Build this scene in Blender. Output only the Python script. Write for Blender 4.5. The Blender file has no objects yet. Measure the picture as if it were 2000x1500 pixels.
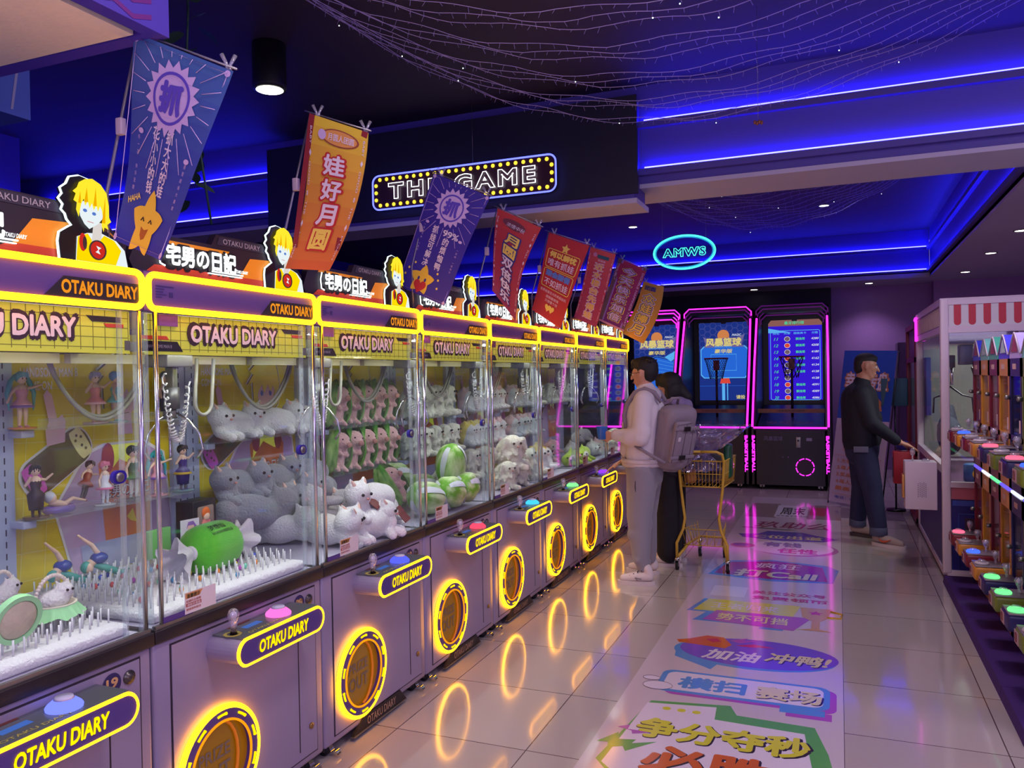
import bpy, bmesh, math, random
from mathutils import Vector, Matrix, Euler
from mathutils.geometry import tessellate_polygon
R = math.radians
PI = math.pi
SC = bpy.context.scene
COL = SC.collection
random.seed(7)

# ---------------------------------------------------------------- camera, world, lights, exposure
cam_d = bpy.data.cameras.new('camera')
cam_d.sensor_width = 36.0
cam_d.lens = 36.0 * 1566.0 / 2000.0
cam_d.clip_start = 0.05
cam_d.clip_end = 100
cam = bpy.data.objects.new('camera', cam_d)
COL.objects.link(cam)
_r = Vector((0.92592801, 0.37724517, -0.01853089))
_d = Vector((-0.01326341, -0.01655621, -0.99977496))
_f = Vector((-0.37746708, 0.92596543, -0.0103263))
cam.matrix_world = Matrix(((_r.x, -_d.x, -_f.x, 0), (_r.y, -_d.y, -_f.y, 0), (_r.z, -_d.z, -_f.z, 1.6), (0, 0, 0, 1)))
SC.camera = cam
SC.view_settings.view_transform = 'Standard'
SC.view_settings.look = 'None'
SC.view_settings.gamma = 1
SC.view_settings.exposure = 0.0
SC.view_settings.use_curve_mapping = False
SC.cycles.use_denoising = True
SC.cycles.max_bounces = 10
SC.cycles.diffuse_bounces = 3
SC.cycles.glossy_bounces = 4
SC.cycles.transmission_bounces = 4
SC.cycles.transparent_max_bounces = 48
SC.cycles.sample_clamp_indirect = 4.0
SC.cycles.caustics_reflective = False
SC.cycles.caustics_refractive = False

world = bpy.data.worlds.new('arcade_glow')
SC.world = world
world.use_nodes = True
world.node_tree.nodes['Background'].inputs[0].default_value = (0.27, 0.20, 0.60, 1)
world.node_tree.nodes['Background'].inputs[1].default_value = 0.85


def lamp(name, kind, loc, energy, color, size=0.1, rot=(0, 0, 0), parent=None, sy=None, spot=None, blend=0.5):
    d = bpy.data.lights.new(name, kind)
    d.energy = energy
    d.color = color
    if kind == 'AREA':
        d.size = size
        if sy:
            d.shape = 'RECTANGLE'
            d.size_y = sy
    elif kind == 'SPOT':
        d.shadow_soft_size = size
        d.spot_size = spot or R(80)
        d.spot_blend = blend
    else:
        d.shadow_soft_size = size
    o = bpy.data.objects.new(name, d)
    o.location = loc
    o.rotation_euler = rot
    COL.objects.link(o)
    if parent:
        o.parent = parent
    return o


# the rest of the arcade behind the camera: lamps over the other aisles
lamp('hall_lamp', 'AREA', (1.2, -2.5, 2.7), 66, (0.74, 0.62, 1.0), 3.0, (R(50), 0, R(8)), sy=1.6)
lamp('hall_lamp', 'AREA', (3.2, 2.5, 2.8), 36, (0.80, 0.6, 1.0), 2.0, (0, R(48), 0), sy=2.5)


lamp('unseen_aisle_light', 'AREA', (-0.2, 1.6, 3.55), 42, (1.0, 0.82, 0.84), 0.5)
lamp('unseen_aisle_light', 'AREA', (1.9, 3.6, 3.55), 20, (0.95, 0.78, 0.95), 0.5)
lamp('canopy_fill_light', 'AREA', (-0.9, 0.4, 1.2), 9.0, (1.0, 0.8, 0.62), 0.6, (R(150), 0, R(40)))  # added warm fill aimed up at the canopy, no lamp stands there

# ---------------------------------------------------------------- materials
def lin(c):
    out = []
    for v in c[:3]:
        v = v / 255.0
        out.append(v / 12.92 if v <= 0.04045 else ((v + 0.055) / 1.055) ** 2.4)
    return out


_M = {}


def mat(name, rgb=(200, 200, 200), rough=0.5, metal=0.0, es=0.0, ec=None, bump=0.0, ns=40.0, var=0.0, kind=None, coat=0.0, sub=0.0, spec=None):
    if name in _M:
        return _M[name]
    m = bpy.data.materials.new(name)
    _M[name] = m
    m.use_nodes = True
    nt = m.node_tree
    b = nt.nodes['Principled BSDF']
    c = lin(rgb) + [1]
    b.inputs['Base Color'].default_value = c
    b.inputs['Roughness'].default_value = rough
    b.inputs['Metallic'].default_value = metal
    if spec is not None:
        b.inputs['Specular IOR Level'].default_value = spec
    if coat:
        b.inputs['Coat Weight'].default_value = coat
        b.inputs['Coat Roughness'].default_value = 0.08
    if sub:
        b.inputs['Sheen Weight'].default_value = sub
    if es:
        b.inputs['Emission Color'].default_value = lin(ec or rgb) + [1]
        b.inputs['Emission Strength'].default_value = es
    if var or bump:
        tc = nt.nodes.new('ShaderNodeTexCoord')
        nz = nt.nodes.new('ShaderNodeTexNoise')
        nz.inputs['Scale'].default_value = ns
        nz.inputs['Detail'].default_value = 4
        nt.links.new(tc.outputs['Object'], nz.inputs['Vector'])
        if var:
            mx = nt.nodes.new('ShaderNodeMix')
            mx.data_type = 'RGBA'
            k = 1 - var
            mx.inputs['A'].default_value = (c[0] * k, c[1] * k, c[2] * k, 1)
            mx.inputs['B'].default_value = (min(1, c[0] * (1 + var)), min(1, c[1] * (1 + var)), min(1, c[2] * (1 + var)), 1)
            nt.links.new(nz.outputs['Fac'], mx.inputs['Factor'])
            nt.links.new(mx.outputs['Result'], b.inputs['Base Color'])
        if bump:
            bp = nt.nodes.new('ShaderNodeBump')
            bp.inputs['Strength'].default_value = bump
            bp.inputs['Distance'].default_value = 0.01
            nt.links.new(nz.outputs['Fac'], bp.inputs['Height'])
            nt.links.new(bp.outputs['Normal'], b.inputs['Normal'])
    return m


def glow(name, rgb, es):
    if name in _M:
        return _M[name]
    m = bpy.data.materials.new(name)
    _M[name] = m
    m.use_nodes = True
    nt = m.node_tree
    nt.nodes.remove(nt.nodes['Principled BSDF'])
    e = nt.nodes.new('ShaderNodeEmission')
    e.inputs[0].default_value = list(rgb) + [1]
    e.inputs[1].default_value = es
    nt.links.new(e.outputs[0], nt.nodes['Material Output'].inputs[0])
    return m


def glassy(name, tint=(0.97, 0.98, 0.985), rough=0.03, fres=1.0, haze=0.0, hz=(0.8, 0.8, 0.85)):
    if name in _M:
        return _M[name]
    m = bpy.data.materials.new(name)
    _M[name] = m
    m.use_nodes = True
    nt = m.node_tree
    nt.nodes.remove(nt.nodes['Principled BSDF'])
    t = nt.nodes.new('ShaderNodeBsdfTransparent')
    t.inputs[0].default_value = list(tint) + [1]
    g = nt.nodes.new('ShaderNodeBsdfGlossy')
    g.inputs['Roughness'].default_value = rough
    g.inputs['Color'].default_value = (1, 1, 1, 1)
    lw = nt.nodes.new('ShaderNodeLayerWeight')
    lw.inputs['Blend'].default_value = 0.5
    pw = nt.nodes.new('ShaderNodeMath')
    pw.operation = 'POWER'
    pw.inputs[1].default_value = 5.0
    nt.links.new(lw.outputs['Facing'], pw.inputs[0])
    fr = nt.nodes.new('ShaderNodeMath')
    fr.operation = 'MULTIPLY_ADD'
    fr.inputs[1].default_value = 0.6
    fr.inputs[2].default_value = 0.035
    nt.links.new(pw.outputs[0], fr.inputs[0])
    ml = nt.nodes.new('ShaderNodeMath')
    ml.operation = 'MULTIPLY'
    ml.inputs[1].default_value = fres
    nt.links.new(fr.outputs[0], ml.inputs[0])
    mx = nt.nodes.new('ShaderNodeMixShader')
    nt.links.new(ml.outputs[0], mx.inputs[0])
    if haze:
        d = nt.nodes.new('ShaderNodeBsdfDiffuse')
        d.inputs[0].default_value = list(hz) + [1]
        h = nt.nodes.new('ShaderNodeMixShader')
        h.inputs[0].default_value = haze
        nt.links.new(t.outputs[0], h.inputs[1])
        nt.links.new(d.outputs[0], h.inputs[2])
        nt.links.new(h.outputs[0], mx.inputs[1])
    else:
        nt.links.new(t.outputs[0], mx.inputs[1])
    nt.links.new(g.outputs[0], mx.inputs[2])
    nt.links.new(mx.outputs[0], nt.nodes['Material Output'].inputs[0])
    return m


# ---------------------------------------------------------------- mesh tools
def frame(o, u=(1, 0, 0), v=(0, 1, 0)):
    o, u, v = Vector(o), Vector(u), Vector(v)
    n = u.cross(v)
    return lambda a, b, c=0.0: o + u * a + v * b + n * c


ID = frame((0, 0, 0))
FX = lambda x, y=0, z=0: frame((x, y, z), (0, 1, 0), (0, 0, 1))      # panel facing +x: (a,b) = (y,z)
FY = lambda y, x=0, z=0: frame((x, y, z), (1, 0, 0), (0, 0, 1))      # panel facing -y: (a,b) = (x,z)
FNX = lambda x, y=0, z=0: frame((x, y, z), (0, -1, 0), (0, 0, 1))    # panel facing -x


class MB:
    def __init__(self):
        self.v, self.f, self.mi, self.sm, self.mats = [], [], [], [], []

    def add(self, vs, fs, m, smooth=False, xf=None):
        if m not in self.mats:
            self.mats.append(m)
        k = self.mats.index(m)
        n = len(self.v)
        if xf:
            vs = [xf(*p) for p in vs]
        self.v += [tuple(p) for p in vs]
        for f in fs:
            self.f.append(tuple(i + n for i in f))
            self.mi.append(k)
            self.sm.append(smooth)
        return self

    def box(self, x0, x1, y0, y1, z0, z1, m, xf=None):
        vs = [(x, y, z) for x in (x0, x1) for y in (y0, y1) for z in (z0, z1)]
        return self.add(vs, [(0, 1, 3, 2), (4, 6, 7, 5), (0, 4, 5, 1), (2, 3, 7, 6), (0, 2, 6, 4), (1, 5, 7, 3)], m, False, xf)

    def rbox(self, x0, x1, y0, y1, z0, z1, r, m, xf=None, seg=3):
        bm = bmesh.new()
        bmesh.ops.create_cube(bm, size=1)
        for v in bm.verts:
            v.co = Vector(((x0 + x1) / 2 + v.co.x * (x1 - x0), (y0 + y1) / 2 + v.co.y * (y1 - y0), (z0 + z1) / 2 + v.co.z * (z1 - z0)))
        bmesh.ops.bevel(bm, geom=bm.edges[:], offset=r, segments=seg, profile=0.5, affect='EDGES')
        bm.verts.index_update()
        vs = [tuple(v.co) for v in bm.verts]
        fs = [[v.index for v in f.verts] for f in bm.faces]
        bm.free()
        return self.add(vs, fs, m, True, xf)

    def poly(self, pts, m, c=0.0, xf=None):
        tri = tessellate_polygon([[Vector((p[0], p[1], 0)) for p in pts]])
        vs = [(p[0], p[1], c) for p in pts]
        fs = []
        for t in tri:
            a, b, d = (Vector(pts[i]) for i in t)
            cr = (b[0] - a[0]) * (d[1] - a[1]) - (b[1] - a[1]) * (d[0] - a[0])
            fs.append(t if cr > 0 else t[::-1])
        return self.add(vs, fs, m, False, xf)

    def prism(self, pts, c0, c1, m, xf=None, side=None):
        self.poly(pts, m, c1, xf)
        n = len(pts)
        area = sum(pts[i][0] * pts[(i + 1) % n][1] - pts[(i + 1) % n][0] * pts[i][1] for i in range(n))
        p = pts if area > 0 else pts[::-1]
        vs = [(a, b, c0) for a, b in p] + [(a, b, c1) for a, b in p]
        fs = [(i, (i + 1) % n, n + (i + 1) % n, n + i) for i in range(n)]
        self.add(vs, fs, side or m, False, xf)
        tri = tessellate_polygon([[Vector((q[0], q[1], 0)) for q in p]])
        bf = []
        for t in tri:
            a, b, d = (Vector(p[i]) for i in t)
            cr = (b[0] - a[0]) * (d[1] - a[1]) - (b[1] - a[1]) * (d[0] - a[0])
            bf.append(t[::-1] if cr > 0 else t)
        self.add([(a, b, c0) for a, b in p], bf, m, False, xf)
        return self

    def ring(self, cx, cy, r0, r1, c0, c1, m, xf=None, n=40, smooth=True, ry=1.0):
        vs = []
        for i in range(n):
            a = 2 * PI * i / n
            x, y = math.cos(a), math.sin(a) * ry
            vs += [(cx + x * r0, cy + y * r0, c0), (cx + x * r1, cy + y * r1, c0), (cx + x * r1, cy + y * r1, c1), (cx + x * r0, cy + y * r0, c1)]
        fs = []
        for i in range(n):
            a, b = 4 * i, 4 * ((i + 1) % n)
            for k in range(4):
                l = (k + 1) % 4
                fs.append((a + k, a + l, b + l, b + k))
        return self.add(vs, fs, m, False, xf)

    def tube(self, pts, r, m, closed=False, n=8, smooth=True, xf=None, caps=True):
        P = [Vector(xf(*p)) if xf else Vector(p) for p in pts]
        if len(P) < 2:
            return self
        N = len(P)
        rs = r if isinstance(r, (list, tuple)) else [r] * N
        T = []
        for i in range(N):
            a = P[i - 1] if (i > 0 or closed) else P[i]
            b = P[(i + 1) % N] if (i < N - 1 or closed) else P[i]
            t = (b - a)
            T.append(t.normalized() if t.length > 1e-9 else Vector((0, 0, 1)))
        up = Vector((0, 0, 1)) if abs(T[0].z) < 0.9 else Vector((1, 0, 0))
        nrm = (up - T[0] * up.dot(T[0])).normalized()
        vs = []
        for i in range(N):
            nrm = (nrm - T[i] * nrm.dot(T[i]))
            nrm = nrm.normalized() if nrm.length > 1e-6 else T[i].orthogonal().normalized()
            bi = T[i].cross(nrm)
            for k in range(n):
                a = 2 * PI * k / n
                vs.append(P[i] + (nrm * math.cos(a) + bi * math.sin(a)) * rs[i])
        fs = []
        for i in range(N if closed else N - 1):
            j = (i + 1) % N
            for k in range(n):
                l = (k + 1) % n
                fs.append((i * n + k, i * n + l, j * n + l, j * n + k))
        if caps and not closed:
            fs.append(tuple(range(n))[::-1])
            fs.append(tuple((N - 1) * n + k for k in range(n)))
        return self.add(vs, fs, m, smooth)

    def cyl(self, p, q, r, m, r2=None, n=16, xf=None):
        return self.tube([p, q], [r, r if r2 is None else r2], m, n=n, xf=xf)

    def ell(self, c, r, m, rot=None, seg=16, rings=10, xf=None):
        if not isinstance(r, (tuple, list)):
            r = (r, r, r)
        Mx = Euler(rot).to_matrix() if rot else None
        vs, fs = [], []
        for i in range(rings + 1):
            th = PI * i / rings
            for k in range(seg):
                ph = 2 * PI * k / seg
                p = Vector((r[0] * math.sin(th) * math.cos(ph), r[1] * math.sin(th) * math.sin(ph), r[2] * math.cos(th)))
                if Mx:
                    p = Mx @ p
                vs.append(p + Vector(c))
        for i in range(rings):
            for k in range(seg):
                l = (k + 1) % seg
                fs.append((i * seg + k, (i + 1) * seg + k, (i + 1) * seg + l, i * seg + l))
        return self.add([tuple(v) for v in vs], fs, m, True, xf)

    def cap(self, p, q, r1, r2, m, seg=12, xf=None):
        p, q = Vector(p), Vector(q)
        L = (q - p).length
        if L < 1e-6:
            return self.ell(p, r1, m, seg=seg, xf=xf)
        t = (q - p) / L
        pts, rs = [], []
        for i in range(5):
            a = PI / 2 * (1 - i / 4)
            pts.append(p - t * r1 * math.sin(a))
            rs.append(max(1e-4, r1 * math.cos(a)))
        for i in range(5):
            a = PI / 2 * (i / 4)
            pts.append(q + t * r2 * math.sin(a))
            rs.append(max(1e-4, r2 * math.cos(a)))
        return self.tube([tuple(x) for x in pts], rs, m, n=seg, xf=xf, caps=True)

    def lathe(self, prof, m, n=20, xf=None, o=(0, 0, 0)):
        vs, fs = [], []
        for r_, z_ in prof:
            for k in range(n):
                a = 2 * PI * k / n
                vs.append((o[0] + r_ * math.cos(a), o[1] + r_ * math.sin(a), o[2] + z_))
        for i in range(len(prof) - 1):
            for k in range(n):
                l = (k + 1) % n
                fs.append((i * n + k, i * n + l, (i + 1) * n + l, (i + 1) * n + k))
        if prof[0][0] > 1e-4:
            fs.append(tuple(range(n))[::-1])
        if prof[-1][0] > 1e-4:
            fs.append(tuple((len(prof) - 1) * n + k for k in range(n)))
        return self.add(vs, fs, m, True, xf)

    def grid(self, fn, nu, nv, m, smooth=True, two=False):
        vs = [tuple(fn(i / nu, j / nv)) for i in range(nu + 1) for j in range(nv + 1)]
        fs = [(i * (nv + 1) + j, (i + 1) * (nv + 1) + j, (i + 1) * (nv + 1) + j + 1, i * (nv + 1) + j + 1) for i in range(nu) for j in range(nv)]
        return self.add(vs, fs, m, smooth)

    def text(self, s, m, xf, cx=0, cy=0, w=None, h=None, c=0.0, bold=0.0, shear=0.0, outline=0.0, rot=0.0, space=1.0):
        vs, fs, W, H = glyphs(s, bold if outline else 0.0, shear, outline, space)
        if not vs:
            return self
        if h is None:
            h = H * w / W
        if w is None:
            w = W * h / H
        sx, sy = w / W, h / H
        ca, sa = math.cos(rot), math.sin(rot)
        b = 0.0 if outline else bold * 0.75
        if b:
            sx, sy = w / (W + 2 * b), h / (H + 2 * b)
        offs = [(0, 0)]
        if b:
            nd = 4 if b <= 0.02 else 8
            offs = [(b * math.cos(2 * PI * i / nd + PI / 4), b * math.sin(2 * PI * i / nd + PI / 4)) for i in range(nd)]
            if b > 0.08:
                offs += [(x * 0.5, y * 0.5) for x, y in offs]
        for ko, (ox, oy) in enumerate(offs):
            out = []
            for x, y, z in vs:
                X, Y = (x + ox) * sx, (y + oy) * sy
                out.append((cx + X * ca - Y * sa, cy + X * sa + Y * ca, c + z * min(sx, sy) + ko * 1.6e-5))
            self.add(out, fs, m, False, xf)
        return self

    def build(self, name, parent=None, loc=None, rot=None):
        me = bpy.data.meshes.new(name)
        me.from_pydata(self.v, [], self.f)
        for mm in self.mats:
            me.materials.append(mm)
        me.polygons.foreach_set('material_index', self.mi)
        me.polygons.foreach_set('use_smooth', self.sm)
        me.update()
        o = bpy.data.objects.new(name, me)
        COL.objects.link(o)
        if parent:
            o.parent = parent
        if loc is not None:
            o.location = loc
        if rot is not None:
            o.rotation_euler = rot
        return o


_G = {}


def glyphs(s, bold=0.0, shear=0.0, outline=0.0, space=1.0):
    key = (s, bold, shear, outline, space)
    if key in _G:
        return _G[key]
    cu = bpy.data.curves.new('lettering', 'FONT')
    cu.body = s
    cu.size = 1.0
    cu.align_x = 'CENTER'
    cu.align_y = 'CENTER'
    cu.resolution_u = 3
    cu.offset = bold
    cu.shear = shear
    cu.space_character = space
    if outline:
        cu.fill_mode = 'NONE'
        cu.bevel_depth = outline
        cu.bevel_resolution = 1
    else:
        cu.fill_mode = 'FRONT'
    o = bpy.data.objects.new('lettering', cu)
    COL.objects.link(o)
    dg = bpy.context.evaluated_depsgraph_get()
    me = bpy.data.meshes.new_from_object(o.evaluated_get(dg))
    vs = [tuple(v.co) for v in me.vertices]
    fs = [tuple(p.vertices) for p in me.polygons]
    bpy.data.objects.remove(o)
    bpy.data.curves.remove(cu)
    bpy.data.meshes.remove(me)
    if vs:
        x0, x1 = min(v[0] for v in vs), max(v[0] for v in vs)
        y0, y1 = min(v[1] for v in vs), max(v[1] for v in vs)
        mx, my = (x0 + x1) / 2, (y0 + y1) / 2
        vs = [(v[0] - mx, v[1] - my, v[2]) for v in vs]
        if not outline:
            up = []
            for f in fs:
                a, b, c = vs[f[0]], vs[f[1]], vs[f[2]]
                cr = (b[0] - a[0]) * (c[1] - a[1]) - (b[1] - a[1]) * (c[0] - a[0])
                up.append(f if cr >= 0 else f[::-1])
            fs = up
        r = (vs, fs, max(x1 - x0, 1e-3), max(y1 - y0, 1e-3))
    else:
        r = ([], [], 1, 1)
    _G[key] = r
    return r


def fused(mb, voxel, it=6, fac=0.5):
    """One continuous surface from overlapping volumes; returns (verts, faces)."""
    o = mb.build('shape')
    md = o.modifiers.new('r', 'REMESH')
    md.mode = 'VOXEL'
    md.voxel_size = voxel
    if it:
        sm = o.modifiers.new('s', 'SMOOTH')
        sm.factor = fac
        sm.iterations = it
    dg = bpy.context.evaluated_depsgraph_get()
    me = bpy.data.meshes.new_from_object(o.evaluated_get(dg))
    vs = [tuple(v.co) for v in me.vertices]
    fs = [tuple(p.vertices) for p in me.polygons]
    d = o.data
    bpy.data.objects.remove(o)
    bpy.data.meshes.remove(d)
    bpy.data.meshes.remove(me)
    return vs, fs


def rrect(a0, a1, b0, b1, r, n=6):
    out = []
    for (cx, cy, s) in ((a1 - r, b1 - r, 0), (a0 + r, b1 - r, 90), (a0 + r, b0 + r, 180), (a1 - r, b0 + r, 270)):
        for i in range(n + 1):
            a = R(s + 90 * i / n)
            out.append((cx + r * math.cos(a), cy + r * math.sin(a)))
    return out


def circ(cx, cy, r, n=32, ry=None):
    return [(cx + r * math.cos(2 * PI * i / n), cy + (ry or r) * math.sin(2 * PI * i / n)) for i in range(n)]


def p3(pts, c=0.0):
    return [(a, b, c) for a, b in pts]


def star(cx, cy, r, r2=None, n=5, rot=90):
    r2 = r2 or r * 0.5
    return [(cx + (r if i % 2 == 0 else r2) * math.cos(R(rot + 180 * i / n)), cy + (r if i % 2 == 0 else r2) * math.sin(R(rot + 180 * i / n))) for i in range(2 * n)]


# ---------------------------------------------------------------- naming
def tag(o, label, cat, group=None, kind=None):
    o['label'] = label
    o['category'] = cat
    if group:
        o['group'] = group
    if kind:
        o['kind'] = kind
    return o


def thing(name, label, cat, loc=(0, 0, 0), rz=0.0, group=None):
    o = bpy.data.objects.new(name, None)
    COL.objects.link(o)
    o.location = loc
    o.rotation_euler = (0, 0, rz)
    o.empty_display_size = 0.05
    return tag(o, label, cat, group)


def struct(name, mb, label=None):
    o = mb.build(name)
    o['kind'] = 'structure'
    if label:
        o['label'] = label
    return o


def kids(o):
    return [c for c in o.children]


def copy_tree(o, parent=None):
    c = o.copy()
    COL.objects.link(c)
    if parent:
        c.parent = parent
    for ch in kids(o):
        copy_tree(ch, c)
    return c


def clone(root, label, loc, rz=0.0, group=None, rot=None, scale=None):
    c = copy_tree(root)
    c.location = loc
    c.rotation_euler = rot if rot is not None else (0, 0, rz)
    if scale:
        c.scale = (scale, scale, scale) if not isinstance(scale, (tuple, list)) else scale
    c['label'] = label
    if group:
        c['group'] = group
    return c


def swap(o, m, slot=0):
    o.material_slots[slot].link = 'OBJECT'
    o.material_slots[slot].material = m

# ================================================================ SETTING
navy = mat('navy_ceiling_paint', (62, 50, 58), 0.7, bump=0.05, ns=60)
white_p = mat('white_ceiling_paint', (190, 184, 205), 0.6, bump=0.03, ns=60)
fascia_p = mat('fascia_paint', (84, 70, 160), 0.55, bump=0.03, ns=50)
dark_panel = mat('dark_panel_paint', (30, 26, 46), 0.5, bump=0.03, ns=50)
wall_p = mat('wall_paint', (166, 124, 190), 0.7, bump=0.06, ns=30, var=0.06)
led_blue = glow('blue_led', (0.02, 0.02, 1.0), 42)

# floor: polished tiles
fm = bpy.data.materials.new('polished_floor_tile')
fm.use_nodes = True
nt = fm.node_tree
b = nt.nodes['Principled BSDF']
tc = nt.nodes.new('ShaderNodeTexCoord')
mp = nt.nodes.new('ShaderNodeMapping')
mp.inputs['Location'].default_value = (0.0, -0.02, 0)
br = nt.nodes.new('ShaderNodeTexBrick')
br.offset = 0.0
br.inputs['Scale'].default_value = 1.0
br.inputs['Brick Width'].default_value = 0.629
br.inputs['Row Height'].default_value = 0.629
br.inputs['Mortar Size'].default_value = 0.0028
br.inputs['Mortar Smooth'].default_value = 0.2
br.inputs['Bias'].default_value = 0.0
br.inputs['Color1'].default_value = lin((176, 166, 166)) + [1]
br.inputs['Color2'].default_value = lin((186, 176, 174)) + [1]
br.inputs['Mortar'].default_value = lin((84, 66, 74)) + [1]
nz = nt.nodes.new('ShaderNodeTexNoise')
nz.inputs['Scale'].default_value = 1.3
nz.inputs['Detail'].default_value = 5
rr = nt.nodes.new('ShaderNodeMapRange')
rr.inputs['To Min'].default_value = 0.07
rr.inputs['To Max'].default_value = 0.17
nt.links.new(tc.outputs['Object'], mp.inputs[0])
nt.links.new(mp.outputs[0], br.inputs[0])
nt.links.new(tc.outputs['Object'], nz.inputs[0])
nt.links.new(nz.outputs['Fac'], rr.inputs['Value'])
nt.links.new(rr.outputs[0], b.inputs['Roughness'])
nt.links.new(br.outputs['Color'], b.inputs['Base Color'])
b.inputs['Specular IOR Level'].default_value = 0.7
b.inputs['Coat Weight'].default_value = 0.3
b.inputs['Coat Roughness'].default_value = 0.05

m = MB(); m.box(-8, 3.6, -1.5, 14.2, -0.06, 0, fm); struct('floor', m)
m = MB(); m.box(-8, 3.6, 0.2, 14.2, 3.62, 3.7, navy); struct('ceiling', m)
# beam across the room with two light coves, and the lowered ceiling round the far recess
YB = 5.6


def cove(mb, x0, x1, y, side=-1):
    """Fascia facing -y (side=-1) with two stepped ledges."""
    s = side
    mb.box(x0, x1, min(y, y - s * 0.5), max(y, y - s * 0.5), 2.93, 3.62, fascia_p)
    for z in (3.01, 3.34):
        mb.box(x0, x1, min(y, y + s * 0.045), max(y, y + s * 0.045), z - 0.025, z, fascia_p)
        mb.box(x0, x1, min(y + s * 0.035, y + s * 0.045), max(y + s * 0.035, y + s * 0.045), z, z + 0.02, fascia_p)


m = MB(); cove(m, -7.9, 3.5, YB); struct('beam_front', m)
m = MB(); m.box(-7.9, 3.5, YB - 0.01, YB + 0.52, 2.90, 2.93, white_p); struct('trim_1', m)
m = MB(); m.box(-4.35, -1.28, 5.42, YB + 0.15, 2.80, 3.5, fascia_p)
m.box(-4.35, -1.25, 5.40, 5.425, 2.83, 3.5, dark_panel)
m.box(-4.35, -1.26, 5.41, 5.78, 2.765, 2.80, white_p)
struct('beam_sign_box', m)
m = MB(); m.box(1.24, 3.5, 6.1, 14.0, 2.92, 3.0, white_p)
m.box(-7.9, 1.24, 13.05, 14.0, 2.92, 3.0, white_p); struct('ceiling_lowered', m)
m = MB()
m.box(1.24, 1.4, 6.1, 13.05, 2.95, 3.62, fascia_p)
for z in (3.01, 3.34):
    m.box(1.195, 1.24, 6.1, 13.05, z - 0.025, z, fascia_p)
    m.box(1.195, 1.205, 6.1, 13.05, z, z + 0.02, fascia_p)
struct('beam_right', m)
m = MB()
m.box(-7.9, 1.24, 13.1, 13.3, 2.95, 3.62, fascia_p)
for z in (3.01, 3.34):
    m.box(-7.9, 1.24, 13.05, 13.1, z - 0.025, z, fascia_p)
    m.box(-7.9, 1.24, 13.05, 13.06, z, z + 0.02, fascia_p)
struct('beam_far', m)


def led(label, p, q, r=0.011):
    mb = MB(); mb.tube([p, q], r, led_blue, n=6)
    o = mb.build('led_strip')
    return tag(o, label, 'light strip', 'blue LED strips in the ceiling coves')


led('upper blue LED strip along the near ceiling beam', (-1.24, YB - 0.02, 3.365), (3.4, YB - 0.02, 3.365))
led('lower blue LED strip along the near ceiling beam', (-1.24, YB - 0.02, 3.035), (3.4, YB - 0.02, 3.035))
led('upper blue LED strip left of the sign panel', (-7.2, YB - 0.02, 3.365), (-4.42, YB - 0.02, 3.365))
led('lower blue LED strip left of the sign panel', (-7.2, YB - 0.02, 3.035), (-4.42, YB - 0.02, 3.035))
led('upper blue LED strip on the far side of the far ceiling recess', (-6.4, 13.08, 3.365), (1.2, 13.08, 3.365))
led('lower blue LED strip on the far side of the far ceiling recess', (-6.4, 13.08, 3.035), (1.2, 13.08, 3.035))
led('upper blue LED strip on the right side of the far ceiling recess', (1.22, 6.15, 3.365), (1.22, 13.05, 3.365))
led('lower blue LED strip on the right side of the far ceiling recess', (1.22, 6.15, 3.035), (1.22, 13.05, 3.035))
# side soffit further left (seen as a blue band at the left edge)
m = MB(); m.box(-7.9, -6.2, 0.5, 4.6, 2.92, 3.62, fascia_p); struct('beam_left', m)
led('blue LED strip at the left end of the room above the machines', (-6.16, 1.0, 3.04), (-6.16, 4.55, 3.04))

m = MB(); m.box(-8, 1.35, 14.0, 14.15, 0, 3.0, wall_p); m.box(1.35, 3.6, 13.7, 14.15, 0, 3.0, wall_p); struct('wall_back', m)
m = MB(); m.box(3.45, 3.6, -1.5, 14.15, 0, 3.62, wall_p); struct('wall_right', m)
m = MB(); m.box(-8.1, -7.9, -1.5, 14.15, 0, 3.62, mat('dark_wall', (60, 50, 110), 0.8, bump=0.05)); struct('wall_left', m)
m = MB(); m.box(-8, -0.1, 13.9, 14.0, 0, 2.92, mat('black_wall', (26, 20, 40), 0.6, bump=0.05)); struct('trim_2', m)

# ---- downlights
lens_w = glow('lamp_lens', (1.0, 0.97, 0.82), 9.0)
rim_d = mat('lamp_rim', (70, 66, 74), 0.4, 0.3)


def downlight(x, y, z, label, r=0.055, e=42.0):
    t = thing('ceiling_downlight', label, 'ceiling light', (x, y, z), 0, 'recessed downlights')
    a = MB(); a.ring(0, 0, r, r + 0.014, -0.006, 0.0, rim_d, n=28); a.build('rim', t)
    a = MB(); a.poly(circ(0, 0, r, 28), lens_w, 0.0, frame((0, 0, -0.004), (1, 0, 0), (0, -1, 0))); a.build('lens', t)
    lamp('downlight_beam', 'SPOT', (0, 0, -0.02), e, (0.86, 0.66, 1.0), 0.13, (0, 0, 0), t, spot=R(115), blend=0.8)
    return t


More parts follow.
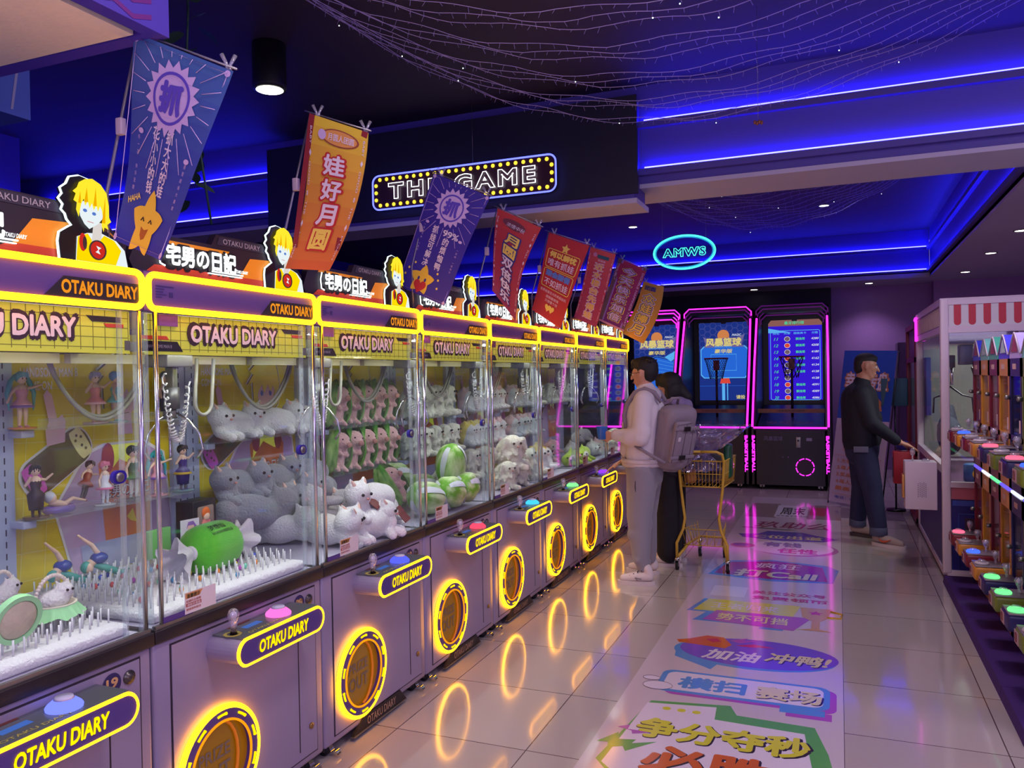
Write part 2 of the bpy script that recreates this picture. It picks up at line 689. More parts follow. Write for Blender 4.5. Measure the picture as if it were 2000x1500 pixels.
downlight(0.45, 13.5, 2.92, 'recessed downlight above the roll-up banner by the back wall')
downlight(1.64, 12.66, 2.92, 'recessed downlight furthest along the right-hand ceiling')
downlight(1.65, 10.72, 2.92, 'recessed downlight over the red and white striped machine, middle of the right ceiling row')
downlight(1.66, 9.1, 2.92, 'recessed downlight nearest on the right-hand ceiling, at the picture edge')
downlight(-1.25, 13.5, 2.92, 'recessed downlight above the gap between the basketball machines')
downlight(-0.14, 10.6, 3.62, 'small downlight in the far recess, lower of the two by the fairy lights')
downlight(0.06, 9.26, 3.62, 'downlight in the far recess just below the near beam')
downlight(-2.6, 10.9, 3.62, 'downlight in the far recess left of the green oval neon')
t = thing('surface_downlight', 'big black cylinder downlight hanging from the dark ceiling', 'ceiling light', (-3.15, 3.95, 3.35))
a = MB(); a.lathe([(0.098, 0.0), (0.1, 0.02), (0.1, 0.27), (0.0, 0.27)], mat('black_lamp_can', (24, 22, 28), 0.5, bump=0.05), 32)
a.build('housing', t)
a = MB(); a.poly(circ(0, 0, 0.08, 32), lens_w, 0.0, frame((0, 0, -0.004), (1, 0, 0), (0, -1, 0))); a.build("lens", t)
lamp('downlight_beam', 'SPOT', (0, 0, -0.01), 25, (1.0, 0.9, 0.8), 0.08, (0, 0, 0), t, spot=R(110), blend=0.8)

# ================================================================ CLAW MACHINES
lilac = mat('lilac_enamel', (150, 140, 172), 0.42, 0.15, bump=0.02, ns=300)
purple = mat('purple_panel', (84, 60, 132), 0.45, bump=0.02, ns=80)
blackp = mat('black_plate', (30, 24, 30), 0.45, bump=0.03, ns=80)
gap_m = mat('dark_gap', (40, 30, 44), 0.7)
neon_o = glow('amber_neon', (1.0, 0.385, 0.004), 10.5)
neon_o2 = glow('amber_inner_neon', (1.0, 0.30, 0.006), 1.3)
neon_y = glow('yellow_letters', (1.0, 0.66, 0.0), 1.5)
neon_dim = glow('orange_letters', (1.0, 0.33, 0.02), 0.9)
neon_w = glow('white_letters', (0.93, 1.0, 1.0), 2.2)
chrome = mat('chrome', (215, 215, 215), 0.18, 1.0, bump=0.01)
steel = mat('grey_steel', (140, 138, 135), 0.35, 0.8, bump=0.02)
rubber = mat('black_rubber', (28, 26, 30), 0.7, bump=0.05)
glass = glassy('clear_glass', haze=0.008)
glass_side = glassy('side_glass', fres=0.5, haze=0.004)
acryl = glassy('clear_acrylic', (0.95, 0.98, 0.98), fres=1.6, haze=0.05)
acryl_e = glassy('acrylic_edge', (0.9, 0.95, 0.96), fres=1.5, haze=0.14, hz=(0.85, 0.92, 0.95))
crystal = glassy('crystal_plastic', (0.92, 0.92, 0.98), 0.1, fres=2.5, haze=0.18, hz=(0.9, 0.88, 1.0))
postw = mat('pale_blue_post', (188, 196, 222), 0.45, 0.1, bump=0.02)
poster_y = mat('poster_yellow', (238, 212, 10), 0.5, bump=0.01, var=0.04, ns=3)
poster_l = mat('poster_yellow_line', (244, 232, 120), 0.5)
lime = mat('valance_lime', (208, 210, 66), 0.5, es=0.28, var=0.03, ns=6)  # emission added to act as the tube light shining through the print
olive = mat('valance_line', (140, 140, 40), 0.5)
pinkish = mat('letter_pale_pink', (236, 206, 206), 0.5, es=0.22)
maroon = mat('letter_dark_outline', (58, 32, 40), 0.5)
beige = mat('beige_rail', (232, 222, 190), 0.4, bump=0.01)
grey_l = mat('grey_letters', (168, 160, 170), 0.5)
red_o = mat('board_red', (196, 62, 34), 0.5, es=0.25, bump=0.02)  # small glow added to the red print colour
amber_b = mat('board_amber', (214, 130, 24), 0.5, es=0.35, var=0.1, ns=8)  # emission added to the amber print as if lit from behind
board_d = mat('board_dark', (38, 26, 42), 0.5, bump=0.02)
plush_w = mat('white_fleece', (238, 238, 242), 0.95, bump=0.9, ns=90, sub=0.4)

W = 0.885
Y0 = [1.0 + W * k for k in range(8)]
MX = -2.0
ORD = ['nearest', 'second', 'third', 'fourth', 'fifth', 'sixth', 'seventh', 'eighth and last']
FR = FX(0.0)


def hero_poster(mb, F, w, z0, z1):
    """Yellow back-panel print with a cartoon young man; drawn flat in the panel's own mesh."""
    c = 0.002
    mb.box(0, w, z0, z1, -0.004, 0, poster_y, xf=F)
    for i in range(9):
        x = 0.03 + i * 0.095
        mb.poly([(x, z0 + 0.02), (x + 0.003, z0 + 0.02), (x + 0.07, z1 - 0.02), (x + 0.067, z1 - 0.02)][:4], poster_l, c, F) if x + 0.07 < w else None
    for i in range(9):
        z = z0 + 0.06 + i * 0.1
        mb.poly([(0.01, z), (w - 0.01, z - 0.03), (w - 0.01, z - 0.027), (0.01, z + 0.003)], poster_l, c, F)
    wht = mat('poster_white', (245, 243, 235), 0.5)
    mb.text('HANDSOME MAN 8', wht, F, 0.17, z1 - 0.155, w=0.235, h=0.034, c=0.004, bold=0.015)
    mb.text('COME ON', wht, F, 0.115, z1 - 0.205, w=0.125, h=0.034, c=0.004, bold=0.015)
    hair, skin = mat('poster_hair', (250, 222, 60), 0.5), mat('poster_skin', (236, 186, 205), 0.5)
    lil, ink = mat('poster_lilac', (200, 172, 208), 0.5), mat('poster_ink', (70, 40, 70), 0.5)
    org, rd = mat('poster_orange', (222, 116, 30), 0.5), mat('poster_red', (170, 50, 70), 0.5)
    cx, hz = 0.50, z1 - 0.24
    # jacket, shirt
    mb.poly([(cx - 0.25, z0 + 0.02), (cx - 0.33, z0 + 0.30), (cx - 0.19, z0 + 0.50), (cx - 0.10, z0 + 0.53), (cx + 0.10, z0 + 0.53), (cx + 0.21, z0 + 0.47), (cx + 0.27, z0 + 0.02)], wht, 0.003, F)
    mb.poly([(cx - 0.24, z0 + 0.02), (cx - 0.32, z0 + 0.30), (cx - 0.18, z0 + 0.49), (cx - 0.09, z0 + 0.52), (cx + 0.09, z0 + 0.52), (cx + 0.20, z0 + 0.46), (cx + 0.26, z0 + 0.02)], lil, 0.0045, F)
    mb.poly([(cx - 0.10, z0 + 0.10), (cx - 0.13, z0 + 0.45), (cx - 0.05, z0 + 0.52), (cx + 0.07, z0 + 0.52), (cx + 0.13, z0 + 0.44), (cx + 0.12, z0 + 0.10)], org, 0.006, F)
    mb.poly([(cx - 0.11, z0 + 0.38), (cx - 0.03, z0 + 0.46), (cx + 0.06, z0 + 0.42), (cx + 0.12, z0 + 0.47), (cx + 0.09, z0 + 0.52), (cx - 0.09, z0 + 0.52)], lime, 0.0065, F)
    for s_ in (-1, 1):
        mb.poly([(cx + s_ * 0.085 + dx, z0 + 0.47 + dz) for dx, dz in circ(0, 0, 0.03, 16, 0.06)], rd, 0.0075, F)
    mb.poly([(cx - 0.20, z0 + 0.02), (cx - 0.22, z0 + 0.14), (cx + 0.20, z0 + 0.14), (cx + 0.24, z0 + 0.02)], mat('poster_trousers', (176, 182, 214), 0.5), 0.007, F)
    mb.text('宅男の日記', ink, F, cx, z0 + 0.335, w=0.245, h=0.06, c=0.0075, bold=0.05)
    mb.text('宅男の日記', wht, F, cx, z0 + 0.335, w=0.235, h=0.052, c=0.0085, bold=0.02)
    mb.text('OTAKU DIARY', wht, F, cx + 0.01, z0 + 0.29, w=0.15, h=0.02, c=0.0085, bold=0.02, shear=0.2)
    mb.poly([(cx, z0 + 0.22), (cx + 0.03, z0 + 0.25), (cx + 0.05, z0 + 0.19), (cx + 0.02, z0 + 0.20)], poster_y, 0.008, F)
    # neck and head
    mb.poly([(cx - 0.035, hz - 0.17), (cx + 0.04, hz - 0.17), (cx + 0.03, hz - 0.06), (cx - 0.03, hz - 0.06)], skin, 0.007, F)
    mb.poly([(cx - 0.075, hz + 0.02), (cx - 0.06, hz - 0.07), (cx - 0.01, hz - 0.125), (cx + 0.05, hz - 0.07), (cx + 0.07, hz + 0.02)], skin, 0.0085, F)
    mop = [(cx - 0.10, hz - 0.06), (cx - 0.105, hz + 0.03), (cx - 0.145, hz + 0.02), (cx - 0.10, hz + 0.07), (cx - 0.125, hz + 0.09), (cx - 0.05, hz + 0.15), (cx + 0.0, hz + 0.175), (cx + 0.01, hz + 0.155), (cx + 0.08, hz + 0.12), (cx + 0.105, hz + 0.03), (cx + 0.09, hz - 0.08), (cx + 0.07, hz - 0.1), (cx + 0.065, hz - 0.01),
           (cx + 0.05, hz + 0.015), (cx + 0.035, hz - 0.02), (cx + 0.01, hz + 0.02), (cx - 0.015, hz - 0.025), (cx - 0.035, hz + 0.02), (cx - 0.06, hz - 0.015), (cx - 0.075, hz - 0.05)]
    mb.poly([(cx + (x - cx) * 1.07, hz + (z - hz) * 1.07) for x, z in mop], wht, 0.0075, F)
    mb.poly([(cx + (x - cx) * 1.02, hz + (z - hz) * 1.03) for x, z in mop], ink, 0.009, F)
    mb.poly([(cx + (x - cx) * 0.98, hz + (z - hz) * 0.98) for x, z in mop], hair, 0.010, F)
    for ex in (-0.035, 0.03):
        mb.poly(circ(cx + ex, hz - 0.025, 0.011, 14, 0.015), mat('poster_eye', (70, 90, 190), 0.5), 0.0095, F)
    mb.tube([(cx - 0.02, hz - 0.085, 0.011), (cx + 0.02, hz - 0.082, 0.011)], 0.0015, ink, xf=F, n=4)
    # raised hand with a pointing finger, and a handheld game case
    hx, h2 = 0.19, z0 + 0.60
    mb.poly([(hx - 0.045, h2 - 0.06), (hx - 0.05, h2), (hx - 0.035, h2 + 0.03), (hx - 0.055, h2 + 0.13), (hx - 0.04, h2 + 0.15), (hx - 0.02, h2 + 0.13), (hx + 0.0, h2 + 0.04), (hx + 0.02, h2 + 0.055), (hx + 0.035, h2 + 0.03), (hx + 0.03, h2 - 0.05)], skin, 0.0115, F)
    cse = rrect(-0.155, 0.155, -0.07, 0.07, 0.06)
    rt = lambda p, a=R(32): (hx + 0.0 + p[0] * math.cos(a) - p[1] * math.sin(a), h2 - 0.12 + p[0] * math.sin(a) + p[1] * math.cos(a))
    mb.poly([rt((p[0] * 1.06, p[1] * 1.1)) for p in cse], wht, 0.0055, F)
    mb.poly([rt(p) for p in cse], mat('poster_case', (84, 76, 52), 0.5), 0.0105, F)
    mb.poly([rt((p[0] * 0.2 - 0.115, p[1] * 0.86)) for p in cse], mat('poster_pink', (214, 90, 190), 0.5), 0.0112, F)
    mb.poly([rt((p[0] * 0.2 + 0.115, p[1] * 0.86)) for p in cse], mat('poster_cream', (240, 232, 160), 0.5), 0.0112, F)
    for sx_ in (-0.115, 0.115):
        for dx, dz in ((0, 0.035), (0.014, 0.02), (-0.014, 0.02), (0, -0.01), (0.008, -0.03)):
            mb.poly([rt((sx_ + dx + q[0], dz + q[1])) for q in circ(0, 0, 0.006, 8)], mat('poster_case', (84, 76, 52), 0.5), 0.0118, F)


def youth_bust(parent, s0, z0, h):
    """Backlit cut-out of a fair-haired youth in a yellow vest with red headphones."""
    k = h / 0.245
    F = lambda a, b, c=0.0: FR(s0 + a * k, z0 + b * k, -0.045 + c)
    outl = [(0.0, 0.0), (-0.005, 0.05), (0.0, 0.075), (0.03, 0.095), (0.04, 0.10), (0.025, 0.115), (0.02, 0.13), (0.008, 0.14), (0.014, 0.155), (0.0, 0.17), (0.012, 0.185), (0.006, 0.20), (0.025, 0.215), (0.035, 0.235), (0.065, 0.245), (0.10, 0.24), (0.13, 0.22), (0.152, 0.19), (0.156, 0.15), (0.148, 0.10), (0.17, 0.09), (0.21, 0.065), (0.232, 0.0)]
    mb = MB()
    mb.prism([(a, b) for a, b in outl], -0.02, 0.0, mat('cutout_black', (14, 10, 12), 0.4), F)
    mb.tube([(a - 0.003, b, -0.004) for a, b in outl[:18]], 0.0035 * k, glow('cutout_edge_glow', (0.75, 0.95, 1.0), 2.0), n=5, xf=F)
    o = mb.build('cutout_backing', parent)
    e_y = glow('cutout_yellow', (1.0, 0.72, 0.0), 1.0)
    e_hair = glow('cutout_hair', (1.0, 0.80, 0.03), 1.05)
    e_hs = glow('cutout_hair_shade', (1.0, 0.48, 0.0), 0.9)
    e_sk = glow('cutout_skin', (0.86, 0.95, 0.98), 0.95)
    e_bl = glow('cutout_eye', (0.12, 0.25, 0.75), 0.8)
    e_rd = glow('cutout_red', (0.75, 0.03, 0.02), 0.8)
    e_dk = mat('cutout_grey', (60, 50, 50), 0.4)
    mb = MB()
    mb.poly([(0.045, 0.002), (0.05, 0.07), (0.085, 0.085), (0.135, 0.09), (0.185, 0.075), (0.215, 0.05), (0.225, 0.002)], e_sk, 0.002, F)
    mb.poly([(0.045, 0.002), (0.052, 0.07), (0.085, 0.083), (0.11, 0.05), (0.14, 0.085), (0.175, 0.075), (0.2, 0.048), (0.18, 0.002)], e_y, 0.004, F)
    mb.poly([(0.096, 0.055), (0.104, 0.12), (0.134, 0.12), (0.13, 0.075), (0.115, 0.05)], glow('cutout_neck', (0.85, 0.78, 0.74), 0.85), 0.005, F)
    mb.poly([(0.055, 0.17), (0.058, 0.13), (0.072, 0.108), (0.088, 0.096), (0.118, 0.115), (0.14, 0.14), (0.142, 0.19)], e_sk, 0.007, F)
    hair = [(0.052, 0.125), (0.044, 0.145), (0.047, 0.165), (0.036, 0.17), (0.044, 0.19), (0.034, 0.195), (0.048, 0.208), (0.055, 0.224), (0.075, 0.237), (0.1, 0.243), (0.128, 0.232), (0.148, 0.21), (0.155, 0.175), (0.155, 0.14), (0.162, 0.128), (0.148, 0.118), (0.152, 0.104), (0.138, 0.108), (0.135, 0.094), (0.128, 0.112), (0.133, 0.14), (0.130, 0.158), (0.124, 0.168), (0.117, 0.15), (0.112, 0.17), (0.103, 0.152), (0.097, 0.172), (0.089, 0.156), (0.083, 0.176), (0.074, 0.16), (0.07, 0.18), (0.062, 0.165), (0.058, 0.15)]
    mb.poly(hair, e_hair, 0.009, F)
    for q in ([(0.07, 0.17), (0.08, 0.215), (0.083, 0.172)], [(0.1, 0.165), (0.11, 0.22), (0.112, 0.165)], [(0.128, 0.12), (0.142, 0.2), (0.14, 0.12)], [(0.05, 0.165), (0.058, 0.2), (0.06, 0.165)]):
        mb.poly(q, e_hs, 0.0105, F)
    for ex, ez in ((0.073, 0.147), (0.103, 0.142)):
        mb.poly(circ(ex, ez, 0.007, 12, 0.005), e_bl, 0.0095, F)
    mb.tube([(0.08, 0.117, 0.01), (0.1, 0.115, 0.01)], 0.0008, e_rd, n=4, xf=F)
    mb.build('cutout_portrait', parent)
    mb = MB()
    mb.poly(circ(0.063, 0.055, 0.012, 20, 0.026), e_rd, 0.010, F)
    mb.poly(circ(0.068, 0.053, 0.007, 20, 0.019), e_dk, 0.012, F)
    mb.poly(circ(0.112, 0.038, 0.027, 24), e_rd, 0.010, F)
    mb.ring(0.112, 0.038, 0.025, 0.029, 0.009, 0.012, e_dk, F, 24)
    mb.poly([(0.105, 0.05), (0.122, 0.045), (0.112, 0.038), (0.12, 0.026), (0.103, 0.031), (0.112, 0.038)][:3], e_sk, 0.013, F)
    mb.poly([(0.112, 0.039), (0.119, 0.026), (0.102, 0.031)], e_sk, 0.013, F)
    mb.build('headphones', parent)


def pill(x0, x1, zc, r, n=12):
    out = []
    for i in range(n + 1):
        a = R(-90 + 180 * i / n)
        out.append((x1 - r + r * math.cos(a), zc + r * math.sin(a)))
    for i in range(n + 1):
        a = R(90 + 180 * i / n)
        out.append((x0 + r + r * math.cos(a), zc + r * math.sin(a)))
    return out


def make_claw_machine():
    t = thing('claw_machine', '', 'claw machine', (MX, Y0[0], 0), 0, 'row of eight lilac claw machines')
    e = 0.004
    # base cabinet
    m = MB(); m.rbox(-0.74, 0.0, e, W - e, 0.052, 0.778, 0.014, lilac)
    m.build('base_cabinet', t)
    # front door
    m = MB()
    m.box(0.068, 0.836, 0.083, 0.760, 0.0, 0.0015, gap_m, xf=FR)
    m.box(0.074, 0.83, 0.089, 0.754, 0.0, 0.004, lilac, xf=FR)
    m.box(0.715, 0.72, 0.12, 0.6, 0.004, 0.005, gap_m, xf=FR)
    d = m.build('front_door', t)
    m = MB(); m.lathe([(0.012, 0.0), (0.012, 0.006), (0.004, 0.008), (0.0, 0.008)], mat('brass_lock', (150, 120, 70), 0.4, 0.7), 16, xf=frame((0.004, 0.79, 0.2), (0, 1, 0), (0, 0, 1)))
    m.build('lower_lock', d)
    m = MB(); m.lathe([(0.021, 0.0), (0.021, 0.004), (0.013, 0.005), (0.013, 0.010), (0.0, 0.010)], mat('lock_grey', (80, 76, 80), 0.35, 0.6), 20, xf=frame((0.004, 0.79, 0.712), (0, 1, 0), (0, 0, 1)))
    m.build('upper_lock', d)
    # counter band
    m = MB(); m.rbox(-0.745, 0.014, 0.0015, W - 0.0015, 0.778, 0.82, 0.004, blackp)
    m.box(-0.01, 0.006, 0.01, W - 0.01, 0.82, 0.832, steel)
    m.build('counter_band', t)
    # prize window
    pc, pz = 0.268, 0.289
    pw = MB(); pw.ring(pc, pz, 0.144, 0.186, 0.0, 0.024, purple, FR, 48)
    pwo = pw.build('prize_window', t)
    m = MB(); m.tube(p3(circ(pc, pz, 0.186, 56), 0.017), 0.0100, neon_o, True, 8, xf=FR)
    m.build('outer_neon_ring', pwo)
    m = MB(); m.tube(p3(circ(pc, pz, 0.142, 56), 0.026), 0.0045, neon_o2, True, 6, xf=FR)
    m.build('inner_neon_ring', pwo)
    for i in range(10):
        m = MB()
        a = R(90 - 36 * i)
        pts = []
        for da in (-7, -3.5, 0, 3.5, 7):
            pts.append((pc + 0.165 * math.cos(a + R(da)), pz + 0.165 * math.sin(a + R(da)), 0.027))
        m.tube(pts, [0.006, 0.0045, 0.0045, 0.0045, 0.0045], neon_y, n=6, xf=FR)
        m.build('arrow_light', pwo)
    m = MB()
    m.poly(circ(pc, pz, 0.145, 40), mat('amber_flap', (120, 84, 8), 0.3, ec=(130, 84, 0), es=0.4), 0.006, FR)
    m.tube([(pc + 0.09 * math.cos(a) + 0.0, pz + 0.14 * math.sin(a), 0.011) for a in [R(-85 + 17 * i) for i in range(11)]], 0.006, mat('flap_rib', (206, 120, 30), 0.4, ec=(206, 110, 10), es=0.25), n=6, xf=FR)
    fl = m.build('prize_flap', pwo)
    m = MB()
    gl = mat('flap_letters', (120, 104, 92), 0.5)
    m.text('PRIZE', gl, FR, pc - 0.02, pz + 0.035, w=0.15, h=0.045, c=0.0085, bold=0.03)
    m.text('OUT', gl, FR, pc - 0.02, pz - 0.035, w=0.15, h=0.06, c=0.0085, bold=0.03)
    m.build('flap_lettering', pwo)
    # number disc
    m = MB(); m.poly(circ(0.728, 0.712, 0.033, 28), mat('number_disc', (44, 34, 92), 0.4), 0.0055, FR); m.build('number_disc', t)
    # bottom plate
    m = MB(); m.prism([(0.205, 0.024), (0.285, 0.083), (0.61, 0.083), (0.665, 0.024)], -0.01, 0.006, blackp, FR)
    m.box(0.205, 0.665, 0.018, 0.024, -0.01, 0.01, steel, xf=FR)
    m.text('OTAKU DIARY', mat('plate_letters', (168, 136, 110), 0.5), FR, 0.44, 0.053, w=0.25, h=0.036, c=0.007, bold=0.02)
    m.build('bottom_plate', t)
    # console
    c0, c1, cz, cr = 0.222, 0.692, 0.686, 0.044
    m = MB(); m.prism(pill(c0, c1, cz, cr), 0.0, 0.14, lilac, FR)
    co = m.build('control_console', t)
    m = MB(); m.box(c0 + 0.03, c1 - 0.02, cz + cr - 0.003, cz + cr + 0.004, 0.006, 0.138, mat('console_top_print', (92, 98, 104), 0.25, bump=0.01), xf=FR)
    yl = mat('console_print_yellow', (176, 164, 80), 0.5)
    F2 = frame((0, 0, cz + cr + 0.0045), (0, 1, 0), (-1, 0, 0))
    m.poly([(0.345, -0.075), (0.43, -0.075), (0.43, -0.045), (0.345, -0.045)], mat('lcd_blue', (60, 110, 190), 0.2, es=0.3), 0.0, F2)
    m.text('OTAKU DIARY', yl, F2, 0.41, -0.112, w=0.2, h=0.016, c=0.0005, bold=0.02)
    m.poly([(0.32, -0.02), (0.43, -0.02), (0.43, 0.0 - 0.006), (0.32, 0.0 - 0.006)], mat('console_print_red', (120, 60, 40), 0.5), 0.0, F2)
    m.ring(0.278, -0.07, 0.02, 0.032, 0.0, 0.001, yl, F2, 8)
    m.build('console_top', co)
    m = MB(); m.prism(pill(c0 + 0.004, c1 - 0.004, cz, cr - 0.004), 0.14, 0.146, purple, FR)
    m.build('console_face', co)
    m = MB(); m.tube(p3(pill(c0, c1, cz, cr), 0.143), 0.0058, neon_o, True, 6, xf=FR); m.build('console_neon', co)
    m = MB(); m.text('OTAKU DIARY', neon_y, FR, (c0 + c1) / 2, cz, w=0.275, h=0.045, c=0.149, bold=0.05, shear=0.12); m.build('console_lettering', co)
    m = MB()
    jx, jy, jz = 0.075, 0.278, cz + cr + 0.003
    m.lathe([(0.0, 0.0), (0.014, 0.0), (0.009, 0.018), (0.012, 0.022)], mat('joystick_stem', (60, 50, 60), 0.3, 0.8), 14, o=(jx, jy, jz))
    m.lathe([(0.011, 0.012), (0.013, 0.04), (0.019, 0.058), (0.0205, 0.07), (0.016, 0.084), (0.008, 0.09), (0.0, 0.091)], crystal, 9, o=(jx, jy, jz))
    m.ell((jx, jy, jz + 0.066), 0.013, mat('joystick_core', (200, 192, 220), 0.3, bump=0.6, ns=200), seg=8, rings=6)
    m.build('joystick', co)
    m = MB(); m.tube([(jy + 0.0 + 0.014 * math.cos(a), jz - cz + 0.0, 0) for a in (0, 1)], 0.001, gap_m) if False else None
    m.lathe([(0.046, 0.0), (0.047, 0.006), (0.043, 0.012), (0.026, 0.026), (0.024, 0.027), (0.0, 0.029)], glow('button_light', (0.16, 0.2, 1.0), 1.6), 28, o=(0.07, 0.52, cz + cr + 0.004))
    bt = m.build('push_button', co)
    m = MB(); m.lathe([(0.026, 0.0), (0.022, 0.006), (0.0, 0.007)], mat('button_cap', (190, 190, 225), 0.2), 24, o=(0.07, 0.52, cz + cr + 0.03)); m.build('button_cap', bt)
    m = MB(); m.rbox(0.575, 0.625, cz - cr - 0.035, cz - cr - 0.004, 0.02, 0.055, 0.004, steel, xf=FR)
    m.tube([(0.6, cz - cr - 0.02, 0.055), (0.63, cz - cr - 0.015, 0.075), (0.62, cz - cr - 0.03, 0.06)], 0.004, chrome, n=6, xf=FR)
    m.build('coin_latch', co)
    # casters
    for (x, y) in ((-0.05, 0.07), (-0.05, W - 0.07), (-0.66, 0.07), (-0.66, W - 0.07)):
        m = MB(); m.cyl((x, y - 0.016, 0.026), (x, y + 0.016, 0.026), 0.026, rubber, n=18)
        m.box(x - 0.014, x + 0.014, y - 0.024, y + 0.024, 0.04, 0.055, steel)
        for s_ in (-1, 1):
            m.box(x - 0.012, x + 0.012, y + s_ * 0.02, y + s_ * 0.023, 0.018, 0.05, steel)
        cs = m.build('caster_wheel', t)
        if x > -0.1:
            m = MB(); m.grid(lambda u, v: (x + 0.028 + 0.045 * u, y - 0.014 + 0.028 * v, 0.045 - 0.035 * u - 0.012 * math.sin(u * 6.0)), 8, 1, chrome)
            m.build('brake_pedal', cs)
    # interior floor tray, back panel with print, posts
    m = MB(); m.box(-0.74, -0.012, 0.02, W - 0.02, 0.79, 0.822, mat('tray_lilac', (196, 190, 214), 0.5, bump=0.02)); m.build('display_floor', t)
    m = MB(); hero_poster(m, FX(-0.735, 0.07), W - 0.14, 0.83, 1.80); m.build('back_panel', t)
    for y in (0.004, W - 0.076):
        m = MB(); m.box(-0.745, -0.71, y, y + 0.072, 0.822, 1.82, postw)
        for i in range(22):
            m.box(-0.7105, -0.7085, y + 0.034, y + 0.038, 0.86 + i * 0.042, 0.882 + i * 0.042, gap_m)
        m.build('back_post', t)
    # glass
    m = MB(); m.box(-0.02, -0.014, 0.055, 0.80, 0.826, 1.82, glass); gd = m.build('glass_door', t)
    m = MB(); m.box(-0.024, -0.008, 0.797, 0.806, 0.826, 1.82, acryl_e); m.build('door_edge', gd)
    m = MB(); m.box(-0.024, -0.008, 0.052, 0.058, 0.826, 1.82, acryl_e); m.build('door_edge', gd)
    m = MB(); m.prism(pill(0.752, 0.802, 1.318, 0.02), -0.012, 0.002, mat('lock_purple', (52, 36, 150), 0.35), FR)
    m.lathe([(0.014, 0.002), (0.014, 0.008), (0.008, 0.01), (0.0, 0.01)], steel, 18, xf=frame((0, 0.774, 1.318), (0, 1, 0), (0, 0, 1)))
    m.build('door_lock', gd)
    for y in (0.003, W - 0.006):
        m = MB(); m.box(-0.735, -0.02, y, y + 0.003, 0.822, 1.82, glass_side); m.build('side_glass', t)
    m = MB(); m.box(-0.02, -0.014, 0.81, W - 0.03, 0.826, 1.82, glass); m.build('fixed_glass', t)
    for y in (0.045, W - 0.018):
        m = MB(); m.cyl((-0.006, y, 0.822), (-0.006, y, 1.822), 0.0075, chrome, n=10); m.build('chrome_post', t)
    for y in (0.008, W - 0.03):
        m = MB(); m.box(-0.022, -0.004, y, y + 0.006, 0.822, 1.82, acryl_e); m.build('corner_post', t)
    # header
    m = MB(); m.rbox(-0.745, 0.0, 0.002, W - 0.002, 1.822, 1.952, 0.008, purple)
    hd = m.build('header_box', t)
    m = MB()
    m.prism([(0.545, 1.845), (0.605, 1.903), (0.862, 1.903), (0.862, 1.845)], 0.0, 0.003, blackp, FR)
    m.build('header_plate', hd)
    m = MB(); m.text('OTAKU DIARY', neon_dim, FR, 0.725, 1.874, w=0.262, h=0.040, c=0.0045, bold=0.05); m.build('header_lettering', hd)
    m = MB(); m.tube(p3(rrect(0.012, W - 0.012, 1.832, 1.94, 0.028), 0.004), 0.0102, neon_o, True, 8, xf=FR); m.build('header_neon', hd)
    m = MB()
    inkp = mat('small_print', (50, 36, 110), 0.6)
    for i, wd in enumerate((0.075, 0.035, 0.03, 0.045, 0.025)):
        m.box(0.045, 0.045 + wd, 1.905 - i * 0.009, 1.9085 - i * 0.009, 0.0, 0.0015, inkp, xf=FR)
    m.box(0.1, 0.116, 1.873, 1.889, 0, 0.0015, inkp, xf=FR)
    m.build('small_print', hd)
    # valance behind the glass
    m = MB()
    FV = FX(-0.032)
    m.box(0.03, W - 0.03, 1.69, 1.82, -0.004, 0, lime, xf=FV)
    for i in range(20):
        m.box(0.05 + i * 0.042, 0.052 + i * 0.042, 1.70, 1.818, 0, 0.001, olive, xf=FV)
    for i in range(4):
        m.box(0.035, W - 0.035, 1.707 + i * 0.03, 1.709 + i * 0.03, 0, 0.001, olive, xf=FV)
    m.prism([(0.012, 1.70), (0.012, 1.733), (0.16, 1.733), (0.185, 1.70)], 0.0, 0.003, blackp, FV)
    m.prism([(0.012, 1.738), (0.012, 1.75), (0.115, 1.75), (0.125, 1.738)], 0.0, 0.003, red_o, FV)
    m.text('HANDSOME MAN 8', grey_l, FV, 0.085, 1.716, w=0.1, h=0.011, c=0.004, bold=0.01)
    m.prism([(0.70, 1.8), (0.72, 1.783), (0.82, 1.783), (0.82, 1.8)], 0.0, 0.003, blackp, FV)
    m.prism([(0.76, 1.779), (0.77, 1.768), (0.83, 1.768), (0.83, 1.779)], 0.0, 0.003, red_o, FV)
    m.text('OTAKU DIARY', maroon, FV, 0.44, 1.762, w=0.475, h=0.084, c=0.003, bold=0.14)
    m.text('OTAKU DIARY', pinkish, FV, 0.44, 1.762, w=0.445, h=0.060, c=0.006, bold=0.05)
    m.prism([(0.075, 1.782), (0.075, 1.82), (0.155, 1.82), (0.155, 1.782)], 0.006, 0.012, mat('purple_tab', (130, 80, 160), 0.5), FV)
    m.build('valance_sign', t)
    # topper
    m = MB()
    FT = FX(-0.06)
    m.prism([(0.02, 1.955), (0.0, 1.99), (0.03, 2.055), (0.07, 2.085), (0.36, 2.085), (0.385, 2.125), (0.64, 2.125), (0.8, 2.09), (0.875, 2.03), (0.868, 1.955)], -0.03, 0.0, board_d, FT)
    m.poly([(0.06, 1.957), (0.1, 1.985), (0.86, 1.985), (0.865, 1.957)], red_o, 0.0015, FT)
    m.poly([(0.50, 1.985), (0.56, 2.06), (0.8, 2.075), (0.865, 2.02), (0.86, 1.985)], amber_b, 0.0015, FT)
    m.poly([(0.10, 2.06), (0.115, 2.072), (0.45, 2.072), (0.44, 2.06)], amber_b, 0.0018, FT)
    m.poly([(0.385, 2.09), (0.40, 2.12), (0.63, 2.12), (0.66, 2.09)], mat('strip_grey', (52, 46, 66), 0.5), 0.0022, FT)
    m.text('OTAKU DIARY', grey_l, FT, 0.515, 2.105, w=0.2, h=0.019, c=0.004, bold=0.015)
    tb = m.build('topper_board', t)
    m = MB()
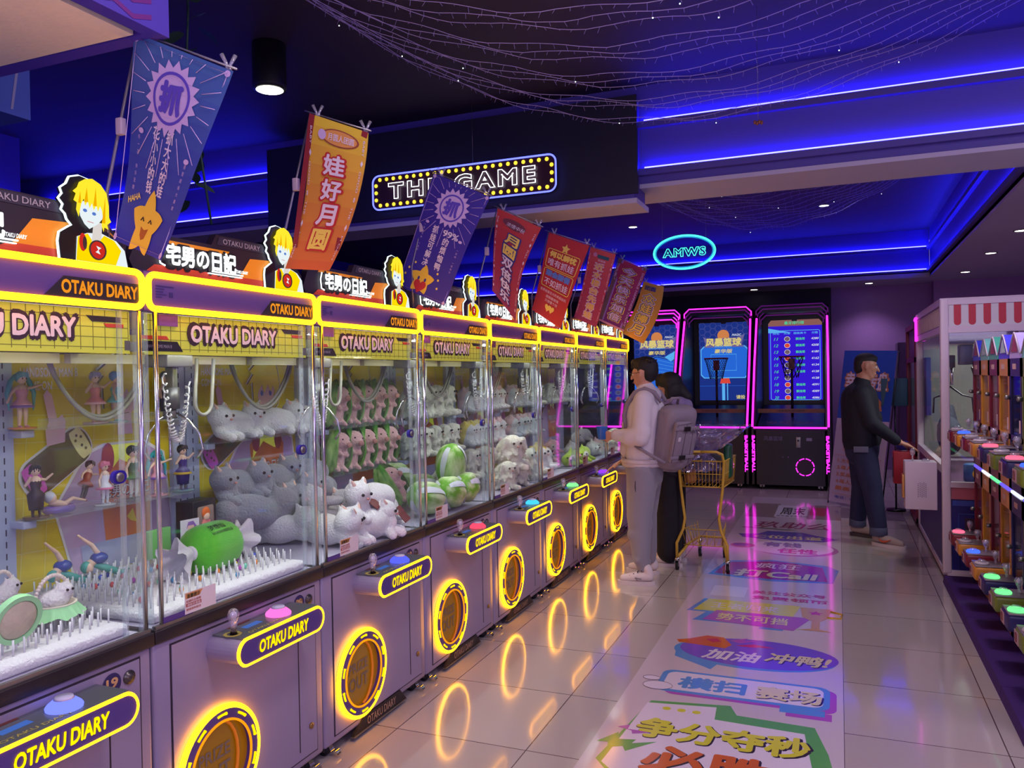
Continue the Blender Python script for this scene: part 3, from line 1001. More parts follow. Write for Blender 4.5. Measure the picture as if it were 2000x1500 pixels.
    m.text('宅男の日記', mat('logo_shadow', (12, 8, 14), 0.5), FT, 0.298, 2.022, w=0.365, h=0.098, c=0.004, bold=0.12)
    lx = 0.306
    m.text('宅男の日記', neon_w, FT, lx, 2.026, w=0.335, h=0.074, c=0.012, bold=0.05)
    m.box(0.355, 0.51, 1.988, 1.992, 0.004, 0.012, neon_w, xf=FT)
    m.box(0.335, 0.505, 1.980, 1.983, 0.004, 0.012, neon_w, xf=FT)
    m.text('OTAKU DIARY', neon_w, FT, 0.5, 2.002, w=0.07, h=0.012, c=0.012, bold=0.01, shear=0.2)
    m.tube([(0.125, 2.06, 0.006), (0.115, 2.03, 0.006), (0.12, 1.992, 0.006), (0.14, 1.985, 0.006)], 0.003, neon_w, n=5, xf=FT)
    m.build('logo_lettering', tb)
    youth_bust(tb, 0.635, 1.957, 0.25)
    # gantry and claw
    m = MB()
    m.box(-0.38, -0.35, 0.02, W - 0.02, 1.668, 1.70, beige)
    m.box(-0.12, -0.10, 0.02, W - 0.02, 1.70, 1.72, beige)
    for y in (0.03, W - 0.05):
        m.box(-0.7, -0.03, y, y + 0.02, 1.70, 1.73, steel)
    g = m.build('gantry_rail', t)
    gx, gy = -0.30, 0.40
    m = MB(); m.rbox(gx - 0.06, gx + 0.06, gy - 0.075, gy + 0.05, 1.655, 1.70, 0.006, mat('carriage_grey', (120, 116, 124), 0.4, 0.5))
    m.rbox(gx - 0.02, gx + 0.02, gy - 0.012, gy + 0.012, 1.55, 1.655, 0.004, steel)
    m.cyl((gx, gy, 1.50), (gx, gy, 1.58), 0.028, mat('motor_dark', (96, 94, 100), 0.4, 0.6), n=18)
    m.cyl((gx, gy, 1.47), (gx, gy, 1.50), 0.016, steel, n=12)
    cl = m.build('claw_carriage', g)
    m = MB()
    for i in range(3):
        a = R(20 + 120 * i)
        d = (math.cos(a), math.sin(a))
        m.tube([(gx + d[0] * r_, gy + d[1] * r_, z_) for r_, z_ in ((0.016, 1.485), (0.06, 1.46), (0.10, 1.41), (0.115, 1.35), (0.09, 1.315))], [0.004, 0.004, 0.004, 0.0045, 0.006], chrome, n=7)
    m.build('claw_arms', g)
    m = MB()
    hose = mat('coiled_hose', (206, 204, 206), 0.5, bump=0.02)
    pts = []
    N = 150
    for i in range(N):
        u = i / (N - 1)
        bx = gy - 0.075 + 0.115 * u
        bz = 1.63 - 0.235 * math.sin(PI * u) ** 0.8 - 0.03 * u
        a = i * 1.35
        pts.append((gx + 0.04 + 0.011 * math.cos(a), bx + 0.011 * math.sin(a) * abs(math.sin(PI * u)), bz + 0.011 * math.sin(a) * abs(math.cos(PI * u))))
    m.tube(pts, 0.0035, hose, n=5)
    m.build('coiled_hose', g)
    m = MB()
    cab = mat('grey_cable', (150, 148, 140), 0.4, bump=0.01)
    for off in (0.0, 0.012):
        pts = []
        for i in range(24):
            u = i / 23
            pts.append((-0.5 + off, 0.05 + 0.42 * u, 1.69 - 0.21 * math.sin(PI * u) ** 0.75 - off))
        m.tube(pts, 0.0075, cab, n=7)
    pts = [(-0.30, 0.56 + 0.045 * math.cos(PI + PI * i / 14), 1.52 - 0.05 * math.sin(PI * i / 14)) for i in range(15)]
    m.tube([(-0.30, 0.53, 1.69)] + pts + [(-0.30, 0.62, 1.69)], 0.0075, cab, n=7)
    m.build('cable_loop', g)
    # lamp inside
    m = MB(); m.box(-0.07, -0.05, 0.06, W - 0.06, 1.79, 1.80, glow('tube_light', (0.95, 1.0, 0.95), 6.0)); m.build('interior_light', t)
    lamp('interior_lamp', 'AREA', (-0.078, W / 2, 1.80), 8.0, (0.93, 1.0, 0.93), 0.05, (0, R(-22), 0), t, sy=W - 0.16)
    return t


CM = make_claw_machine()
BTN = [((0.10, 0.2, 1.0), 'blue'), ((0.9, 0.15, 0.55), 'pink'), ((0.08, 0.1, 1.0), 'blue'), ((1.0, 0.06, 0.12), 'red'), ((0.05, 0.5, 0.8), 'turquoise'), ((0.2, 0.8, 0.25), 'green'), ((0.25, 0.04, 1.0), 'violet'), ((0.1, 0.2, 1.0), 'blue')]
WHAT = ['with fluffy kitten baskets on white pegs, cut off by the picture edge', 'holding figurines and a green candy pillow', 'full of white and grey cat plushes',
        'full of pink piglets wrapped in cabbage leaves', 'full of shaggy cream dog plushes', 'full of yellow and pink hooded plushes', 'with pink and lime green plushes', 'with a few white plushes, furthest of the row']
machines = []
for k in range(8):
    o = CM if k == 0 else copy_tree(CM)
    o.location = (MX, Y0[k], 0)
    o['label'] = 'lilac claw machine ' + WHAT[k]
    machines.append(o)
    for ch in o.children:
        if ch.name.startswith('control_console'):
            for b_ in ch.children:
                if b_.name.startswith('push_button') and k:
                    swap(b_, glow('button_light_%d' % k, BTN[k][0], 1.5))
        if ch.name.startswith('number_disc') and k < 2:
            m = MB(); m.text(['19', '20'][k], mat('number_gold', (200, 160, 110), 0.5), FR, 0.728, 0.716, w=0.042, h=0.03, c=0.0065, bold=0.05)
            m.build('number_lettering', ch)
# warning stickers behind the glass
st = MB()
st.box(0.045, 0.17, 0.826, 0.85, 0.0, 0.002, purple, xf=FR)
st.box(0.135, 0.275, 0.835, 0.905, 0.002, 0.0035, mat('sticker_white', (226, 214, 214), 0.5), xf=FR)
rdp = mat('sticker_red', (176, 88, 70), 0.5)
st.poly([(0.137, 0.903), (0.137, 0.885), (0.2, 0.885), (0.215, 0.903)], mat('sticker_amber', (214, 150, 90), 0.5), 0.004, FR)
st.text('温馨提示', mat('sticker_dark', (70, 60, 30), 0.5), FR, 0.172, 0.893, w=0.06, h=0.014, c=0.0045, bold=0.04)
st.text('如遇机台故障', rdp, FR, 0.172, 0.876, w=0.066, h=0.009, c=0.0045, bold=0.02)
st.box(0.139, 0.207, 0.858, 0.869, 0.0035, 0.0042, rdp, xf=FR)
st.text('请联系客服', mat('sticker_white', (226, 214, 214), 0.5), FR, 0.173, 0.8635, w=0.06, h=0.008, c=0.0048, bold=0.02)
st.text('感谢您的配合', rdp, FR, 0.172, 0.849, w=0.066, h=0.008, c=0.0045, bold=0.02)
for k in range(8):
    if k == 0:
        continue
    if k == 1:
        o1 = st.build('warning_sticker', machines[k])
    else:
        o = o1.copy(); COL.objects.link(o); o.parent = machines[k]

# ================================================================ PRIZES
fur_w = mat('white_fur', (236, 236, 238), 0.95, bump=1.0, ns=110, sub=0.5)
fur_g = mat('grey_fur', (150, 150, 164), 0.95, bump=0.9, ns=110, sub=0.4)
fur_c = mat('cream_fur', (226, 226, 208), 0.95, bump=1.0, ns=60, sub=0.5, var=0.1)
fur_p = mat('pink_fur', (238, 186, 184), 0.95, bump=0.7, ns=110, sub=0.4)
fur_y = mat('yellow_fur', (238, 214, 92), 0.95, bump=0.7, ns=110, sub=0.4)
fur_rose = mat('rose_fur', (240, 196, 200), 0.95, bump=0.7, ns=110, sub=0.4)
fur_lime = mat('lime_fur', (186, 220, 70), 0.95, bump=0.7, ns=110, sub=0.4)
eye_b = mat('eye_black', (18, 14, 16), 0.12)
nose_p = mat('nose_pink', (206, 140, 130), 0.6)


def leaf_mat(name, g1, g2, sc=9.0):
    if name in _M:
        return _M[name]
    m = mat(name, g1, 0.7)
    nt = m.node_tree
    b = nt.nodes['Principled BSDF']
    tc = nt.nodes.new('ShaderNodeTexCoord')
    mp_ = nt.nodes.new('ShaderNodeMapping')
    mp_.inputs['Scale'].default_value = (sc * 3.2, sc * 3.2, sc * 0.8)
    wv = nt.nodes.new('ShaderNodeTexNoise')
    wv.inputs['Scale'].default_value = 1.0
    wv.inputs['Detail'].default_value = 5.0
    nt.links.new(tc.outputs['Object'], mp_.inputs[0])
    cr = nt.nodes.new('ShaderNodeValToRGB')
    cr.color_ramp.elements[0].position = 0.42
    cr.color_ramp.elements[0].color = lin(g1) + [1]
    cr.color_ramp.elements[1].position = 0.66
    cr.color_ramp.elements[1].color = lin(g2) + [1]
    nt.links.new(mp_.outputs[0], wv.inputs['Vector'])
    nt.links.new(wv.outputs['Fac'], cr.inputs[0])
    nt.links.new(cr.outputs[0], b.inputs['Base Color'])
    return m


leaf_a = leaf_mat('cabbage_leaf', (74, 150, 34), (190, 226, 130))
leaf_b = leaf_mat('cabbage_head_print', (112, 178, 50), (214, 232, 180), 7.0)
leaf_w = leaf_mat('cabbage_white_rib', (226, 232, 240), (200, 216, 214), 12.0)
ear_p = mat('ear_pink', (232, 190, 176), 0.9)


def face(t, c, n, up, sp, r, m_eye=eye_b):
    """two eyes and a nose on a head at c looking along n"""
    c, n, up = Vector(c), Vector(n).normalized(), Vector(up)
    sd = up.cross(n).normalized()
    for s_ in (-1, 1):
        m = MB(); m.ell(c + sd * sp * s_ + up * r * 0.12, r * 0.14, m_eye, seg=10, rings=6)
        m.build('eye', t)
    m = MB(); m.ell(c + n * r * 0.14 - up * r * 0.22, (r * 0.14, r * 0.14, r * 0.1), nose_p, seg=10, rings=6); m.build('nose', t)


def mk_cat(fm_, name):
    t = thing(name, '', 'plush toy')
    m = MB()
    m.ell((0, 0.05, 0.078), (0.072, 0.125, 0.075), fm_)
    m.ell((0.0, 0.13, 0.07), (0.07, 0.06, 0.068), fm_)
    m.ell((0.02, -0.095, 0.125), (0.062, 0.066, 0.058), fm_)
    m.ell((0.02, -0.075, 0.075), (0.05, 0.06, 0.06), fm_)
    m.cap((0.03, -0.12, 0.045), (0.105, -0.125, 0.022), 0.026, 0.024, fm_)
    m.cap((0.03, -0.05, 0.04), (0.10, -0.045, 0.022), 0.026, 0.024, fm_)
    m.cap((0.05, 0.12, 0.03), (0.10, 0.09, 0.024), 0.028, 0.024, fm_)
    m.cap((-0.02, 0.18, 0.03), (0.05, 0.19, 0.02), 0.02, 0.016, fm_)
    for s_ in (-1, 1):
        m.cap((0.015, -0.095 + s_ * 0.038, 0.165), (0.012, -0.095 + s_ * 0.05, 0.196), 0.02, 0.006, fm_, seg=8)
    vs, fs = fused(m, 0.0085, 5)
    m = MB(); m.add(vs, fs, fm_, True); m.build('body', t)
    for s_ in (-1, 1):
        m = MB(); m.cap((0.028, -0.095 + s_ * 0.04, 0.168), (0.022, -0.095 + s_ * 0.048, 0.186), 0.011, 0.004, ear_p, seg=8); m.build('inner_ear', t)
    face(t, (0.077, -0.098, 0.122), (1, -0.05, 0), (0, 0, 1), 0.028, 0.055)
    return t


def mk_piglet():
    t = thing('piglet_plush', '', 'plush toy')
    m = MB()
    m.ell((0.0, 0.0, 0.075), (0.045, 0.042, 0.07), fur_p)
    m.ell((0.014, 0.0, 0.165), (0.054, 0.058, 0.052), fur_p)
    m.cap((0.045, 0, 0.155), (0.07, 0, 0.152), 0.024, 0.019, fur_p)
    for s_ in (-1, 1):
        m.cap((0.03, s_ * 0.03, 0.11), (0.055, s_ * 0.02, 0.1), 0.014, 0.013, fur_p, seg=8)
        m.cap((0.03, s_ * 0.025, 0.03), (0.05, s_ * 0.03, 0.02), 0.015, 0.013, fur_p, seg=8)
        m.cap((0.0, s_ * 0.035, 0.2), (0.005, s_ * 0.042, 0.218), 0.012, 0.005, fur_p, seg=8)
    vs, fs = fused(m, 0.0075, 3)
    m = MB(); m.add(vs, fs, fur_p, True); m.build('body', t)
    m = MB(); m.ell((0.083, 0, 0.152), (0.008, 0.018, 0.014), nose_p); m.build('snout', t)
    for s_ in (-1, 1):
        m = MB(); m.ell((0.058, s_ * 0.025, 0.178), 0.005, eye_b, seg=8, rings=6); m.build('eye', t)

    def wrap(a0, a1, rr_, off):
        def fn(u, v):
            a = R(a0 + (a1 - a0) * u)
            zz = 0.005 + 0.235 * v
            k = math.sin(PI * (0.12 + 0.80 * v)) ** 0.6
            r_ = rr_ * k * (1 + 0.05 * math.sin(8 * a))
            return ((r_ * math.cos(a)) + off, r_ * math.sin(a), zz + 0.01 * math.sin(5 * a))
        return fn
    m = MB(); m.grid(wrap(38, 205, 0.082, -0.005), 20, 12, leaf_a); m.build('cabbage_leaf', t)
    m = MB(); m.grid(wrap(155, 322, 0.078, -0.005), 20, 12, leaf_a); m.build('cabbage_leaf', t)
    return t


def mk_cabbage():
    t = thing('cabbage_plush', '', 'plush toy')
    m = MB()
    def fn(u, v):
        a = 2 * PI * u
        th = PI * v
        r_ = 0.082 * math.sin(th) ** 0.8 * (1 + 0.045 * math.sin(6 * a + 2 * v))
        return (r_ * math.cos(a), r_ * math.sin(a), 0.085 - 0.115 * math.cos(th) + 0.03)
    m.grid(fn, 36, 16, leaf_b); m.build('body', t)
    for i in range(3):
        a0 = 2 * PI * i / 3 + 0.5
        def fl(u, v, a0=a0):
            a = a0 + (u - 0.5) * 0.5 * (1.2 - v)
            th = PI * (1 - 0.88 * (0.1 + 0.86 * v))
            r_ = 0.0865 * math.sin(th) ** 0.8
            return (r_ * math.cos(a), r_ * math.sin(a), 0.085 + 0.117 * -math.cos(PI - th) * -1 + 0.03)
        m = MB(); m.grid(fl, 6, 12, leaf_w); m.build('white_rib', t)
    return t


def mk_shaggy(fm_=fur_c):
    t = thing('shaggy_dog_plush', '', 'plush toy')
    rnd = random.Random(3)
    m = MB()
    m.ell((0, 0, 0.075), (0.07, 0.075, 0.075), fm_)
    m.ell((0.03, 0, 0.15), (0.055, 0.06, 0.05), fm_)
    for i in range(46):
        a, th = rnd.uniform(0, 2 * PI), rnd.uniform(0.2, 2.6)
        c = Vector((0, 0, 0.085)) + Vector((0.072 * math.sin(th) * math.cos(a), 0.078 * math.sin(th) * math.sin(a), 0.085 * math.cos(th)))
        m.cap(c, c + Vector((math.cos(a) * 0.02, math.sin(a) * 0.02, -0.02)), 0.017, 0.006, fm_, seg=6)
    for s_ in (-1, 1):
        m.cap((0.05, s_ * 0.055, 0.17), (0.05, s_ * 0.075, 0.12), 0.02, 0.012, fm_, seg=8)
        m.cap((0.05, s_ * 0.04, 0.02), (0.095, s_ * 0.045, 0.02), 0.022, 0.02, fm_, seg=8)
    vs, fs = fused(m, 0.008, 1)
    m = MB(); m.add(vs, fs, fm_, True); m.build('body', t)
    face(t, (0.086, 0, 0.148), (1, 0, 0), (0, 0, 1), 0.022, 0.05)
    return t


def mk_hooded(fm_, name='hooded_plush'):
    t = thing(name, '', 'plush toy')
    m = MB()
    m.ell((0, 0, 0.062), (0.055, 0.062, 0.06), fur_w)
    m.ell((0.012, 0, 0.125), (0.058, 0.062, 0.052), fur_w)
    for s_ in (-1, 1):
        m.cap((0.04, s_ * 0.04, 0.025), (0.075, s_ * 0.042, 0.02), 0.02, 0.018, fur_w, seg=8)
    vs, fs = fused(m, 0.009, 4)
    m = MB(); m.add(vs, fs, fur_w, True); m.build('body', t)
    m = MB()
    m.ell((-0.008, 0, 0.132), (0.062, 0.069, 0.06), fm_)
    m.ell((-0.018, 0, 0.07), (0.056, 0.067, 0.062), fm_)
    for s_ in (-1, 1):
        m.ell((0.0, s_ * 0.045, 0.186), (0.014, 0.018, 0.02), fm_)
    vs, fs = fused(m, 0.009, 4)
    m = MB(); m.add(vs, fs, fm_, True); m.build('hood', t)
    face(t, (0.071, 0, 0.122), (1, 0, 0), (0, 0, 1), 0.024, 0.05)
    return t


def mk_long(fm_, name):
    """long soft plush lying on its belly with fins/limbs"""
    t = thing(name, '', 'plush toy')
    m = MB()
    m.cap((0, -0.09, 0.05), (0, 0.08, 0.06), 0.045, 0.055, fm_, seg=14)
    m.cap((0, 0.08, 0.06), (0.01, 0.19, 0.03), 0.05, 0.018, fm_)
    m.cap((0.03, 0.0, 0.04), (0.09, 0.03, 0.02), 0.022, 0.014, fm_)
    m.cap((0.03, -0.09, 0.04), (0.085, -0.11, 0.02), 0.022, 0.014, fm_)
    m.cap((0, 0.0, 0.1), (-0.01, 0.03, 0.13), 0.02, 0.008, fm_)
    vs, fs = fused(m, 0.009, 4)
    m = MB(); m.add(vs, fs, fm_, True); m.build('body', t)
    m = MB(); m.ell((0.035, -0.06, 0.052), (0.022, 0.07, 0.035), fur_w); m.build('white_belly', t)
    face(t, (0.035, -0.125, 0.066), (0.6, -0.8, 0), (0, 0, 1), 0.02, 0.04)
    return t


P_cat_w, P_cat_g = mk_cat(fur_w, 'white_cat_plush'), mk_cat(fur_g, 'grey_cat_plush')
P_pig, P_cab, P_shag = mk_piglet(), mk_cabbage(), mk_shaggy()
P_hy, P_hp = mk_hooded(fur_y), mk_hooded(fur_rose)
P_lp, P_lg, P_lw = mk_long(fur_rose, 'pink_dolphin_plush'), mk_long(fur_lime, 'lime_frog_plush'), mk_long(fur_w, 'white_seal_plush')
_used = set()
COUNT = ['first', 'second', 'third', 'fourth', 'fifth', 'sixth', 'seventh', 'eighth', 'ninth']


def put(P, k, s, lx, z, label, group, rz=0.0, tilt=(0, 0), sc=1.0):
    loc = (MX + lx, Y0[k] + s, z)
    rot = (tilt[0], tilt[1], rz)
    if P.name not in _used:
        _used.add(P.name)
        P.location = loc
        P.rotation_euler = rot
        P.scale = (sc, sc, sc)
        P['label'] = label
        P['group'] = group
        return P
    return clone(P, label, loc, group=group, rot=rot, scale=sc)


rnd = random.Random(11)
UZ, LZ, FZ = 1.322, 1.025, 0.822
SH_X = -0.665


def shelf(k, z, label):
    t = thing('acrylic_shelf', label, 'shelf', (MX, Y0[k], z), 0, 'clear shelves inside the claw machines')
    m = MB(); m.box(-0.712, -0.595, 0.085, W - 0.085, -0.005, 0.0, acryl_e); m.build('tray', t)
    m = MB(); m.box(-0.598, -0.594, 0.085, W - 0.085, 0.0, 0.032, acryl); m.box(-0.5985, -0.5935, 0.085, W - 0.085, 0.032, 0.034, acryl_e); m.build('front_lip', t)
    for y in (0.055, W - 0.105):
        m = MB(); m.rbox(-0.712, -0.64, y, y + 0.05, -0.032, -0.006, 0.004, postw); m.build('bracket', t)
    return t


for k in range(1, 8):
    nm = ORD[k] + ' claw machine from the camera'
    if k == 1:
        shelf(k, 1.445, 'upper clear shelf carrying figurines in the ' + nm)
        shelf(k, 1.125, 'lower clear shelf carrying figurines in the ' + nm)
    else:
        shelf(k, UZ, 'upper clear shelf in the ' + nm)
        if k < 7:
            shelf(k, LZ if k < 3 else 1.06, 'lower clear shelf in the ' + nm)

# third machine: cats
G = 'cat plushes in the third machine'
for i, (s, a) in enumerate(((0.19, 10), (0.46, -12), (0.72, 8))):
    put(P_cat_w, 2, s, SH_X + 0.02, UZ + 0.002, 'white lying cat plush, %s from the left on the upper cat shelf' % COUNT[i], G, R(a), sc=0.92)
for i, (s, a) in enumerate(((0.2, 12), (0.46, 4), (0.72, -8))):
    put(P_cat_g, 2, s, SH_X + 0.02, LZ + 0.002, 'grey lying cat plush, %s from the left on the lower cat shelf' % COUNT[i], G, R(a), sc=1.0)
put(P_cat_g, 2, 0.22, -0.50, FZ + 0.075, 'grey cat plush turned back to front behind the green candy pillow', G, R(150), (R(8), 0), 1.15)
put(P_cat_g, 2, 0.52, -0.55, FZ + 0.10, 'grey cat plush on top of the floor pile, head up, below the lower cat shelf', G, R(5), (0, R(10)))
put(P_cat_g, 2, 0.74, -0.57, FZ + 0.12, 'grey cat plush half hidden at the right end of the cat pile', G, R(10))
put(P_cat_w, 2, 0.60, -0.17, FZ + 0.10, 'white cat plush with head raised, on top of the white pile by the glass', G, R(-4), (0, R(6)), 1.05)
put(P_cat_w, 2, 0.45, -0.34, FZ + 0.06, 'white cat plush lying on its side behind the top white cat', G, R(60), (R(-70), 0))
for i, (s, lx, z, a, tl) in enumerate(((0.34, -0.18, 0.0, 70, 0), (0.50, -0.11, 0.0, -15, 0), (0.70, -0.14, 0.0, 30, 0), (0.32, -0.42, 0.0, 100, 0), (0.62, -0.38, 0.0, 170, 0), (0.78, -0.3, 0.03, -60, 0))):
    put(P_cat_w, 2, s, lx, FZ + z, 'white cat plush low in the pile, %s' % ['under the left side near the glass', 'pressed on the glass beside the sticker', 'under the right side near the glass', 'left at the back below the grey cats', 'hidden in the middle at the back', 'at the far right of the pile'][i], G, R(a))
ribs = [(0.40, -0.12, 0.10, (178, 160, 226), 'lilac'), (0.66, -0.09, 0.085, (170, 236, 180), 'mint green'), (0.78, -0.16, 0.13, (178, 160, 226), 'pale lilac')]
for s, lx, z, c, nm in ribs:
    m = MB()
    for i in range(3):
        m.grid(lambda u, v, i=i: (MX + lx + 0.03 * math.sin(u * 5 + i), Y0[2] + s + 0.09 * (u - 0.5), FZ + z + 0.02 * i + 0.018 * math.sin(u * 9 + i * 2) + 0.02 * v), 10, 2, mat('ribbon_' + nm.split()[0], c, 0.6))
    o = m.build('ribbon')
    tag(o, nm + ' ribbon lying on the white cat plushes', 'ribbon', G)
m = MB(); m.box(-0.035, 0.035, -0.03, 0.03, 0, 0.003, mat('tag_maroon', (110, 30, 30), 0.5)); o = m.build('paper_tag', None, (MX - 0.09, Y0[2] + 0.56, FZ + 0.175), (0.3, 0.7, 0.4))
tag(o, 'small dark red paper tag on the top white cat plush', 'tag')
m = MB(); m.box(-0.045, 0.045, -0.035, 0.035, 0, 0.003, mat('tag_maroon', (110, 30, 30), 0.5)); o = m.build('paper_tag', None, (MX - 0.05, Y0[2] + 0.76, FZ + 0.09), (0.2, 0.9, 0.3))
tag(o, 'larger dark red paper tag lying against the glass, right of the white cats', 'tag')

# fourth machine: piglets and cabbages
G = 'piglet and cabbage plushes in the fourth machine'
for zz, nm in ((UZ, 'upper'), (1.06, 'lower')):
    for i in range(5):
        put(P_pig, 3, 0.16 + 0.135 * i, SH_X + 0.02, zz + 0.002, 'piglet wrapped in a cabbage leaf, %s from the left on the %s piglet shelf' % (COUNT[i], nm), G, R(rnd.uniform(-22, -2)), (R(-8), 0), 1.10)
put(P_pig, 3, 0.34, -0.30, FZ + 0.05, 'piglet in cabbage leaf tipped on its back on the floor pile', G, R(-10), (R(12), R(-30)), 1.1)
for i, (s, lx, z, rx_, ry_, a, nm) in enumerate(((0.24, -0.40, 0.05, 80, 0, -10, 'leftmost, beside the tipped piglet'), (0.60, -0.46, 0.13, 75, 0, 10, 'at the back on the pile right of the piglet'), (0.42, -0.125, 0.05, 80, 0, -8, 'low at the glass next to the sticker'), (0.64, -0.13, 0.05, 85, 0, 12, 'low at the glass in the middle'),
                                               (0.80, -0.15, 0.06, 80, 10, 25, 'low at the glass at the right end'), (0.66, -0.18, 0.115, 16, 14, 0, 'upright on top of the others, the tallest'), (0.74, -0.34, 0.05, 80, 0, 0, 'behind the front row'))):
    put(P_cab, 3, s, lx, FZ + z + 0.02, 'green and white cabbage plush, ' + nm, G, R(a), (R(rx_) if rx_ < 70 else R(90 - rx_ * 0.2), R(ry_)), 1.12)

# fifth machine: shaggy dogs
G = 'shaggy cream dog plushes in the fifth machine'
for i in range(4):
    put(P_shag, 4, 0.17 + 0.15 * i, SH_X + 0.02, UZ + 0.002, 'shaggy cream dog plush, %s from the left on the upper dog shelf' % COUNT[i], G, R(rnd.uniform(-20, 20)), sc=1.12)
for i in range(5):
    put(P_shag, 4, 0.14 + 0.14 * i, SH_X + 0.02, 1.062, 'shaggy cream dog plush, %s from the left on the lower dog shelf' % COUNT[i], G, R(rnd.uniform(-20, 20)), sc=1.02)
for i, (s, lx, z) in enumerate(((0.15, -0.42, 0.0), (0.38, -0.45, 0.0), (0.62, -0.42, 0.0), (0.28, -0.3, 0.1), (0.52, -0.28, 0.1), (0.62, -0.13, 0.12), (0.50, -0.12, 0.0), (0.74, -0.12, 0.0))):
    put(P_shag, 4, s, lx, FZ + z, 'shaggy cream dog plush on the pile, ' + ['back left', 'back middle', 'back right', 'second layer left', 'second layer middle', 'on top nearest the glass, biggest', 'under the big one by the glass', 'right of the sticker by the glass'][i], G, R(rnd.uniform(-60, 60)), sc=1.0 if i != 5 else 1.25)

# sixth machine: yellow and pink hooded plushes
G = 'hooded plushes in the sixth machine'
for zz, nm in ((UZ, 'upper'), (1.06, 'lower')):
    for i in range(6):
        P = P_hy if (i in (1, 2) if nm == 'upper' else i < 4) else P_hp
        c_ = 'yellow' if P is P_hy else 'pink'
        put(P, 5, 0.13 + 0.125 * i, SH_X + 0.02, zz + 0.002, '%s hooded white plush, %s from left, %s shelf of the sixth machine' % (c_, COUNT[i], nm), G, R(rnd.uniform(-15, 15)))
for i, (P, s, lx, z, sc) in enumerate(((P_hy, 0.10, -0.3, 0.0, 1.1), (P_hy, 0.28, -0.30, 0.03, 1.2), (P_hp, 0.48, -0.42, 0.08, 1.1), (P_hy, 0.50, -0.16, 0.0, 1.25), (P_shag, 0.14, -0.13, 0.0, 1.2), (P_hy, 0.72, -0.2, 0.0, 1.1))):
    put(P, 5, s, lx, FZ + z, '%s plush on the sixth machine floor, %s' % ('shaggy cream' if P is P_shag else 'yellow hooded' if P is P_hy else 'pink hooded', ['far left', 'left of the middle', 'at the back on the heap', 'large, by the glass in the middle', 'at the left end by the glass', 'right end'][i]), G, R(rnd.uniform(-40, 40)), (R(rnd.uniform(-15, 15)), R(-15)), sc)

# seventh and eighth machines
G = 'plushes in the seventh machine'
for i in range(5):
    put(P_hp if i < 3 else P_shag, 6, 0.14 + 0.145 * i, SH_X + 0.02, UZ + 0.002, '%s plush, %s from the left on the upper shelf of the seventh machine' % ('pink hooded' if i < 3 else 'shaggy cream', COUNT[i]), G, R(rnd.uniform(-15, 15)))
    put(P_hp, 6, 0.14 + 0.145 * i, SH_X + 0.02, 1.062, 'pink hooded plush, %s from the left on the lower shelf of the seventh machine' % COUNT[i], G, R(rnd.uniform(-15, 15)))
for i, (P, s, lx, z, a) in enumerate(((P_lp, 0.22, -0.35, 0.02, 20), (P_lp, 0.52, -0.42, 0.06, 5), (P_lg, 0.22, -0.13, 0.0, 0), (P_lg, 0.55, -0.13, 0.0, 8), (P_lw, 0.74, -0.3, 0.02, 10))):
    put(P, 6, s, lx, FZ + z, ['pink dolphin plush at the back left of the seventh machine', 'pink dolphin plush on top at the back of the seventh machine', 'lime green frog plush left by the glass of the seventh machine', 'lime green frog plush right by the glass of the seventh machine', 'white seal plush at the right end of the seventh machine'][i], G, R(a), sc=1.15)
G = 'plushes in the eighth machine'
for i, (P, s, lx, z, a) in enumerate(((P_lw, 0.22, -0.2, 0.0, 20), (P_lp, 0.5, -0.25, 0.0, 5), (P_lw, 0.5, -0.4, 0.1, -10), (P_shag, 0.72, -0.15, 0.0, 0))):
    put(P, 7, s, lx, FZ + z, ['white seal plush at the left of the eighth machine floor', 'pink dolphin plush in the middle of the eighth machine', 'white seal plush at the back of the eighth machine', 'shaggy cream plush at the right end of the eighth machine'][i], G, R(a), sc=1.15)
for i in range(4):
    put(P_shag, 7, 0.16 + 0.17 * i, SH_X + 0.02, UZ + 0.002, 'shaggy cream plush, %s from the left on the shelf of the eighth machine' % COUNT[i], G)

# ---- peg beds of the two nearest machines
peg_m = mat('white_peg', (226, 228, 232), 0.5)
for k in (0, 1):
    t = thing('peg_bed', ('white fleece bed of pegs under the kitten baskets' if k == 0 else 'white fleece bed of pegs under the green candy pillow'), 'peg bed', (MX, Y0[k], 0.822), 0, 'fleece peg beds in the two nearest machines')
    m = MB(); m.rbox(-0.70, -0.04, 0.04, W - 0.045, 0, 0.038, 0.018, plush_w)
    m.build('fleece_mat', t)
    m = MB(); r2 = random.Random(5 + k)
    for i in range(22):
        for j in range(17):
            x = -0.64 + j * 0.034 + r2.uniform(-0.003, 0.003)
            y = 0.085 + i * 0.0345 + r2.uniform(-0.003, 0.003)
            if x > -0.09 or y > W - 0.07:
                continue
            m.cyl((x, y, 0.03), (x, y, 0.082), 0.003, peg_m, n=5)
    o = m.build('peg_rows', t); o['kind'] = 'stuff'  # all pegs of the bed merged into one mesh
    m = MB(); cols = [(90, 170, 220), (240, 150, 60), (200, 90, 200), (240, 220, 60), (80, 110, 220), (230, 90, 90), (120, 220, 190)]
    for i in range(60):
        c_ = cols[i % 7]
        x, y = r2.uniform(-0.6, -0.1), r2.uniform(0.1, 0.5 if k == 0 else 0.8)
        m.ell((x, y, 0.05), (0.009, 0.008, 0.011), mat('gem_%d' % (i % 7), c_, 0.1, coat=0.5), seg=6, rings=4)
    o = m.build('coloured_gems', t); o['kind'] = 'stuff'

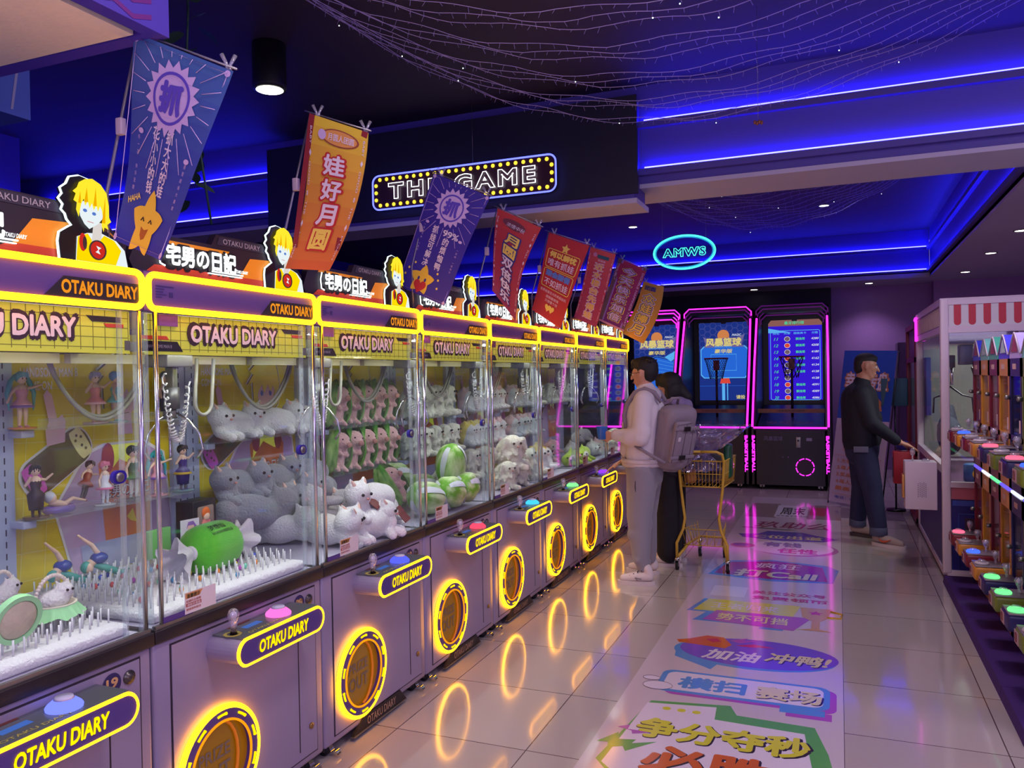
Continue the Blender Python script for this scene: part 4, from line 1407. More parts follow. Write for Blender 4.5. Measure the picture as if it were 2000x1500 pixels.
# ---- green candy pillow
t = thing('candy_pillow', 'bright green candy-shaped pillow with white twisted ends on the white pegs', 'pillow', (MX - 0.30, Y0[1] + 0.585, 0.948), R(8))
grn = mat('green_velour', (86, 196, 40), 0.85, sub=0.4, bump=0.2, ns=200)
m = MB()
def fnp(u, v):
    a = 2 * PI * u
    q = v * 2 - 1
    y = 0.125 * q
    r_ = 0.078 * (1 - abs(q) ** 4.5) ** 0.5 + 0.018
    r_ *= 1 + (0.03 * abs(q) ** 2) * math.sin(18 * a)
    return (r_ * math.cos(a), y, r_ * math.sin(a))
m.grid(fnp, 54, 22, grn); bd = m.build('body', t)
m = MB()
FB = frame((0.0, 0.0, 0.0), (0, 1, 0), (-0.62, 0, 0.78))
def bend(a, b, c=0.0):
    th = R(50) + b / 0.096
    return Vector(((0.0985 + c) * math.cos(th), a, (0.0985 + c) * math.sin(th)))
m.text('梦想仙', blackp, bend, -0.03, 0.022, w=0.10, h=0.03, bold=0.01, shear=0.2)
m.text('纸巾换奖积分指定礼品', blackp, bend, -0.025, -0.008, w=0.13, h=0.014, bold=0.01)
m.build('print_lettering', bd)
wc = mat('white_cloth', (232, 232, 236), 0.8, bump=0.3, ns=40)
for s_ in (-1, 1):
    m = MB()
    def fe(u, v, s_=s_):
        a = 2 * PI * u
        r_ = 0.02 + 0.065 * v ** 1.2
        wv = 1 + 0.28 * math.sin(6 * a + s_) * v
        return (r_ * wv * math.cos(a) * 0.7, s_ * (0.122 + 0.11 * v + 0.015 * math.sin(3 * a) * v), r_ * wv * math.sin(a) - 0.025 * v)
    m.grid(fe, 40, 8, wc)
    m.tube([(0.021 * math.cos(2 * PI * i / 16), s_ * 0.126, 0.021 * math.sin(2 * PI * i / 16)) for i in range(16)], 0.008, wc, True, 6)
    m.build('twisted_end', t)

# ---- kitten baskets in the nearest machine
def basket(s, lx, col, label, rz=0, z=0.9):
    t = thing('kitten_basket', label, 'toy basket', (MX + lx, Y0[0] + s, z), R(rz), 'kitten baskets on pegs')
    tulle = mat('tulle_' + col[0], col[1], 0.8)
    m = MB()
    def fr_(u, v):
        a = 2 * PI * u
        r_ = 0.062 + 0.022 * v + 0.006 * math.sin(16 * a) * v
        return (r_ * math.cos(a), r_ * math.sin(a), 0.035 - 0.035 * v + 0.005 * math.sin(8 * a) * v)
    m.grid(fr_, 96, 4, tulle); m.build('ruffle', t)
    m = MB(); m.lathe([(0.0, 0.0), (0.045, 0.0), (0.062, 0.03), (0.066, 0.036), (0.058, 0.036), (0.05, 0.02), (0.0, 0.02)], mat('basket_cream', (232, 226, 206), 0.7), 28); m.build('basket_bowl', t)
    m = MB()
    for i in range(25):
        a = PI * i / 24
        m.ell((0, 0.062 * math.cos(a), 0.034 + 0.085 * math.sin(a)), 0.0065, mat('pearl', (236, 226, 214), 0.3), seg=8, rings=6)
    m.build('pearl_handle', t)
    m = MB()
    m.ell((0.0, 0.0, 0.045), (0.04, 0.05, 0.03), fur_w); m.ell((0.012, 0.028, 0.068), (0.027, 0.028, 0.026), fur_w)
    for s_ in (-1, 1):
        m.cap((0.008, 0.028 + s_ * 0.016, 0.088), (0.006, 0.028 + s_ * 0.02, 0.1), 0.008, 0.003, fur_w, seg=6)
    vs, fs = fused(m, 0.006, 2)
    m = MB(); m.add(vs, fs, fur_w, True); kt = m.build('kitten', t)
    m = MB(); m.ell((0.037, 0.02, 0.073), 0.0045, eye_b, seg=8, rings=5); m.build('eye', kt)
    m = MB(); m.ell((0.037, 0.038, 0.073), 0.0045, eye_b, seg=8, rings=5); m.build('eye', kt)
    return t


basket(0.72, -0.22, ('green', (166, 232, 170)), 'kitten in a basket with mint green ruffle, near the glass corner')
basket(0.70, -0.42, ('blue', (140, 190, 236)), 'kitten in a basket with pale blue ruffle, behind the green one', 20)
t = thing('straw_hat', 'little round straw basket lying on its side at the left picture edge', 'toy basket', (MX - 0.12, Y0[0] + 0.53, 0.95), 0)
m = MB(); m.lathe([(0.0, -0.02), (0.05, -0.012), (0.06, 0.0), (0.05, 0.012), (0.0, 0.02)], mat('straw', (206, 196, 170), 0.8, bump=1.0, ns=30, var=0.2), 28, xf=frame((0, 0, 0), (0, 1, 0), (0.25, 0, 0.97))); m.build('straw_disc', t)
m = MB(); m.ring(0, 0, 0.056, 0.07, -0.01, 0.01, mat('tulle_green', (166, 232, 170), 0.8), frame((0, 0, 0), (0, 1, 0), (0.25, 0, 0.97)), 40); m.build('tulle_edge', t)

# ---- figurines of the second machine
skin_f = mat('figurine_skin', (240, 204, 178), 0.4)


def figurine(s, z, lx, hgt, label, hair, dress, legs=None, pose='stand', base=None, long_hair=0.0, coat=False, rz=0.0, tilt=0.0, trim=None):
    t = thing('figurine', label, 'figurine', (MX + lx, Y0[1] + s, z), R(rz), 'collectable figurines in the second machine')
    if tilt:
        t.rotation_euler = (R(tilt), 0, R(rz))
    k = hgt / 0.2
    hm, dm = mat('fig_hair_%d_%d_%d' % hair, hair, 0.35), mat('fig_cloth_%d_%d_%d' % dress, dress, 0.4)
    lm = mat('fig_leg_%d_%d_%d' % legs, legs, 0.4) if legs else skin_f
    if base:
        m = MB(); m.lathe([(0.0, 0.0), (0.045 * k, 0.0), (0.045 * k, 0.005), (0.0, 0.005)], mat('fig_base_%d_%d_%d' % base, base, 0.25, coat=0.4), 28); m.build('stand_disc', t)
    m = MB()
    V = lambda x, y, z_: (x * k, y * k, z_ * k + 0.004)
    m.ell(V(0, 0, 0.172), (0.017 * k, 0.017 * k, 0.019 * k), skin_f)
    m.cap(V(0, 0, 0.135), V(0, 0, 0.16), 0.007 * k, 0.006 * k, skin_f, 8)
    m.cap(V(0, 0, 0.10), V(0, 0, 0.135), 0.015 * k, 0.019 * k, skin_f, 10)
    arms = {'stand': [(0.03, 0.115, 0.035, 0.085), (-0.03, 0.115, -0.035, 0.085)], 'pose': [(0.035, 0.135, 0.055, 0.155), (-0.035, 0.118, -0.02, 0.15)], 'wide': [(0.04, 0.14, 0.07, 0.15), (-0.04, 0.12, -0.06, 0.09)]}[pose]
    for (a, b_, c_, d_) in arms:
        m.cap(V(0, a * 0.5, 0.138), V(0, a, b_), 0.006 * k, 0.005 * k, skin_f, 8)
        m.cap(V(0, a, b_), V(0.01, c_, d_), 0.005 * k, 0.004 * k, skin_f, 8)
    for s_ in (-1, 1):
        m.cap(V(0, s_ * 0.009, 0.09), V(0.003, s_ * 0.011, 0.045), 0.011 * k, 0.008 * k, lm, 8)
        m.cap(V(0.003, s_ * 0.011, 0.045), V(0, s_ * 0.012, 0.008), 0.008 * k, 0.005 * k, lm, 8)
        m.cap(V(0, s_ * 0.012, 0.004), V(0.012, s_ * 0.013, 0.003), 0.005 * k, 0.005 * k, dm, 6)
    m.build('figure_body', t)
    m = MB()
    m.lathe([(0.017 * k, 0.145 * k), (0.02 * k, 0.13 * k), (0.015 * k, 0.105 * k), (0.03 * k, 0.088 * k), ((0.036 if not coat else 0.024) * k, 0.078 * k if not coat else 0.03 * k)], dm, 20)
    if trim:
        m.lathe([(0.034 * k, 0.083 * k), (0.04 * k, 0.074 * k)], mat('fig_trim_%d' % trim[0], trim, 0.4), 20)
    m.build('outfit', t)
    m = MB()
    m.ell(V(-0.004, 0, 0.177), (0.0195 * k, 0.0205 * k, 0.021 * k), hm)
    for i in range(5):
        a = -0.012 + i * 0.006
        m.cap(V(0.012, a, 0.19), V(0.017, a * 1.3, 0.176), 0.005 * k, 0.0015 * k, hm, 6)
    if long_hair:
        for s_ in (-1, 1):
            m.tube([V(-0.005, s_ * 0.018, 0.185), V(-0.008, s_ * 0.036, 0.16), V(-0.005, s_ * (0.04 + 0.01 * long_hair), 0.12), V(-0.003, s_ * 0.045, 0.16 - 0.1 * long_hair)], [0.006 * k, 0.009 * k, 0.008 * k, 0.002 * k], hm, n=8)
    m.build('hair', t)
    for s_ in (-1, 1):
        m = MB(); m.ell(V(0.0165, s_ * 0.007, 0.172), (0.0015 * k, 0.0026 * k, 0.0035 * k), eye_b, seg=6, rings=5); m.build('eye', t)
    return t


U1, L1 = 1.446, 1.126
figurine(0.07, U1, -0.655, 0.20, 'figurine with long teal hair and pink ruffled dress, at the upper left', (60, 170, 176), (236, 160, 190), pose='wide', base=(230, 130, 90), long_hair=1.0, trim=(130, 90, 180))
figurine(0.37, U1, -0.655, 0.20, 'figurine in a pink ballerina skirt with an arm behind her head', (150, 150, 200), (240, 130, 150), pose='pose', base=(240, 190, 205), rz=-10, trim=(255, 190, 205))
figurine(0.46, U1, -0.65, 0.20, 'figurine with short blue hair and sky blue dress beside the metal post', (90, 150, 214), (110, 206, 222), pose='stand', base=(200, 220, 225), rz=35)
figurine(0.72, U1, -0.655, 0.20, 'figurine in a dark blue suit on a black disc, behind the claw', (40, 34, 44), (50, 54, 84), (60, 60, 80), 'stand', (50, 48, 52), coat=True)
figurine(0.11, L1, -0.65, 0.19, 'figurine in a long black coat holding a staff, lower left shelf', (30, 28, 34), (44, 36, 42), (60, 44, 44), 'pose', (96, 66, 50), coat=True, rz=-20)
figurine(0.30, L1 + 0.03, -0.655, 0.16, 'dark-haired figurine leaping on one knee, with red jacket', (50, 36, 34), (150, 50, 36), (70, 64, 74), 'wide', None, rz=20, tilt=-25)
figurine(0.40, L1, -0.65, 0.17, 'figurine with pink bob hair and white kimono', (236, 130, 160), (240, 236, 240), (236, 236, 240), 'stand', (220, 220, 220), trim=(230, 120, 160))
figurine(0.54, L1, -0.655, 0.22, 'tall figurine in green hooded jacket and white trousers', (30, 40, 34), (70, 96, 60), (226, 222, 210), 'stand', (120, 110, 96), coat=False)
figurine(0.66, L1, -0.65, 0.19, 'figurine with teal side braid and pink layered skirt', (60, 170, 176), (240, 170, 200), pose='wide', base=(236, 160, 170), long_hair=0.9, trim=(130, 90, 180))
figurine(0.80, L1, -0.65, 0.20, 'black-haired warrior figurine in violet and gold with green cape', (26, 24, 34), (60, 40, 120), (70, 54, 50), 'pose', (110, 150, 160), coat=True, trim=(200, 170, 60))
t = thing('figurine', 'silver-haired figurine lying in a purple swim ring', 'figurine', (MX - 0.65, Y0[1] + 0.20, L1), 0, 'collectable figurines in the second machine')
m = MB(); m.tube([(0.035 * math.cos(a), 0.045 * math.sin(a), 0.018) for a in [2 * PI * i / 28 for i in range(28)]], 0.014, mat('ring_purple', (120, 80, 200), 0.2, coat=0.5), True, 10); m.build('swim_ring', t)
m = MB(); m.ell((0, -0.03, 0.06), (0.018, 0.018, 0.02), skin_f); m.cap((0, -0.025, 0.045), (0.0, 0.02, 0.03), 0.014, 0.013, skin_f); m.cap((0, 0.02, 0.03), (0.01, 0.05, 0.05), 0.01, 0.007, skin_f); m.cap((0.01, 0.05, 0.05), (0.012, 0.1, 0.035), 0.007, 0.004, skin_f); m.build('figure_body', t)
m = MB(); m.ell((-0.004, -0.034, 0.065), (0.021, 0.02, 0.022), mat('hair_silver', (206, 206, 220), 0.4)); m.build('hair', t)
for i, (s, a) in enumerate(((0.13, 8), (0.27, -14))):
    t = thing('figurine', ['teal-haired figurine diving head down at the left of the second machine floor', 'teal-haired figurine diving head down, right of the similar one'][i], 'figurine', (MX - 0.60, Y0[1] + s, 0.875), R(a), 'collectable figurines in the second machine')
    m = MB(); m.ell((0.01, 0.0, 0.04), (0.018, 0.018, 0.02), skin_f); m.cap((0, 0.01, 0.05), (0, 0.05, 0.07), 0.016, 0.014, skin_f)
    m.cap((0, 0.05, 0.07), (0.0, 0.02, 0.12), 0.011, 0.008, skin_f); m.cap((0, 0.02, 0.12), (0.0, -0.03, 0.165), 0.008, 0.004, skin_f); m.build('figure_body', t)
    m = MB(); m.ell((0, 0.045, 0.068), (0.03, 0.032, 0.022), mat('fig_navy', (50, 70, 160), 0.25, coat=0.5)); m.build('outfit', t)
    m = MB(); m.ell((0.004, -0.004, 0.042), (0.021, 0.021, 0.022), mat('fig_teal', (80, 170, 160), 0.35)); m.tube([(0, 0.01, 0.055), (0.01, 0.06, 0.03), (0.02, 0.12, 0.0), (0.02, 0.15, 0.01)], [0.008, 0.014, 0.012, 0.003], mat('fig_teal', (80, 170, 160), 0.35), n=8); m.build('hair', t)

# boxed prizes standing at the back of the second machine
t = thing('figure_box', 'black window box with a small orange-haired figure inside', 'boxed toy', (MX - 0.58, Y0[1] + 0.80, 0.90), R(6))
m = MB(); m.rbox(-0.045, 0.045, -0.075, 0.075, 0, 0.19, 0.003, mat('carton_black', (30, 26, 30), 0.4)); m.poly([(-0.075, 0.0), (0.075, 0.0), (0.075, 0.04), (-0.075, 0.035)], mat('carton_blue', (50, 70, 170), 0.4), 0.0465, FX(0)); m.build('carton', t)
m = MB(); m.prism(rrect(-0.05, 0.055, 0.045, 0.165, 0.012), 0.045, 0.048, mat('window_film', (150, 130, 120), 0.1, coat=0.6), FX(0)); m.build('window_film', t)
m = MB(); m.ell((0.05, 0.0, 0.135), (0.008, 0.026, 0.026), mat('hair_orange', (226, 110, 40), 0.5)); m.ell((0.052, 0, 0.12), (0.01, 0.02, 0.018), skin_f); m.ell((0.05, 0.0, 0.085), (0.008, 0.03, 0.03), mat('fig_rose', (220, 120, 120), 0.5)); m.build('boxed_figure', t)
t = thing('picture_card', 'white card showing a girl with violet hair, leaning beside the black box', 'card', (MX - 0.50, Y0[1] + 0.68, 0.9), R(-8))
m = MB(); m.box(-0.002, 0.002, -0.045, 0.045, 0, 0.13, mat('card_white', (230, 228, 236), 0.4)); m.poly([(-0.02, 0.01), (0.035, 0.01), (0.03, 0.07), (0.0, 0.08), (-0.015, 0.06)], mat('card_magenta', (200, 70, 150), 0.5), 0.0025, FX(0)); m.poly(circ(0.005, 0.095, 0.018, 16), skin_f, 0.003, FX(0)); m.poly([(-0.02, 0.09), (-0.01, 0.12), (0.015, 0.122), (0.03, 0.10), (0.032, 0.05), (0.02, 0.07), (0.018, 0.105), (-0.01, 0.105)], mat('card_violet', (150, 110, 190), 0.5), 0.0035, FX(0)); m.build('card_face', t)
m = MB(); m.rbox(-0.012, 0.012, -0.06, 0.06, 0, 0.11, 0.002, mat('carton_green', (120, 190, 110), 0.45, var=0.1, ns=30)); o = m.build('green_carton', None, (MX - 0.54, Y0[1] + 0.55, 0.9), (0, 0, R(5)))
tag(o, 'flat pale green carton standing behind the pegs, left of the picture card', 'boxed toy')

# ================================================================ BANNERS, HANGING SIGNS, FAIRY LIGHTS
def banner(k, y, TL, TR, BR, BL, name_label, draw, cols, curve=0.0, alpha_grad=None):
    """Flag in the plane of its leaning pole and drooping rod, facing down the aisle. Corners are (x, z) at depth y."""
    base = Vector((MX - 0.05, y + 0.0, 2.16))
    top = Vector((TL[0] - 0.012, y, TL[1] + 0.012))
    t = thing('hanging_banner', name_label, 'banner', (base.x, base.y, base.z), 0, 'banners on leaning poles above the claw machines')
    L = lambda v: Vector(v) - base
    h0 = ((TL[0] - BL[0]) ** 2 + (TL[1] - BL[1]) ** 2) ** 0.5
    w0 = ((TL[0] - TR[0]) ** 2 + (TL[1] - TR[1]) ** 2) ** 0.5

    def S(a, b, c=0.0):
        """a in 0..1 left to right, b in 0..1 bottom to top"""
        x = (TL[0] * (1 - a) + TR[0] * a) * b + (BL[0] * (1 - a) + BR[0] * a) * (1 - b)
        z = (TL[1] * (1 - a) + TR[1] * a) * b + (BL[1] * (1 - a) + BR[1] * a) * (1 - b)
        q = (1 - b)
        yy = y - 0.012 - c + 0.012 * math.sin(5 * b + 2 * a)
        xx = x + curve * math.sin(PI * q) * (0.5 + 0.5 * a)
        yy -= 0.5 * abs(curve) * q * q
        return Vector((xx, yy, z)) - base
    FLg = lambda a, b, c=0.0: S(a / w0, b / h0, c)
    m = MB()
    n = 16
    for j in range(n):
        mm = cols(1 - (j + 0.5) / n)
        m.grid(lambda u, v, j=j: S(u, 1 - (j + 1 - v) / n, 0), 6, 1, mm)
    fl = m.build('banner_cloth', t)
    m = MB(); draw(m, FLg, w0, h0); m.build('banner_print', fl)
    m = MB(); m.tube([(0, 0, -0.2), (0, 0, 0.02), tuple(L(top))], [0.006, 0.0055, 0.0035], mat('telescopic_pole', (130, 124, 140), 0.35, 0.6), n=7); m.build('pole', t)
    mid = L(top) * 0.45
    m = MB(); m.rbox(mid.x - 0.012, mid.x + 0.012, mid.y - 0.01, mid.y + 0.01, mid.z - 0.03, mid.z + 0.02, 0.003, mat('pole_collar', (190, 170, 190), 0.5)); m.build('pole_collar', t)
    rd = (Vector((TR[0], y, TR[1])) - Vector((TL[0], y, TL[1]))).normalized()
    m = MB(); m.tube([tuple(L(top) - rd * 0.03), tuple(L(top)), tuple(L((TR[0], y, TR[1] + 0.01)) + rd * 0.01)], 0.003, mat('rod_grey', (150, 146, 156), 0.3, 0.7), n=6); m.build('cross_rod', t)
    for a in (0.12, 0.93):
        p = S(a, 1.0) + Vector((0, 0.01, 0.012))
        m = MB()
        for s_ in (-1, 1):
            m.tube([tuple(p + Vector((0, s_ * 0.004, -0.02))), tuple(p + Vector((0.004 * s_, s_ * 0.004, 0.004))), tuple(p + Vector((0.014 * s_, s_ * 0.012, 0.03)))], [0.006, 0.005, 0.007], crystal, n=6)
        m.build('clear_clip', t)
    return t


def flat_cols(rgb, rgb2=None, nm=''):
    def f(v):
        if rgb2 is None:
            return mat('banner_%d_%d_%d' % rgb, rgb, 0.55, bump=0.05, ns=20)
        q = round(v * 8) / 8
        c_ = tuple(int(rgb[i] * (1 - q) + rgb2[i] * q) for i in range(3))
        return mat('banner_%d_%d_%d' % c_, c_, 0.55, bump=0.05, ns=20)
    return f


lav = mat('print_lavender', (206, 176, 226), 0.6)
lav_d = mat('print_violet', (92, 70, 190), 0.6)
prn_w = mat('print_white', (228, 212, 232), 0.6)
prn_y = mat('print_yellow', (238, 206, 96), 0.6)
prn_r = mat('print_red', (196, 44, 50), 0.6)
prn_n = mat('print_navy', (56, 52, 130), 0.6)
star_y = mat('print_star', (234, 190, 60), 0.6)


def vtext(m, F, s, x, z0, step, sz, mt, c=0.002, bold=0.03, sk=0.0):
    for i, ch in enumerate(s):
        if ch != ' ':
            m.text(ch, mt, F, x, z0 - i * step, w=sz * (0.95 if ch not in '一' else 0.95), h=sz * (1.0 if ch not in '一' else 0.12), c=c, bold=bold)


def smiley_star(m, F, cx, cz, r, heart=False):
    pts = []
    for i in range(60):
        a = 2 * PI * i / 60
        q = abs(((i % 12) / 12.0) * 2 - 1)
        pts.append((cx + r * (0.6 + 0.4 * q ** 1.3) * math.cos(a + PI / 2), cz + r * (0.6 + 0.4 * q ** 1.3) * math.sin(a + PI / 2)))
    m.poly(pts, star_y, 0.003, F)
    for s_ in (-1, 1):
        if heart:
            m.poly(circ(cx + s_ * r * 0.27, cz + r * 0.05, r * 0.09, 12, r * 0.13), prn_n, 0.004, F)
        else:
            m.tube([(cx + s_ * r * 0.25 - r * 0.1, cz + r * 0.08, 0.005), (cx + s_ * r * 0.25, cz + r * 0.18, 0.005), (cx + s_ * r * 0.25 + r * 0.1, cz + r * 0.08, 0.005)], r * 0.02, maroon, n=4, xf=F)
    if heart:
        m.poly([(cx + 0.4 * r * (16 * math.sin(a) ** 3) / 13, cz - r * 0.42 + 0.4 * r * (13 * math.cos(a) - 5 * math.cos(2 * a) - 2 * math.cos(3 * a) - math.cos(4 * a)) / 13) for a in [2 * PI * i / 40 for i in range(40)]], prn_r, 0.0045, F)
    else:
        m.poly([(cx - r * 0.25, cz - r * 0.08), (cx, cz - r * 0.15), (cx + r * 0.25, cz - r * 0.08), (cx + r * 0.15, cz - r * 0.38), (cx - r * 0.02, cz - r * 0.45), (cx - r * 0.18, cz - r * 0.32)], mat('print_mouth', (170, 90, 30), 0.6), 0.004, F)


def sun_emblem(m, F, w, h):
    cx, cz, r = w * 0.5, h - w * 0.385, w * 0.215
    for i in range(22):
        a = 2 * PI * i / 22 + 0.1
        x1, z1 = cx + math.cos(a) * w * 0.9, cz + math.sin(a) * w * 0.9
        q = 1.0
        for lim, v, d in ((0.03 * w, x1, -1), (0.97 * w, x1, 1)):
            if (v - lim) * d > 0:
                q = min(q, abs((lim - cx) / (x1 - cx)))
        if z1 > h - 0.03 * w:
            q = min(q, (h - 0.03 * w - cz) / (z1 - cz))
        if z1 < cz and q * 0.9 * w > w * 0.62:
            q = 0.62 / 0.9
        m.tube([(cx + math.cos(a) * r * 1.5, cz + math.sin(a) * r * 1.5, 0.003), (cx + (x1 - cx) * q, cz + (z1 - cz) * q, 0.003)], 0.0012, lav, n=4, xf=F)
    m.poly(star(cx, cz, r * 1.42, r * 1.12, 18), lav, 0.0025, F)
    m.ring(cx, cz, r * 0.86, r * 0.97, 0.003, 0.0035, lav_d, F, 36)
    m.text('抓', lav_d, F, cx, cz + 0.0, w=r * 1.25, h=r * 1.2, c=0.0038, bold=0.07)
    for dx, dz in ((-0.33, -0.32), (0.36, -0.42)):
        m.poly(circ(cx + dx * w, cz + dz * w, w * 0.035, 10, w * 0.022), lav, 0.003, F)


def border(m, F, w, h, mt, d=0.035, r=0.0014):
    m.tube(p3([(d * w, d * w), (w - d * w, d * w), (w - d * w, h - d * w), (d * w, h - d * w)], 0.003), r, mt, True, 4, xf=F)
    for x in (d * w, w - d * w):
        for z in (d * w, h - d * w):
            m.poly(circ(x, z, w * 0.028, 12), mt, 0.0035, F)


def draw1(m, F, w, h):
    border(m, F, w, h, lav)
    sun_emblem(m, F, w, h)
    vtext(m, F, '抓大大的娃', w * 0.58, h * 0.575, h * 0.066, h * 0.064, prn_w)
    vtext(m, F, '花小小的钱', w * 0.39, h * 0.575, h * 0.066, h * 0.064, prn_w)
    vtext(m, F, '我是超级大赢家', w * 0.86, h * 0.47, h * 0.035, h * 0.02, lav, bold=0.0)
    vtext(m, F, '投币一次 快乐无限', w * 0.14, h * 0.56, h * 0.035, h * 0.02, lav, bold=0.0)
    smiley_star(m, F, w * 0.50, h * 0.13, w * 0.28)
    m.text('HAHA', prn_y, F, w * 0.2, h * 0.235, w=w * 0.2, c=0.004, bold=0.03, rot=R(20))


def draw3(m, F, w, h):
    border(m, F, w, h, lav)
    sun_emblem(m, F, w, h)
    m.text('99%', prn_w, F, w * 0.66, h * 0.575, w=w * 0.3, h=h * 0.055, c=0.003, bold=0.03)
    vtext(m, F, '的烦恼鸭', w * 0.61, h * 0.505, h * 0.073, h * 0.066, prn_w)
    vtext(m, F, '抓娃可解决', w * 0.36, h * 0.575, h * 0.073, h * 0.066, prn_w)
    vtext(m, F, '一娃抓不停 一直抓', w * 0.14, h * 0.58, h * 0.028, h * 0.018, lav, bold=0.0)
    vtext(m, F, '一起嗨 一起快乐', w * 0.87, h * 0.48, h * 0.028, h * 0.018, lav, bold=0.0)
    smiley_star(m, F, w * 0.42, h * 0.13, w * 0.24, True)
    for dx, dz in ((-0.3, 0.06), (0.3, 0.05), (-0.22, 0.12), (0.25, 0.1), (0.33, -0.02), (-0.33, 0.0)):
        m.poly(circ(w * 0.42 + dx * w, h * 0.13 + dz * h, w * 0.02, 8), prn_y, 0.004, F)


def edge_text(m, F, w, h, s, bw=0.1):
    for x in (bw * w * 0.5, w - bw * w * 0.5):
        m.text(s, prn_w, F, x, h * 0.5, w=h * 0.85, h=bw * w * 0.45, c=0.0035, bold=0.0, rot=R(-90))


def draw2(m, F, w, h):
    for x0, x1 in ((0, 0.1 * w), (0.9 * w, w)):
        m.poly([(x0, h * 0.14), (x1, h * 0.14), (x1, h), (x0, h)], mat('print_brick', (140, 38, 50), 0.6), 0.002, F)
    edge_text(m, F, w, h, 'BABY  ◆  GOOD  ✿  THE  ◆  M OON')
    m.poly(circ(w * 0.55, h * 0.89, w * 0.32, 24, h * 0.06), mat('print_brown', (150, 70, 60), 0.6), 0.0025, F)
    m.poly(circ(w * 0.55, h * 0.89, w * 0.29, 24, h * 0.052), mat('print_tan', (220, 150, 80), 0.6), 0.003, F)
    m.text('月圆人团圆', prn_w, F, w * 0.57, h * 0.89, w=w * 0.44, h=h * 0.05, c=0.0042, bold=0.02)
    m.poly(circ(w * 0.25, h * 0.89, w * 0.07, 14, h * 0.035), lav, 0.0045, F)
    for i, ch in enumerate('娃好月圆'):
        z = h * (0.70 - 0.165 * i)
        m.text(ch, prn_r, F, w * 0.5, z, w=w * 0.46, h=h * 0.165, c=0.0035, bold=0.11)
        m.text(ch, prn_w if i < 3 else prn_y, F, w * 0.5, z, w=w * 0.38, h=h * 0.14, c=0.0048, bold=0.04)


def draw4(m, F, w, h):
    edge_text(m, F, w, h, 'THE  ◆  FULL  ◆  MOON IS  ◆  TWICE  ◆')
    m.poly(circ(w * 0.45, h * 0.9, w * 0.28, 20, h * 0.05), mat('print_plum', (110, 50, 70), 0.6), 0.0025, F)
    m.text('浓情中秋', prn_w, F, w * 0.5, h * 0.885, w=w * 0.45, h=h * 0.045, c=0.0035, bold=0.0, shear=0.2)
    for i, ch in enumerate('月圆双倍快乐'):
        z = h * (0.74 - 0.125 * i)
        m.text(ch, prn_n, F, w * 0.5, z, w=w * 0.46, h=h * 0.13, c=0.0035, bold=0.1)
        m.text(ch, prn_y if i < 2 else prn_w, F, w * 0.5, z, w=w * 0.38, h=h * 0.108, c=0.0048, bold=0.04)


def draw5(m, F, w, h):
    m.poly(star(w * 0.5, h * 0.87, w * 0.11), prn_y, 0.003, F)
    for z0, z1 in ((0.60, 0.82), (0.36, 0.58)):
        m.tube(p3(rrect(w * 0.08, w * 0.92, h * z0, h * z1, w * 0.05), 0.003), 0.003, prn_y, True, 5, xf=F)
    blu = mat('print_sky', (96, 130, 210), 0.6)
    m.text('何以解忧', prn_y, F, w * 0.5, h * 0.765, w=w * 0.72, h=h * 0.08, c=0.004, bold=0.08)
    m.text('唯有抓娃', prn_w, F, w * 0.5, h * 0.665, w=w * 0.72, h=h * 0.09, c=0.004, bold=0.02)
    m.text('聚会聚餐', blu, F, w * 0.5, h * 0.53, w=w * 0.72, h=h * 0.08, c=0.004, bold=0.1)
    m.text('不如抓娃', prn_w, F, w * 0.5, h * 0.425, w=w * 0.72, h=h * 0.09, c=0.004, bold=0.02)
    m.text('世界就像巨大的夹娃娃机', prn_w, F, w * 0.5, h * 0.31, w=w * 0.82, h=h * 0.035, c=0.004)
    m.text('我隔着玻璃', prn_w, F, w * 0.5, h * 0.255, w=w * 0.4, h=h * 0.035, c=0.004)
    m.text('只想要个你', prn_w, F, w * 0.5, h * 0.205, w=w * 0.4, h=h * 0.035, c=0.004)
    for dx in (-0.06, 0.06):
        m.poly([(w * (0.5 + dx) + 0.09 * w * (16 * math.sin(a) ** 3) / 16, h * 0.13 + 0.09 * w * (13 * math.cos(a) - 5 * math.cos(2 * a) - 2 * math.cos(3 * a) - math.cos(4 * a)) / 16) for a in [2 * PI * i / 24 for i in range(24)]], prn_y, 0.004 + dx * 0.005, F)


def draw6(m, F, w, h):
    edge_text(m, F, w, h, 'THE  ◆  RICHEST  ◆  GET  THE  DOLL')
    m.poly(rrect(w * 0.35, w * 0.8, h * 0.885, h * 0.93, w * 0.02), mat('print_teal', (40, 90, 110), 0.6), 0.003, F)
    m.poly(circ(w * 0.25, h * 0.92, w * 0.08, 12), mat('print_rose', (200, 130, 170), 0.6), 0.003, F)
    m.text('抓娃娃', prn_w, F, w * 0.55, h * 0.855, w=w * 0.3, h=h * 0.03, c=0.004)
    for i, ch in enumerate('近水楼台先得娃'):
        z = h * (0.77 - 0.11 * i)
        m.text(ch, lav, F, w * 0.5, z, w=w * 0.42, h=h * 0.112, c=0.0035, bold=0.09)
        m.text(ch, mat('print_gold', (226, 176, 80), 0.6), F, w * 0.5, z, w=w * 0.36, h=h * 0.092, c=0.0048, bold=0.04)


